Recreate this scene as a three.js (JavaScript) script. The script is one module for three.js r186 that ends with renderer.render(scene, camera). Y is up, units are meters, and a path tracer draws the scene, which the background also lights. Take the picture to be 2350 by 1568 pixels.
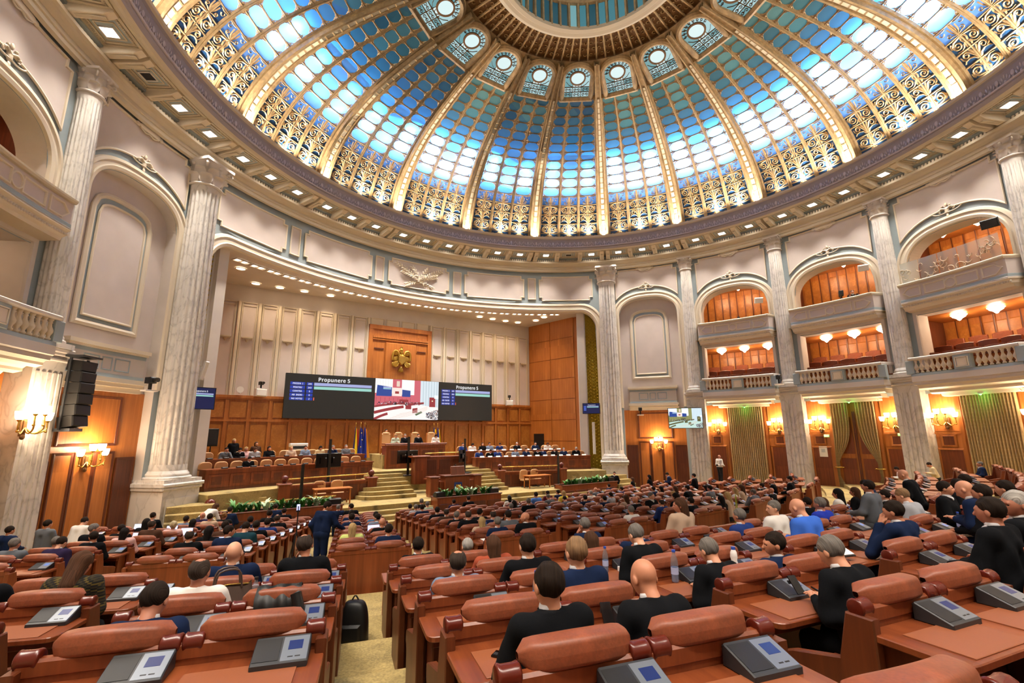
import * as THREE from 'three';
import { mergeGeometries, toCreasedNormals } from 'three/addons/utils/BufferGeometryUtils.js';
import { RectAreaLightUniformsLib } from 'three/addons/lights/RectAreaLightUniformsLib.js';

// ---------- camera, exposure ----------
const scene = new THREE.Scene();
const camera = new THREE.PerspectiveCamera(72.44, 2350 / 1568, 0.05, 200);
camera.rotation.order = 'YXZ';
camera.position.set(-12.016, 4.0, 11.715);
camera.rotation.set(0.1982, -0.5826, -0.0064);
scene.add(camera);
const renderer = new THREE.WebGLRenderer({ antialias: true });
renderer.toneMapping = THREE.LinearToneMapping;
renderer.toneMappingExposure = 1.0;
renderer.shadowMap.enabled = true;
scene.background = new THREE.Color(0x000000);
RectAreaLightUniformsLib.init();
const WARM = 0xffdfb8, NEUTRAL = 0xfff3e4, COOL = 0xf2f4ff;
const LIGHT = { ring: 125, stage: 74, dome: 680, cove: 85, sconce: 14, box: 8, oculus: 0.8 };

// ---------- helpers ----------
let seed = 20240611;
const rnd = () => { seed = (seed + 0x6d2b79f5) | 0; let t = Math.imul(seed ^ (seed >>> 15), 1 | seed); t = (t + Math.imul(t ^ (t >>> 7), 61 | t)) ^ t; return ((t ^ (t >>> 14)) >>> 0) / 4294967296; };
const rr = (a, b) => a + (b - a) * rnd();
const D2R = Math.PI / 180;
const V = (x, y, z) => new THREE.Vector3(x, y, z);
const P = (R, az, y) => V(R * Math.sin(az * D2R), y, -R * Math.cos(az * D2R));   // hall axis at the origin, az 0 towards the stage
const ZC = -32;                                                                    // the seating arcs turn about (0, ZC)
const Q = (r, ph, y = 0) => V(r * Math.sin(ph * D2R), y, ZC + r * Math.cos(ph * D2R));
const floorY = r => (r > 35 ? 2.04 - 0.145 * (43.1 - r) : 0.866 - 0.09 * (35 - Math.max(r, 23)));
const lerp = (a, b, t) => a + (b - a) * t;
const used = {};
const numbered = n => { const k = used[n] = (used[n] ?? -1) + 1; return k ? n + '_' + String(k).padStart(3, '0') : n; };

function uvBox(g) {               // uv in metres, from the face the normal points at
  const p = g.attributes.position, n = g.attributes.normal, uv = new Float32Array(p.count * 2);
  for (let i = 0; i < p.count; i += 3) {
    let nx = 0, ny = 0, nz = 0;
    for (let k = 0; k < 3; k++) { nx += n.getX(i + k); ny += n.getY(i + k); nz += n.getZ(i + k); }
    nx = Math.abs(nx); ny = Math.abs(ny); nz = Math.abs(nz);
    for (let k = 0; k < 3; k++) {
      const j = i + k, x = p.getX(j), y = p.getY(j), z = p.getZ(j);
      if (ny >= nx && ny >= nz) { uv[2 * j] = x; uv[2 * j + 1] = z; }
      else if (nx > nz) { uv[2 * j] = z; uv[2 * j + 1] = y; } else { uv[2 * j] = x; uv[2 * j + 1] = y; }
    }
  }
  g.setAttribute('uv', new THREE.BufferAttribute(uv, 2));
}
function flat(g, keepUV) {
  let o = g.index ? g.toNonIndexed() : g;
  if (!o.attributes.normal) o.computeVertexNormals();
  for (const k of Object.keys(o.attributes)) if (!['position', 'normal', 'uv', 'color'].includes(k)) o.deleteAttribute(k);
  if (!(keepUV && o.attributes.uv)) uvBox(o);
  return o;
}
const G = (...gs) => { const a = gs.flat(9).filter(Boolean).map(g => flat(g, g.userData.keepUV)); return a.length > 1 ? mergeGeometries(a) : a[0]; };
const at = (g, x = 0, y = 0, z = 0, ry = 0, rx = 0, rz = 0) => { if (rz) g.rotateZ(rz); if (rx) g.rotateX(rx); if (ry) g.rotateY(ry); return g.translate(x, y, z); };
const bx = (w, h, d, x = 0, y = 0, z = 0, ry = 0, rx = 0, rz = 0) => at(new THREE.BoxGeometry(w, h, d), x, y, z, ry, rx, rz);
const cy = (r0, r1, h, x = 0, y = 0, z = 0, s = 12, open = false) => new THREE.CylinderGeometry(r1, r0, h, s, 1, open).translate(x, y + h / 2, z);   // r0 at the foot
const sp = (r, x, y, z, sx = 1, sy = 1, sz = 1, ws = 12, hs = 8) => new THREE.SphereGeometry(r, ws, hs).scale(sx, sy, sz).translate(x, y, z);
const lathe = (pts, s = 16, x = 0, y = 0, z = 0) => new THREE.LatheGeometry(pts.map(p => new THREE.Vector2(p[0], p[1])), s).translate(x, y, z);
function cbx(w, h, d, b, x = 0, y = 0, z = 0, ry = 0, rx = 0, rz = 0) {   // box with chamfered long edges
  const s = new THREE.Shape(), a = w / 2 - b, c = h / 2 - b;
  s.moveTo(-a, -c); s.lineTo(a, -c); s.lineTo(a, c); s.lineTo(-a, c);
  const g = new THREE.ExtrudeGeometry(s, { depth: d - 2 * b, bevelEnabled: true, bevelThickness: b, bevelSize: b, bevelSegments: 1 }).translate(0, 0, -d / 2 + b);
  return at(g, x, y, z, ry, rx, rz);
}
function ext(pts, depth, bevel = 0, curve = 8, holes = []) {
  const s = Array.isArray(pts) ? new THREE.Shape(pts.map(p => new THREE.Vector2(p[0], p[1]))) : pts;
  for (const h of holes) s.holes.push(new THREE.Path(h.map(p => new THREE.Vector2(p[0], p[1]))));
  return new THREE.ExtrudeGeometry(s, { depth, bevelEnabled: bevel > 0, bevelThickness: bevel, bevelSize: bevel, bevelSegments: 1, curveSegments: curve });
}
function fromTris(pos) { const g = new THREE.BufferGeometry(); g.setAttribute('position', new THREE.Float32BufferAttribute(pos, 3)); g.computeVertexNormals(); return g; }
const quad = (o, a, b, c, d) => o.push(a.x, a.y, a.z, b.x, b.y, b.z, c.x, c.y, c.z, a.x, a.y, a.z, c.x, c.y, c.z, d.x, d.y, d.z);
// a surface over a grid of points f(i, j); smooth
function gridSurf(nu, nv, f, closeU = false) {
  const pos = [], uv = [], idx = [];
  for (let j = 0; j <= nv; j++) for (let i = 0; i <= nu; i++) { const p = f(i / nu, j / nv); pos.push(p.x, p.y, p.z); uv.push(i / nu, j / nv); }
  for (let j = 0; j < nv; j++) for (let i = 0; i < nu; i++) { const a = j * (nu + 1) + i, b = a + 1, c = a + nu + 1, d = c + 1; idx.push(a, b, d, a, d, c); }
  const g = new THREE.BufferGeometry(); g.setAttribute('position', new THREE.Float32BufferAttribute(pos, 3)); g.setAttribute('uv', new THREE.Float32BufferAttribute(uv, 2)); g.setIndex(idx); g.computeVertexNormals();
  return g;
}
// profile [[R, y], ...] turned about the hall axis from az0 to az1, creased between profile segments
function ring(prof, az0, az1, n) {
  const out = [];
  for (let k = 0; k + 1 < prof.length; k++) {
    const [Ra, ya] = prof[k], [Rb, yb] = prof[k + 1];
    out.push(gridSurf(n, 1, (u, v) => P(lerp(Ra, Rb, v), lerp(az0, az1, u), lerp(ya, yb, v))));
  }
  return G(out);
}
// a profile [[across, out], ...] carried along points with outward normals
function sweep(pts, nors, prof, closed = false, ups = null) {
  const n = pts.length, rows = [];
  for (let i = 0; i < n; i++) {
    const a = pts[closed ? (i + n - 1) % n : Math.max(i - 1, 0)], b = pts[closed ? (i + 1) % n : Math.min(i + 1, n - 1)];
    const t1 = pts[i].clone().sub(a), t2 = b.clone().sub(pts[i]);
    if (t1.lengthSq() < 1e-12) t1.copy(t2); if (t2.lengthSq() < 1e-12) t2.copy(t1);
    t1.normalize(); t2.normalize();
    const N = (typeof nors === 'function' ? nors(pts[i], i) : Array.isArray(nors) ? nors[i] : nors).clone().normalize();
    const s1 = t1.clone().cross(N).normalize(), s2 = t2.clone().cross(N).normalize(), s = s1.clone().add(s2);
    const k = Math.min(2, 2 / Math.max(s.lengthSq(), 0.3)); s.multiplyScalar(k);      // mitre
    rows.push(prof.map(([x, o]) => pts[i].clone().addScaledVector(s, x).addScaledVector(N, o)));
  }
  const pos = [], m = closed ? n : n - 1;
  for (let i = 0; i < m; i++) for (let k = 0; k + 1 < prof.length; k++) quad(pos, rows[i][k], rows[(i + 1) % n][k], rows[(i + 1) % n][k + 1], rows[i][k + 1]);
  return fromTris(pos);
}
const tubeOf = (pts, r, n = 5, seg = 0, closed = false) => new THREE.TubeGeometry(new THREE.CatmullRomCurve3(pts, closed), seg || pts.length * 3, r, n, closed);
const smooth = (g, a = 0.6) => toCreasedNormals(g, a);

function M(name, geos, mat, parent) {
  const g = Array.isArray(geos) ? G(geos) : (geos.index || !geos.attributes.uv || !geos.userData.ready) ? flat(geos, geos.userData.keepUV) : geos;
  g.userData.ready = true;
  const m = new THREE.Mesh(g, mat); m.name = parent ? name : numbered(name); m.castShadow = m.receiveShadow = true;
  (parent || scene).add(m); return m;
}
const done = g => { g = flat(g, g.userData.keepUV); g.userData.ready = true; return g; };
function tag(o, label, category, group, kind) { o.userData = {}; if (label) o.userData.label = label; if (category) o.userData.category = category; if (group) o.userData.group = group; if (kind) o.userData.kind = kind; return o; }
function T(name, label, category, group, x = 0, y = 0, z = 0, ry = 0) { const o = new THREE.Group(); o.name = numbered(name); o.position.set(x, y, z); o.rotation.y = ry; scene.add(o); return tag(o, label, category, group); }
function S(name, label, category) { const o = new THREE.Group(); o.name = numbered(name); scene.add(o); return tag(o, label, category, null, 'structure'); }
function copyOf(o, label, group) { const c = o.clone(); c.name = numbered(o.userData.base || o.name); scene.add(c); if (label) c.userData.label = label; if (group) c.userData.group = group; return c; }
function lamp(kind, color, intensity, x, y, z, tx, ty, tz, angle = 1, pen = 0.6, radius = 6) {
  let l;
  if (kind === 'spot') { l = new THREE.SpotLight(color, intensity, 0, angle, pen, 2); l.target.position.set(tx, ty, tz); scene.add(l.target); }
  else l = new THREE.PointLight(color, intensity, 0, 2);
  l.position.set(x, y, z); l.castShadow = true; l.shadow.radius = radius; scene.add(l); return l;
}
function area(color, intensity, w, h, pos, look) { const l = new THREE.RectAreaLight(color, intensity, w, h); l.position.copy(pos); l.lookAt(look); scene.add(l); return l; }

// ---------- textures ----------
const NZ = 256, lat = new Float32Array(NZ * NZ); for (let i = 0; i < NZ * NZ; i++) lat[i] = rnd();
const vn = (x, y, per) => { const xi = Math.floor(x), yi = Math.floor(y), fx = x - xi, fy = y - yi, sx = fx * fx * (3 - 2 * fx), sy = fy * fy * (3 - 2 * fy), w = v => ((v % per) + per) % per; const L = (a, b) => lat[w(b) * NZ + w(a)]; return lerp(lerp(L(xi, yi), L(xi + 1, yi), sx), lerp(L(xi, yi + 1), L(xi + 1, yi + 1), sx), sy); };
const fbm = (x, y, per, o = 4) => { let s = 0, a = 0.5, t = 0; for (let i = 0; i < o; i++) { s += a * vn(x, y, per); t += a; x *= 2; y *= 2; per *= 2; a /= 2; if (per > 256) break; } return s / t; };
function tex(w, h, f, rx = 1, ry = 1, srgb = true) {
  const d = new Uint8Array(w * h * 4);
  for (let j = 0; j < h; j++) for (let i = 0; i < w; i++) { const c = f(i / w, j / h), k = 4 * (j * w + i); d[k] = c[0]; d[k + 1] = c[1] ?? c[0]; d[k + 2] = c[2] ?? c[0]; d[k + 3] = 255; }
  const t = new THREE.DataTexture(d, w, h); t.wrapS = t.wrapT = THREE.RepeatWrapping; t.magFilter = THREE.LinearFilter; t.minFilter = THREE.LinearMipmapLinearFilter; t.generateMipmaps = true;
  if (srgb) t.colorSpace = THREE.SRGBColorSpace; t.repeat.set(rx, ry); t.needsUpdate = true; return t;
}
const shade = (base, k) => base.map(c => Math.max(0, Math.min(255, c * k)));
// long grain along v
const woodTex = (c1, c2, rx, ry, st = 1) => tex(256, 512, (u, v) => { const g = fbm(u * 24, v * 2 + 0.6 * vn(u * 4, v * 2, 4), 24, 4), w = fbm(u * 3, v * 2, 3, 3), f = vn(u * 128, v * 6, 128), k = Math.min(1, Math.max(0, 0.5 + st * (1.1 * (g - 0.5) + 0.7 * (w - 0.5) + 0.25 * (f - 0.5)))); return [lerp(c1[0], c2[0], k), lerp(c1[1], c2[1], k), lerp(c1[2], c2[2], k)]; }, rx, ry);
const honeyTex = woodTex([150, 84, 32], [204, 130, 62], 0.7, 0.35, 0.6);
const burlTex = tex(512, 512, (u, v) => { const a = fbm(u * 6 + 1.5 * fbm(u * 4, v * 4, 4), v * 5, 6, 5), b = Math.abs(vn(u * 20 + 4 * a, v * 14, 20) - 0.5) * 2, k = 0.6 * a + 0.4 * b * a + 0.12; return [lerp(148, 208, k), lerp(86, 140, k), lerp(28, 66, k)]; }, 0.8, 0.6);
const deskTex = woodTex([98, 44, 20], [150, 80, 42], 0.8, 0.5, 0.7);
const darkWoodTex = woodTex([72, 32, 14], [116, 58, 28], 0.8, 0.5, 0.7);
const marbleTex = tex(512, 512, (u, v) => { const w = fbm(u * 4, v * 4, 4, 5), s = Math.abs(vn(u * 6 + 5 * w, v * 3 + 3 * w, 6) - 0.5) * 2, t = Math.abs(vn(u * 3 + 4 * w + 9, v * 9 + 2 * w, 3) - 0.5) * 2, k = Math.pow(1 - Math.min(s, t), 7), c = fbm(u * 3, v * 3, 3, 3); const g = 1 - 0.13 * k - 0.1 * (c - 0.5); return [226 * g, 222 * g, 216 * g]; }, 0.35, 0.22);
const carpetTex = tex(512, 512, (u, v) => { const a = fbm(u * 5, v * 5, 5, 4), b = vn(u * 128, v * 128, 128), st = Math.max(0, fbm(u * 3 + 7, v * 3 + 2, 3, 4) - 0.62) * 2.2, k = 0.86 + 0.2 * (a - 0.5) + 0.2 * (b - 0.5) - 0.5 * st; return [190 * k, 166 * k, 106 * k]; }, 0.5, 0.5);
const leatherTex = tex(256, 256, (u, v) => { const a = fbm(u * 6, v * 6, 6, 4), b = vn(u * 60, v * 60, 60), k = 0.9 + 0.22 * (a - 0.5) + 0.1 * (b - 0.5); return [146 * k, 76 * k, 46 * k]; }, 2, 2);
const grainBump = tex(256, 256, (u, v) => { const k = 128 + 120 * (0.5 * vn(u * 64, v * 64, 64) + 0.5 * vn(u * 128, v * 128, 128) - 0.5); return [k, k, k]; }, 4, 4, false);
const fabricTex = tex(256, 256, (u, v) => { const k = 0.9 + 0.14 * Math.sin(u * 256 * 0.8) * Math.sin(v * 256 * 0.8) + 0.14 * (fbm(u * 8, v * 8, 8, 3) - 0.5); return shade([255, 255, 255], k * 0.92); }, 3, 3);
const plasterTex = (c) => tex(256, 256, (u, v) => shade(c, 0.97 + 0.06 * (fbm(u * 4, v * 4, 4, 5) - 0.5)), 0.4, 0.4);
const hairTex = tex(256, 128, (u, v) => { const k = 0.62 + 0.6 * fbm(u * 90, v * 3, 90, 3); return shade([255, 255, 255], k * 0.85); }, 5, 1.2);
const goldTex = tex(256, 256, (u, v) => { const a = fbm(u * 5, v * 5, 5, 5), k = 0.88 + 0.34 * (a - 0.5); return [198 * k, 168 * k, 122 * k]; }, 1.2, 1.2);

// ---------- materials ----------
const std = (color, rough = 0.6, extra = {}) => new THREE.MeshStandardMaterial({ color, roughness: rough, side: THREE.DoubleSide, ...extra });
const phy = (color, rough, extra) => new THREE.MeshPhysicalMaterial({ color, roughness: rough, side: THREE.DoubleSide, ...extra });
const glow = (c, k) => new THREE.MeshStandardMaterial({ color: 0xffffff, emissive: c, emissiveIntensity: k, roughness: 0.6, side: THREE.DoubleSide });
const mt = {
  cream: std(0xffffff, 0.7, { map: plasterTex([218, 210, 202]) }), field: std(0xffffff, 0.75, { map: plasterTex([214, 202, 196]) }),
  blue: std(0xffffff, 0.75, { map: plasterTex([160, 174, 180]) }), trim: std(0xded2bd, 0.55), trimBeige: std(0xcbbfa8, 0.6), soffit: std(0xcbbfa8, 0.65), soffitDark: std(0xa0aeb4, 0.7),
  lav: std(0x9d97a0, 0.65), lavLight: std(0xc3bcc6, 0.6),
  marble: std(0xffffff, 0.35, { map: marbleTex }),
  honey: phy(0xffffff, 0.38, { map: honeyTex }), burl: phy(0xffffff, 0.36, { map: burlTex }),
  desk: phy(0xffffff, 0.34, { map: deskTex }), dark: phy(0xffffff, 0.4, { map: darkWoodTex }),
  carpet: std(0xffffff, 0.95, { map: carpetTex }), leather: std(0xffffff, 0.48, { map: leatherTex, bumpMap: grainBump, bumpScale: 0.0006 }), inlay: std(0x8c5030, 0.5, { bumpMap: grainBump, bumpScale: 0.0005 }),
  roll: phy(0x5a1d10, 0.25, {}), seatRed: std(0x7a2c1c, 0.35), tan: std(0xc99a68, 0.5),
  gold: std(0xffffff, 0.42, { map: goldTex, metalness: 0.25 }), goldDark: std(0x6b4a26, 0.55, { metalness: 0.3 }), brass: std(0xd8b25a, 0.25, { metalness: 0.9 }), gild: std(0xc9a24a, 0.3, { metalness: 0.85 }),
  black: std(0x0b0b0c, 0.5), blackGloss: std(0x08080a, 0.2), grey: std(0x2b2d30, 0.45), silver: std(0x7e858f, 0.35, { metalness: 0.5 }), white: std(0xe8e6e2, 0.5), paper: std(0xf0eeea, 0.8),
  lattice: std(0xb99a1c, 0.5, { metalness: 0.2 }), latticeBack: std(0xb99a1c, 0.8), curtain: std(0xffffff, 0.85, { color: 0xe6c892, map: fabricTex }),
  leaf: std(0x2f6a2c, 0.5), leaf2: std(0x4a8a3a, 0.5), leafPale: std(0xb9cfae, 0.5), soil: std(0x2a1c12, 0.9), green: glow(0x35e04a, 3),
};
// ---------- floor: carpeted terraces about the seating centre ----------
const ROWS_F = Array.from({ length: 11 }, (_, i) => 34.8 - 1.07 * i);
const ROWS_B = [38.5, 39.75, 40.92, 42.02, 43.1, 44.15];
{
  const fl = S('floor', 'pale gold carpet laid over the shallow terraces of the hall', 'floor');
  const lim = r => { const c = (r * r + ZC * ZC - 18.9 * 18.9) / (64 * r); return c >= 1 ? 0 : Math.acos(Math.max(c, -1)) / D2R; };
  const rs = [...ROWS_F].reverse().concat([35.95, 37.15], ROWS_B, [45.25, 46.4, 47.5, 48.6, 49.7]);
  const slab = (ra, rb, y, yn) => {
    const o = [gridSurf(36, 2, (u, v) => { const r = lerp(ra, rb, v), m = lim(r); return Q(r, lerp(m, -m, u), y); })];
    if (yn !== undefined) { const m = lim(rb); o.push(gridSurf(36, 1, (u, v) => Q(rb, lerp(m, -m, u), lerp(y, yn, v)))); }
    return o;
  };
  let ra = 13.15;
  rs.forEach((r, i) => { const rb = i + 1 < rs.length ? r + 0.3 : 50.85; M('terrace', slab(ra, rb, floorY(r), i + 1 < rs.length ? floorY(rs[i + 1]) : undefined), mt.carpet, fl); ra = rb; });
}
// ---------- the ring wall, one bay built at az 0 and turned into place ----------
const RW = 18.65;
const W = (a, y, off = 0) => P(RW - off, a, y);                    // a point of the wall face, off metres proud of it
const wallN = p => V(-p.x, 0, -p.z).normalize();
function strip(a0, a1, n, y0, y1, off = 0) { const f = t => typeof t === 'function' ? t : () => t; const l = f(y0), h = f(y1); return gridSurf(n, 1, (u, v) => { const a = lerp(a0, a1, u); return W(a, lerp(l(a), h(a), v), off); }); }
function reveal(pts, d0, d1) { const o = []; for (let i = 0; i + 1 < pts.length; i++) quad(o, W(...pts[i], d0), W(...pts[i + 1], d0), W(...pts[i + 1], d1), W(...pts[i], d1)); return fromTris(o); }
const moulding = (pts, prof, closed = false, off = 0) => sweep(pts.map(p => W(p[0], p[1], off)), wallN, prof, closed);
const fine = (pts, step = 1.2) => { const o = []; for (let i = 0; i < pts.length; i++) { o.push(pts[i]); const b = pts[i + 1]; if (!b) break; const n = Math.max(1, Math.ceil(Math.abs(b[0] - pts[i][0]) / step)); for (let k = 1; k < n; k++) o.push([lerp(pts[i][0], b[0], k / n), lerp(pts[i][1], b[1], k / n)]); } return o; };
const BEAD = [[-0.05, 0], [-0.05, 0.03], [-0.02, 0.06], [0.03, 0.045], [0.05, 0]];
const archY = (a, h, lo, hi, e = 2.5) => lo + (hi - lo) * Math.pow(Math.max(0, 1 - Math.pow(Math.min(1, Math.abs(a) / h), e)), 1 / 2.3);
const archPts = (h, foot, lo, hi, n = 40) => { const o = [[-h, foot]]; for (let i = 0; i <= n; i++) { const a = -h * Math.cos(Math.PI * i / n); o.push([a, archY(a, h, lo, hi)]); } o.push([h, foot]); return o; };
// the cream field over an arch, with stepped upper corners
function spandrel(parent, half, top, low) {
  const c = 0.75, d = 0.28, upper = a => (half - Math.abs(a) < c ? top - d : top);
  const parts = []; for (const [p, q] of [[-half, -half + c], [-half + c, half - c], [half - c, half]]) parts.push(strip(p, q, 14, low, p === -half + c ? top : top - d, 0.035));
  M('panel_field', parts, mt.field, parent);
  const lowPts = []; for (let i = 0; i <= 24; i++) { const a = lerp(half, -half, i / 24); lowPts.push([a, low(a)]); }
  const path = fine([[-half, top - d], [-half + c, top - d], [-half + c, top], [half - c, top], [half - c, top - d], [half, top - d]]).concat(lowPts);
  M('panel_moulding', moulding(path, BEAD, true, 0.03), mt.trim, parent);
}
const ornament = (() => {       // leafy crest above an arch
  const o = [sp(0.13, 0, 0, 0, 0.8, 1.5, 0.5), sp(0.08, 0, 0.3, 0.02, 0.8, 1.3, 0.6), sp(0.06, 0, -0.28, 0.02, 1, 1.6, 0.6)];
  for (const s of [-1, 1]) {
    o.push(tubeOf([V(0, 0.05, 0.03), V(s * 0.2, 0.14, 0.05), V(s * 0.34, 0.05, 0.04), V(s * 0.28, -0.04, 0.04)], 0.04, 5), tubeOf([V(0, -0.1, 0.03), V(s * 0.25, -0.12, 0.03), V(s * 0.5, -0.06, 0.02), V(s * 0.62, 0.02, 0.02)], 0.03, 5), sp(0.05, s * 0.16, 0.24, 0.03), sp(0.05, s * 0.3, 0.08, 0.05));
  }
  return done(G(o));
})();
const cartouche = done(G(ext([[-0.55, 0], [-0.42, 0.1], [0.42, 0.1], [0.55, 0], [0.42, -0.1], [-0.42, -0.1]], 0.05, 0.02), sp(0.1, -0.58, 0, 0.03, 1, 1, 0.5), sp(0.1, 0.58, 0, 0.03, 1, 1, 0.5), tubeOf([V(-0.45, -0.1, 0.04), V(-0.2, -0.2, 0.04), V(0, -0.14, 0.05), V(0.2, -0.2, 0.04), V(0.45, -0.1, 0.04)], 0.03, 5)));
const turned = (o, az) => { o.rotation.y = -az * D2R; return o; };
// --- a bay with two tiers of boxes ---
function boxBay() {
  const b = S('wall_right', 'cream and blue-grey wall bay with an arched upper box and a lower box', 'wall');
  const h = 6.5, top = a => archY(a, h, 12.4, 13.95);
  M('plaster', [strip(-9, -h, 4, 5.9, 16.7), strip(h, 9, 4, 5.9, 16.7), strip(-h, h, 30, top, 16.7), strip(-h, h, 16, 9.9, 10.5), strip(-h, h, 12, 5.9, 7.1)], mt.blue, b);
  M('arch_lining', [reveal(archPts(h, 10.4, 12.4, 13.95), 0, -0.9), reveal(fine([[-h, 7], [-h, 9.95], [h, 9.95], [h, 7]]), 0, -0.9)], mt.cream, b);
  M('arch_moulding', moulding(archPts(h + 0.05, 10.4, 12.4, 14.0), [[0.02, 0], [0, 0.1], [-0.12, 0.13], [-0.16, 0.08], [-0.3, 0.07], [-0.34, 0.12], [-0.46, 0.1], [-0.5, 0]]), mt.trim, b);
  M('opening_frame', moulding(fine([[-h, 7], [-h, 9.95], [h, 9.95], [h, 7]]), [[0.02, 0], [0, 0.08], [-0.16, 0.08], [-0.2, 0]]), mt.cream, b);
  spandrel(b, 6.9, 16.42, a => 14.32 + 0.55 * (1 - Math.pow(Math.abs(a) / 6.9, 2)) - 0.35 * Math.pow(Math.abs(a) / 6.9, 4));
  const o1 = new THREE.Mesh(ornament, mt.trim); o1.name = 'crest'; o1.position.copy(W(0, 14.75, 0.06)); b.add(o1);
  const o2 = new THREE.Mesh(cartouche, mt.trim); o2.name = 'cartouche'; o2.position.copy(W(0, 16.42, 0.06)); b.add(o2);
  // boxes behind: wood-lined
  const Rb = 22.4, room = (y0, y1) => {
    M('box_floor', ring([[18.2, y0], [Rb, y0]], -8.6, 8.6, 10), mt.carpet, b);
    M('box_ceiling', ring([[18.7, y1], [Rb, y1]], -8.6, 8.6, 10), mt.honey, b);
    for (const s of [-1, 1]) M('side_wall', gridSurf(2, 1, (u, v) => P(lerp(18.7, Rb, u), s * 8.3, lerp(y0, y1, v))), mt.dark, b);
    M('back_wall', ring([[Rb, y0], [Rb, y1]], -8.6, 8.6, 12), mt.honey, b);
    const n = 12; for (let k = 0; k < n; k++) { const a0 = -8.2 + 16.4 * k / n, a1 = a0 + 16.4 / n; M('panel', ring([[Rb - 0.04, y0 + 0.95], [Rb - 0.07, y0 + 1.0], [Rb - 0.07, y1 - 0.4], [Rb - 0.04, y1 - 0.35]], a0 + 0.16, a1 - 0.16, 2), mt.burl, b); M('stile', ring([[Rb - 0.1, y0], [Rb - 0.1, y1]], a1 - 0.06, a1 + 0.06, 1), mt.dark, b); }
    M('rail', ring([[Rb, y0 + 0.72], [Rb - 0.12, y0 + 0.74], [Rb - 0.12, y0 + 0.86], [Rb, y0 + 0.88]], -8.6, 8.6, 12), mt.honey, b);
  };
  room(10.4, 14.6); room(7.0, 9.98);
  return b;
}
const visBays = [72, 90, 108, 126, -72];
const bay0 = turned(boxBay(), 72);
const BAYLABEL = { 72: 'next to the blind panel by the stage on the video screen side', 90: 'over the tied-back curtains', 108: 'with bust-patterned glass before the upper box', 126: 'at the far end past the glazed box', '-72': 'beside the loudspeaker column' };
for (const az of visBays.slice(1)) { const c = copyOf(bay0, 'cream and blue-grey wall bay with two tiers of boxes, ' + BAYLABEL[az].split(' ').slice(0, 6).join(' ')); c.name = numbered(az < 0 ? 'wall_left' : 'wall_right'); turned(c, az); }
bay0.userData.label = 'cream and blue-grey wall bay with two tiers of boxes, nearest the blind panel';
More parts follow.
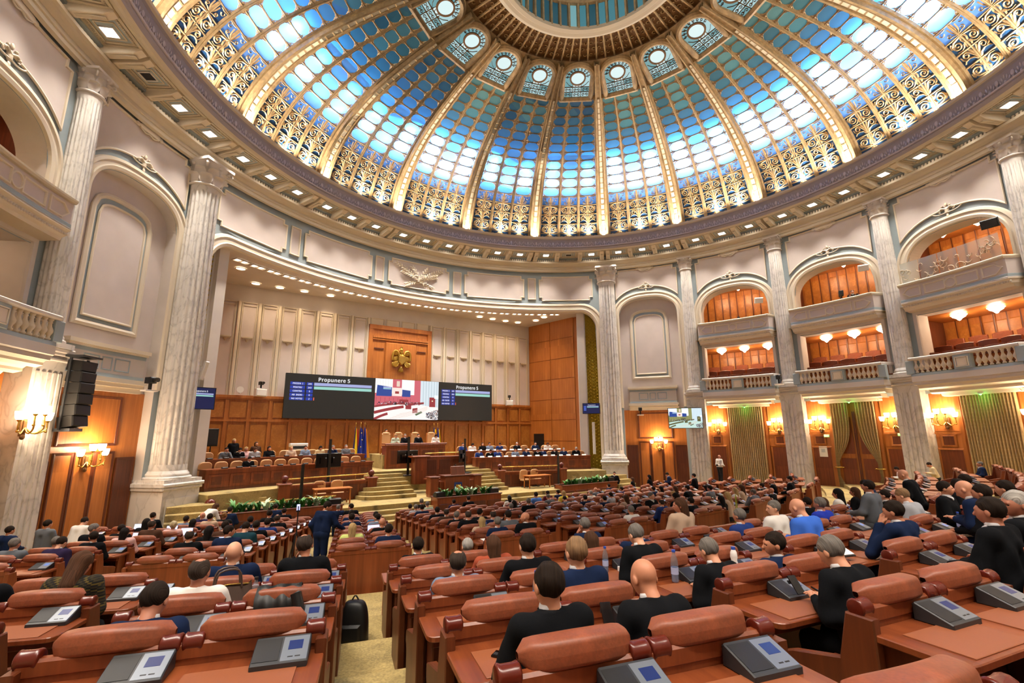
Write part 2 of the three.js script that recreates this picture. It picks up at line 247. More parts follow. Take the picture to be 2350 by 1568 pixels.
// --- a blind bay with a tall arched panel over a wooden portal ---
function blindBay() {
  const b = S('wall_front', '', 'wall'), h = 6.4;
  const top = a => archY(a, h, 12.7, 14.1);
  M('plaster', [strip(-9, -h, 4, -0.6, 16.7), strip(h, 9, 4, -0.6, 16.7), strip(-h, h, 30, top, 16.7)], mt.blue, b);
  M('niche_lining', reveal(archPts(h, -0.6, 12.7, 14.1), 0, -0.55), mt.cream, b);
  M('niche_back', strip(-h - 0.3, h + 0.3, 14, 5.7, 14.4, -0.5), mt.field, b);
  M('arch_moulding', moulding(archPts(h + 0.05, 5.9, 12.7, 14.15), [[0.02, 0], [0, 0.1], [-0.12, 0.13], [-0.16, 0.08], [-0.3, 0.07], [-0.34, 0.12], [-0.46, 0.1], [-0.5, 0]]), mt.trim, b);
  spandrel(b, 6.9, 16.42, a => 14.42 + 0.6 * (1 - Math.pow(Math.abs(a) / 6.9, 2)) - 0.3 * Math.pow(Math.abs(a) / 6.9, 4));
  const o1 = new THREE.Mesh(ornament, mt.trim); o1.name = 'crest'; o1.position.copy(W(0, 14.95, 0.06)); b.add(o1);
  const o2 = new THREE.Mesh(cartouche, mt.trim); o2.name = 'cartouche'; o2.position.copy(W(0, 16.42, 0.06)); b.add(o2);
  // tall panel: cream border, blue-grey band, cream field
  const pp = (q, y0, lo, hi) => [[-q, y0], ...Array.from({ length: 21 }, (_, i) => { const a = -q + 2 * q * i / 20; return [a, archY(a, q, lo, hi, 3)]; }), [q, y0]];
  M('panel_band', strip(-3.75, 3.75, 12, 8.15, a => archY(a, 3.75, 12.5, 13.15, 3), -0.46), mt.blue, b);
  M('panel_field', strip(-3.1, 3.1, 12, 8.4, a => archY(a, 3.1, 12.35, 12.85, 3), -0.43), mt.field, b);
  M('panel_frame', [moulding(pp(3.85, 8.1, 12.5, 13.2), [[-0.1, 0], [-0.1, 0.06], [0, 0.1], [0.1, 0.05], [0.12, 0]], true, -0.48), moulding(pp(3.1, 8.4, 12.35, 12.85), BEAD, true, -0.44)], mt.trim, b);
  // the projecting shelf with three small panels
  const box = (a, y0, y1, d) => [strip(-a, a, 8, y0, y1, d), ring([[RW + 0.5, y1], [RW - d, y1]], -a, a, 8), ring([[RW + 0.5, y0], [RW - d, y0]], -a, a, 8), ...[-a, a].map(s => reveal([[s, y0], [s, y1]], -0.5, d))];
  M('shelf_block', box(4.9, 6.2, 7.3, -0.12), mt.cream, b);
  M('shelf_cornice', [box(5.3, 7.28, 7.42, 0.02), box(5.15, 7.2, 7.28, -0.04), box(5.3, 6.05, 6.22, 0.0), box(5.1, 5.9, 6.05, -0.08)], mt.trim, b);
  M('shelf_bands', [box(5.0, 6.22, 6.36, -0.1), box(5.0, 7.06, 7.2, -0.1)], mt.blue, b);
  for (const [a0, a1] of [[-2.9, -1.05], [-0.6, 0.6], [1.05, 2.9]]) M('small_panel', moulding(fine([[a0, 6.5], [a0, 6.95], [a1, 6.95], [a1, 6.5]]), [[-0.03, 0], [0, 0.03], [0.03, 0]], true, -0.12), mt.soffitDark, b);
  // wooden portal
  M('portal_wood', strip(-h, h, 12, -0.6, 5.75, -0.42), mt.honey, b);
  M('portal_head', box(5.2, 5.72, 5.92, -0.2), mt.trim, b);
  for (const [a0, a1, y0, y1, m] of [[-3.4, 3.4, 3.75, 5.5, mt.honey], [-3.4, -1.4, 0.2, 3.45, mt.honey], [-1.1, 1.1, 0.2, 3.45, mt.honey], [1.4, 3.4, 0.2, 3.45, mt.honey], [-6, -4, 0.2, 3.2, mt.dark], [4, 6, 0.2, 3.2, mt.dark]]) {
    M('panel', strip(a0, a1, 4, y0, y1, -0.38), m, b);
    M('panel_frame', moulding(fine([[a0, y0], [a0, y1], [a1, y1], [a1, y0]]), [[-0.05, 0], [-0.03, 0.05], [0.04, 0.03], [0.06, 0]], true, -0.4), mt.dark, b);
  }
  return b;
}
const bl = blindBay(); bl.userData.label = 'blind arched wall panel over a wooden portal beside the hanging video screen'; turned(bl, 54);
{ const c = copyOf(bl, 'blind arched wall panel over a wooden portal beside the line-array loudspeaker'); c.name = numbered('wall_front'); turned(c, -54); }
// --- plain wall behind the viewer ---
M('wall_back', [ring([[RW, -1], [RW, 16.8]], 135, 279, 60)], mt.cream, null); tag(scene.children.at(-1), 'plain cream wall closing the hall behind the last rows', 'wall', null, 'structure');
// ground-floor wood lining of the box bays
function groundBay(curtain) {
  const b = S('wall_right', '', 'wall');
  const wall = (a0, a1, n, y0, y1, d = 0.0) => strip(a0, a1, n, y0, y1, d);
  M('wood_wall', wall(-7.6, 7.6, 14, 0, 6.3, -0.25), mt.honey, b);
  for (const s of [-1, 1]) {
    const A = (x, y) => [s * x, y];
    const pan = (a0, a1, y0, y1, m) => { M('panel', strip(s * a0, s * a1, 4, y0, y1, -0.21), m, b); M('panel_frame', moulding(fine([A(a0, y0), A(a0, y1), A(a1, y1), A(a1, y0)]), [[-0.05, 0], [-0.03, 0.05], [0.04, 0.03], [0.06, 0]], true, -0.23), mt.honey, b); };
    pan(4.1, 7.1, 4.05, 6.1, mt.honey); pan(4.9, 6.5, 3.35, 3.85, mt.dark); pan(4.1, 7.1, 0.9, 3.2, mt.desk);
    M('jamb', [strip(s * 3.45, s * 3.85, 2, 0, 6.0, -0.05), strip(s * 3.25, s * 3.45, 2, 0, 6.0, -0.1)], mt.honey, b);
    M('dado_rail', strip(s * 3.9, s * 7.4, 4, 3.92, 4.02, -0.16), mt.honey, b);
  }
  if (!curtain) for (const s of [-1, 1]) {
    M('door_leaf', strip(s * 0.03, s * 3.2, 5, 0.6, 5.2, -0.2), mt.honey, b);
    for (const [y0, y1] of [[0.9, 2.6], [2.85, 4.9]]) M('door_panel', [strip(s * 0.5, s * 2.7, 4, y0, y1, -0.17)], mt.desk, b);
    M('astragal', strip(s * 0.03, s * 0.22, 1, 0.6, 5.2, -0.14), mt.dark, b);
  }
  return b;
}
const gb = groundBay(true), gbd = groundBay(false);
gb.userData.label = 'honey wood ground-floor wall behind the first closed gold curtain'; turned(gb, 72);
gbd.userData.label = 'honey wood wall with double doors behind the tied-back curtains'; turned(gbd, 90);
for (const [az, l] of [[108, 'honey wood ground-floor wall behind the widest closed gold curtain'], [126, 'honey wood ground-floor wall at the far end of the curtains']]) turned(copyOf(gb, l), az);
{ const c = copyOf(gb, 'honey wood ground-floor wall beside the loudspeaker column'); c.name = numbered('wall_left'); turned(c, -72); }
// ---------- columns ----------
function flutedShaft(rad, y0, y1, n = 20) {
  const seg = n * 6, rows = [[y0, 1, 0], [y0 + 0.25, 1, 0], [y0 + 0.3, 1, 1], [lerp(y0, y1, 0.5), 0.97, 1], [y1 - 0.3, 0.87, 1], [y1 - 0.22, 0.87, 0], [y1, 0.88, 0]];
  return gridSurf(seg, rows.length - 1, (u, v) => {
    const k = Math.round(v * (rows.length - 1)), [y, s, f] = rows[k], th = u * 2 * Math.PI, ph = (u * n) % 1, fl = f && ph > 0.16 && ph < 0.84 ? 0.055 * rad * Math.sin(Math.PI * (ph - 0.16) / 0.68) * 1.6 : 0;
    const r = rad * s - fl; return V(r * Math.cos(th), y, r * Math.sin(th));
  });
}
function capital(rad, y0, h) {       // leafy capital: neck ring, bell, two tiers of leaves, corner scrolls, abacus
  const o = [lathe([[rad * 0.9, 0], [rad * 1.02, 0.02], [rad * 1.06, 0.06], [rad * 1.0, 0.1], [rad * 0.9, 0.12], [rad * 0.9, h * 0.5], [rad * 1.0, h * 0.75], [rad * 1.22, h * 0.9]], 24, 0, y0, 0)];
  const leaf = (r0, yb, hh, w, th) => {
    const g = gridSurf(4, 6, (u, v) => { const x = (u - 0.5) * w * (0.75 + 0.5 * Math.sin(Math.PI * Math.min(1, v * 1.05))) * (v > 0.9 ? 0.7 : 1), b = r0 + 0.02 + 0.1 * rad * v + (v > 0.75 ? (v - 0.75) * 1.1 * rad : 0) - 0.06 * Math.abs(u - 0.5), y = yb + hh * (v < 0.88 ? v : 0.88 - (v - 0.88) * 0.9); return V(x, y, b); });
    return g.rotateY(th);
  };
  for (let k = 0; k < 8; k++) { o.push(leaf(rad * 0.92, y0 + 0.1, h * 0.42, rad * 0.66, k * Math.PI / 4)); o.push(leaf(rad * 0.95, y0 + 0.1 + h * 0.16, h * 0.5, rad * 0.6, (k + 0.5) * Math.PI / 4)); }
  for (let k = 0; k < 4; k++) { const th = (k + 0.5) * Math.PI / 2, g = new THREE.TorusGeometry(rad * 0.16, rad * 0.08, 6, 12).rotateY(Math.PI / 2 ).translate(0, y0 + h * 0.78, rad * 1.32).rotateY(th); o.push(g, sp(rad * 0.13, 0, y0 + h * 0.8, rad * 1.12).rotateY(th + Math.PI / 4)); }
  o.push(bx(rad * 2.3, h * 0.1, rad * 2.3, 0, y0 + h * 0.95, 0));
  return G(o);
}
function makeColumn(rad, yBase, capH, ped) {
  const o = new THREE.Group(), yt = 16.62, c0 = yt - capH;
  M('base', [lathe([[rad * 1.0, 0.32], [rad * 1.06, 0.3], [rad * 1.06, 0.26], [rad * 1.14, 0.22], [rad * 1.16, 0.15], [rad * 1.1, 0.11], [rad * 1.26, 0.1], [rad * 1.3, 0.05], [rad * 1.26, 0]], 28, 0, yBase, 0), bx(rad * 2.6, 0.16, rad * 2.6, 0, yBase - 0.08, 0)], mt.marble, o);
  M('shaft', flutedShaft(rad, yBase + 0.3, c0), mt.marble, o);
  M('capital', capital(rad, c0, capH), mt.cream, o);
  ped(o); return o;
}
const giant = makeColumn(0.68, 2.33, 1.25, o => {
  M('pedestal', [bx(1.7, 2.55, 1.7, 0, 0.7, 0), cbx(1.95, 0.14, 1.95, 0.04, 0, 2.12, 0), cbx(1.86, 0.12, 1.86, 0.04, 0, 1.98, 0), cbx(1.86, 0.3, 1.86, 0.05, 0, -0.3, 0), bx(1.35, 1.7, 0.06, 0, 0.75, 0.86)], mt.marble, o);
});
const small = makeColumn(0.42, 6.95, 0.95, o => {
  const st = [bx(1.15, 7.0, 0.8, 0, 3.05, -0.05)];
  for (let k = 0; k < 5; k++) st.push(bx(0.11, 5.6, 0.05, -0.4 + 0.2 * k, 3.2, 0.36));
  M('pilaster', st, mt.marble, o);
  M('pilaster_cap', [cbx(1.4, 0.16, 1.0, 0.04, 0, 6.72, 0), cbx(1.28, 0.1, 0.92, 0.03, 0, 6.6, 0), cbx(1.22, 0.08, 0.9, 0.02, 0, 6.42, 0)], mt.cream, o);
  M('pilaster_strip', [bx(1.24, 9.2, 0.3, 0, 11.6, -0.42)], mt.cream, o);
});
function setColumn(proto, first, az, label, R) { const c = first ? proto : proto.clone(); c.name = numbered('column'); c.position.copy(P(R, az, 0)); c.rotation.y = -az * D2R; scene.add(c); tag(c, label, 'column', 'fluted marble columns around the hall'); }
setColumn(giant, true, -45, 'tallest fluted marble column between the loudspeaker portal and the stage stairs', 18.36);
setColumn(giant, false, 45, 'tallest fluted marble column beside the stage, near the walking man in a suit', 18.36);
const CL = { '-63': 'fluted marble column on a pilaster beside the black line-array loudspeaker', 63: 'fluted marble column behind the hanging video screen', 81: 'fluted marble column between the first closed curtain and the tied-back curtains', 99: 'fluted marble column between the tied-back curtains and the wide closed curtain', 117: 'fluted marble column past the wide closed curtain', 135: 'fluted marble column at the hall end past the curtains', '-81': 'fluted marble column at the edge past the left boxes' };
[-63, 63, 81, 99, 117, 135, -81].forEach((az, i) => setColumn(small, i === 0, az, CL[az], 18.45));

// ---------- entablature, coffered soffit with downlights, frieze ----------
{
  const c = S('trim_1', 'cream cornice ring with coffered soffit and palmette frieze under the dome', 'cornice');
  M('architrave', [ring([[18.5, 16.5], [18.38, 16.55], [18.38, 16.72], [18.33, 16.74], [18.33, 16.9], [18.18, 16.98], [18.1, 17.05], [17.98, 17.08], [17.98, 17.2], [18.25, 17.2]], 0, 360, 160)], mt.trimBeige, c);
  M('dentil_band', ring([[18.25, 17.2], [18.25, 17.42], [18.05, 17.44], [18.05, 17.55]], 0, 360, 160), mt.soffitDark, c);
  M('soffit', ring([[18.2, 17.58], [16.55, 17.58]], 0, 360, 160), mt.soffit, c);
  M('soffit_edge', ring([[16.75, 17.58], [16.72, 17.5], [16.6, 17.46], [16.52, 17.38], [16.4, 17.36], [16.3, 17.42]], 0, 360, 160), mt.trimBeige, c);
  M('frieze', ring([[16.3, 17.42], [16.22, 17.5], [16.18, 17.56], [16.24, 17.62], [16.16, 18.18], [16.08, 18.24]], 0, 360, 160), mt.lav, c);
  M('frieze_lip', ring([[16.08, 18.24], [16.0, 18.28], [15.98, 18.4], [16.12, 18.44], [16.9, 18.44]], 0, 360, 160), mt.trimBeige, c);
  // capping blocks over the columns
  const dentN = 20 * 36, di = [];
  for (let k = 0; k < dentN; k++) { const az = (k + 0.5) * 360 / dentN; if (az > 140 && az < 280) continue; di.push(bx(0.09, 0.17, 0.1).translate(0, 17.32, -18.2).rotateY(-az * D2R)); }
  const dm = M('dentils', di, mt.trim, c); dm.userData.kind = 'stuff';
  // modillion brackets and coffers
  const br = done(G(ext([[0, 0], [0.25, 0], [1.15, 0.08], [1.4, 0.2], [1.4, 0.3], [0.2, 0.3], [0, 0.42]], 0.26, 0.02).rotateY(-Math.PI / 2).translate(0.13, 0, 0)));   // runs towards -R
  const br2 = done(G(bx(0.14, 0.03, 1.0, 0, 0.03, 0.65)));
  const frame = (w, d, t, y) => [bx(w, 0.05, t, 0, y, d / 2), bx(w, 0.05, t, 0, y, -d / 2), bx(t, 0.05, d, w / 2, y, 0), bx(t, 0.05, d, -w / 2, y, 0)];
  const cof = done(G(frame(1.34, 1.2, 0.1, -0.03), frame(1.05, 0.92, 0.06, -0.02), frame(0.72, 0.62, 0.05, -0.015)));
  const cofPad = done(G(bx(0.94, 0.01, 0.8, 0, -0.006, 0)));
  const beads = []; for (let k = 0; k < 18; k++) { beads.push(bx(0.04, 0.04, 0.05, -0.6 + 1.2 * k / 17, -0.05, 0.5), bx(0.04, 0.04, 0.05, -0.6 + 1.2 * k / 17, -0.05, -0.5)); }
  const cofBeads = done(G(beads));
  for (let b = 0; b < 20; b++) for (const d of [-8.25, -2.85, 2.85, 8.25]) {
    const az = b * 18 + d, m = new THREE.Mesh(br, mt.trim); m.name = 'bracket'; m.position.copy(P(18.2, az, 17.26)); m.rotation.y = -az * D2R; c.add(m);
    if (b < 8 || b > 14) { const k = new THREE.Mesh(br2, mt.soffit); k.name = 'bracket_inset'; k.position.copy(P(18.15, az, 17.23)); k.rotation.y = -az * D2R; c.add(k); }
  }
  for (let b = 0; b < 20; b++) for (const d of [-5.6, 0, 5.6]) for (const [g, n, m] of [[cof, 'coffer_frame', mt.soffit], [cofPad, 'coffer_panel', mt.soffitDark], [cofBeads, 'coffer_beads', mt.trimBeige]]) {
    const az = b * 18 + d; if (n === 'coffer_beads' && b > 7 && b < 15) continue;
    const o = new THREE.Mesh(g, m); o.name = n; o.position.copy(P(17.42, az, 17.575)); o.rotation.y = -az * D2R; c.add(o);
  }
  // frieze ornaments: palmette and urn by turns
  const palm = []; for (let k = -2; k <= 2; k++) palm.push(sp(0.045, 0.06 * k, 0.22 + 0.06 * (2 - Math.abs(k)), 0, 0.8, 2.4 - 0.3 * Math.abs(k), 0.5, 6, 5).rotateZ(-0.16 * k)); palm.push(sp(0.06, 0, 0.1, 0, 1, 1, 0.5, 6, 5), bx(0.2, 0.03, 0.03, 0, 0.04, 0));
  const urn = [sp(0.085, 0, 0.27, 0, 1, 1.5, 0.4, 8, 6), sp(0.045, 0, 0.1, 0, 1, 1, 0.5, 6, 5), bx(0.16, 0.03, 0.03, 0, 0.04, 0), sp(0.03, 0, 0.43, 0, 1, 1.2, 0.5, 6, 4)];
  const gp = done(G(palm)), gu = done(G(urn)), rest = [];
  const N = 324; for (let k = 0; k < N; k++) {
    const az = -180 + (k + 0.5) * 360 / N, g = k % 2 ? gp : gu;
    if (az > -76 && az < 132) { const o = new THREE.Mesh(g, mt.lavLight); o.name = k % 2 ? 'palmette' : 'urn_ornament'; o.position.copy(P(16.19, az, 17.64)); o.rotation.set(0, -az * D2R, 0); c.add(o); }
    else rest.push(g.clone().rotateY(-az * D2R).translate(P(16.19, az, 17.64).x, 17.64, P(16.19, az, 17.64).z));
  }
  M('frieze_ornaments', rest, mt.lavLight, c).userData.kind = 'stuff';
  M('acanthus_roll', ring([[16.24, 17.6], [16.14, 17.61], [16.12, 17.66], [16.2, 17.7]], 0, 360, 160), mt.lavLight, c);
}
// downlights in the soffit
{
  const house = done(G([bx(0.46, 0.06, 0.03, 0, 0, 0.215), bx(0.46, 0.06, 0.03, 0, 0, -0.215), bx(0.03, 0.06, 0.46, 0.215, 0, 0), bx(0.03, 0.06, 0.46, -0.215, 0, 0)])), lens = done(bx(0.4, 0.02, 0.4, 0, 0.01, 0)), lit = glow(NEUTRAL, 14), off = mt.black;
  const proto = new THREE.Group(); const a = new THREE.Mesh(house, mt.white); a.name = 'housing'; const l = new THREE.Mesh(lens, lit); l.name = 'lamp_lens'; proto.add(a, l);
  for (let b = 0; b < 20; b++) for (const d of [-5.7, 0, 5.7]) {
    let az = b * 18 + d; if (az > 180) az -= 360;
    const o = proto.clone(); o.name = numbered('downlight'); o.position.copy(P(17.45, az, 17.53)); o.rotation.y = -az * D2R; scene.add(o);
    const isOff = Math.abs(az + 59.7) < 0.5 || Math.abs(az - 36) < 0.5;
    tag(o, isOff ? (az < 0 ? 'unlit square downlight between lit ones above the loudspeaker portal' : 'unlit square downlight between lit ones above the stage arch') : 'lit square downlight set in a coffer of the ring soffit under the dome', 'downlight', isOff ? undefined : 'downlights in the ring soffit');
    if (isOff) o.children[1].material = off;
    else { const p = P(17.45, az, 17.45), t = P(15.2, az, 0); lamp('spot', NEUTRAL, LIGHT.ring, p.x, p.y, p.z, t.x, t.y, t.z, 0.74, 0.7, 8); }
  }
}
// ---------- the glass dome ----------
const domePts = [[17.02, 17.7], [16.9, 18.4], [16.62, 19.35], [16.05, 20.35], [15.1, 21.4], [13.5, 22.5], [11.7, 23.25], [9.6, 23.85], [8.0, 24.18], [6.2, 24.5], [5.4, 24.62]];
const DS = (() => { const c = new THREE.CatmullRomCurve3(domePts.map(p => V(p[0], p[1], 0))), n = 600, a = []; let s = 0, q = null; for (let i = 0; i <= n; i++) { const p = c.getPoint(i / n); if (q) s += p.distanceTo(q); a.push([s, p.x, p.y]); q = p; } return a; })();
function dAt(s) { let lo = 0, hi = DS.length - 1; while (hi - lo > 1) { const m = (lo + hi) >> 1; DS[m][0] > s ? hi = m : lo = m; } const A = DS[lo], B = DS[hi], t = (s - A[0]) / (B[0] - A[0] || 1), dx = B[1] - A[1], dy = B[2] - A[2], l = Math.hypot(dx, dy); return [lerp(A[1], B[1], t), lerp(A[2], B[2], t), -dy / l, dx / l]; }
const sOfR = R => DS.find(d => d[1] <= R)[0];
const D = (a, s, off = 0) => { const [R, y, nR, ny] = dAt(s); return P(R + off * nR, a, y + off * ny); };     // off > 0: into the hall
const s0 = DS.find(d => d[2] >= 18.35)[0], s1 = sOfR(8.55), NR = 16, sR = i => lerp(s0, s1, i / NR);
const subs = [[-7.55, -2.55], [-2.55, 2.55], [2.55, 7.55]];
const barA = (a, sA, sB, w, d, n, base = 0) => { const o = []; for (const [x0, o0, x1, o1] of [[-w, base, -w * 0.6, base + d], [-w * 0.6, base + d, w * 0.6, base + d], [w * 0.6, base + d, w, base]]) o.push(gridSurf(1, n, (u, v) => { const s = lerp(sA, sB, v); return D(a + lerp(x0, x1, u) / 16 / D2R, s, lerp(o0, o1, u)); })); return o; };
const barS = (s, a0, a1, w, d, n = 3) => [[-w, 0, 0, d], [0, d, w, 0]].map(([x0, o0, x1, o1]) => gridSurf(n, 1, (u, v) => D(lerp(a0, a1, u), s + lerp(x0, x1, v), lerp(o0, o1, v))));
// ridge-shaped ribbon through points [a, s]
function ribbon(pts, w, hgt = 0.05, base = 0.012) {
  const o = [], n = pts.length, L = [], C = [], Rr = [];
  for (let i = 0; i < n; i++) {
    const p = pts[i], q = pts[Math.min(i + 1, n - 1)], r = pts[Math.max(i - 1, 0)], k = dAt(p[1])[0] * D2R, tx = (q[0] - r[0]) * k, ty = q[1] - r[1], l = Math.hypot(tx, ty) || 1, ww = (typeof w === 'function' ? w(i / (n - 1)) : w), nx = -ty / l * ww / k, ny = tx / l * ww;
    L.push(D(p[0] + nx, p[1] + ny, base)); C.push(D(p[0], p[1], base + hgt)); Rr.push(D(p[0] - nx, p[1] - ny, base));
  }
  for (let i = 0; i + 1 < n; i++) { quad(o, L[i], C[i], C[i + 1], L[i + 1]); quad(o, C[i], Rr[i], Rr[i + 1], C[i + 1]); }
  return fromTris(o);
}
const spiral = (cx, cy, r0, r1, t0, turns, n = 16) => Array.from({ length: n + 1 }, (_, i) => { const t = i / n, r = lerp(r0, r1, t), th = t0 + turns * 2 * Math.PI * t; return [cx + r * Math.cos(th), cy + r * Math.sin(th)]; });
function filigree(a0, a1) {
  const o = [], mid = (a0 + a1) / 2;
  const cell = (side, row, lines) => { const sA = sR(row) + 0.03, sB = sR(row + 1) - 0.03, f = ([x, y]) => [side < 0 ? lerp(mid - 0.12, a0 + 0.42, x) : lerp(mid + 0.12, a1 - 0.42, x), lerp(sA, sB, y)]; for (const [pts, w] of lines) o.push(ribbon(pts.map(f), w)); };
  const taper = w => t => w * (1 - 0.55 * t);
  const scroll = [[[[0.02, 0.02], [0.3, 0.06], [0.62, 0.14], [0.84, 0.34], ...spiral(0.55, 0.48, 0.32, 0.07, -0.3, 1.45)], taper(0.05)], [[[0.1, 0.06], [0.14, 0.3], [0.06, 0.55], [0.14, 0.8], [0.1, 0.97]], 0.04], [[[0.14, 0.62], [0.3, 0.84], [0.5, 0.95], [0.8, 0.9]], taper(0.04)], [[[0.8, 0.12], [0.95, 0.25], [0.97, 0.5]], taper(0.045)], [[[0.55, 0.5], [0.6, 0.52]], 0.07]];
  const flip = L => L.map(([p, w]) => [p.map(([x, y]) => [x, 1 - y]), w]);
  const plume = [[[[0.02, 0.04], [0.08, 0.4], [0.3, 0.78], ...spiral(0.56, 0.68, 0.26, 0.07, 2.6, -1.25)], taper(0.05)], [[[0.03, 0.04], [0.2, 0.3], [0.5, 0.42], [0.8, 0.36], [0.92, 0.2]], taper(0.05)], [[[0.03, 0.3], [0.1, 0.7], [0.2, 0.97]], 0.045], [[[0.72, 0.4], [0.9, 0.55], [0.95, 0.8]], taper(0.04)]];
  for (const s of [-1, 1]) {
    cell(s, 0, [...[0.05, 0.16, 0.3, 0.47, 0.66].map((x, k) => [[[0.02 + 0.03 * k, 0.1], [x * 0.6, 0.45], [x, 0.78 - 0.1 * k * k / 6], [x + 0.1, 0.9 - 0.12 * k]], 0.05]), [[[0, 0.05], [0.3, 0.12], [0.7, 0.3], ...spiral(0.8, 0.55, 0.16, 0.05, -0.8, 1)], taper(0.045)], [[[0.2, 0.03], [0.6, 0.1], [0.95, 0.06]], 0.04]]);
    cell(s, 1, scroll); cell(s, 2, plume); cell(s, 3, flip(scroll));
    cell(s, 4, [[[[0.02, 0.02], [0.04, 0.5], [0.02, 0.95]], 0.035], [[[0.02, 0.05], [0.2, 0.4], [0.26, 0.8]], 0.03], [[[0.02, 0.05], [0.3, 0.16], ...spiral(0.45, 0.3, 0.15, 0.05, -1.2, 1.1, 10)], taper(0.03)], [spiral(0.75, 0.75, 0.2, 0.06, 3.3, 0.8, 8), taper(0.025)], [[[0.3, 0.95], [0.6, 0.9], [0.98, 0.96]], 0.022]]);
  }
  return o;
}
function cornerCurls(a0, a1, sA, sB) {        // four concave leaf corners of a pane
  const o = [], w = a1 - a0, h = sB - sA;
  for (const sx of [0, 1]) for (const sy of [0, 1]) {
    const f = (x, y) => [sx ? a1 - x * w : a0 + x * w, sy ? sB - y * h : sA + y * h];
    o.push(ribbon([f(0.0, 0.36), f(0.02, 0.26), f(0.07, 0.2), f(0.09, 0.1), f(0.17, 0.06), f(0.24, 0.0)], 0.022, 0.03), ribbon([f(0.0, 0.14), f(0.04, 0.1), f(0.08, 0.0)], 0.04, 0.025));
  }
  return o;
}
const paneMat = c => phy(c, 1, { transmission: 0.6, thickness: 0 });
const paneMs = [0x5c8cc8, 0x5486c4, 0x4a7cba, 0x366fac, 0x2b6598, 0x2a648c, 0x2f6c8a, 0x3a7a8c, 0x4c8e96, 0x62a2a4, 0x70aeac].map(paneMat), paneNavy = phy(0x14406a, 0.45, {}), paneNavy2 = phy(0x1b4f80, 0.45, {});
const lit = (c, k) => new THREE.MeshStandardMaterial({ color: 0x1c2a2c, emissive: c, emissiveIntensity: k, roughness: 0.3, side: THREE.DoubleSide });
const dayCool = lit(0xbfe6ea, 0.8), dayTeal = lit(0x8cc8cf, 0.6), dayWhite = lit(0xdff6f6, 0.95), dayDeep = lit(0x2f7a90, 0.3), dayMid = lit(0x5aa8b8, 0.45);
const ribTop = std(0xffffff, 0.5, { map: goldTex }), plank = std(0xe6d8bc, 0.5);
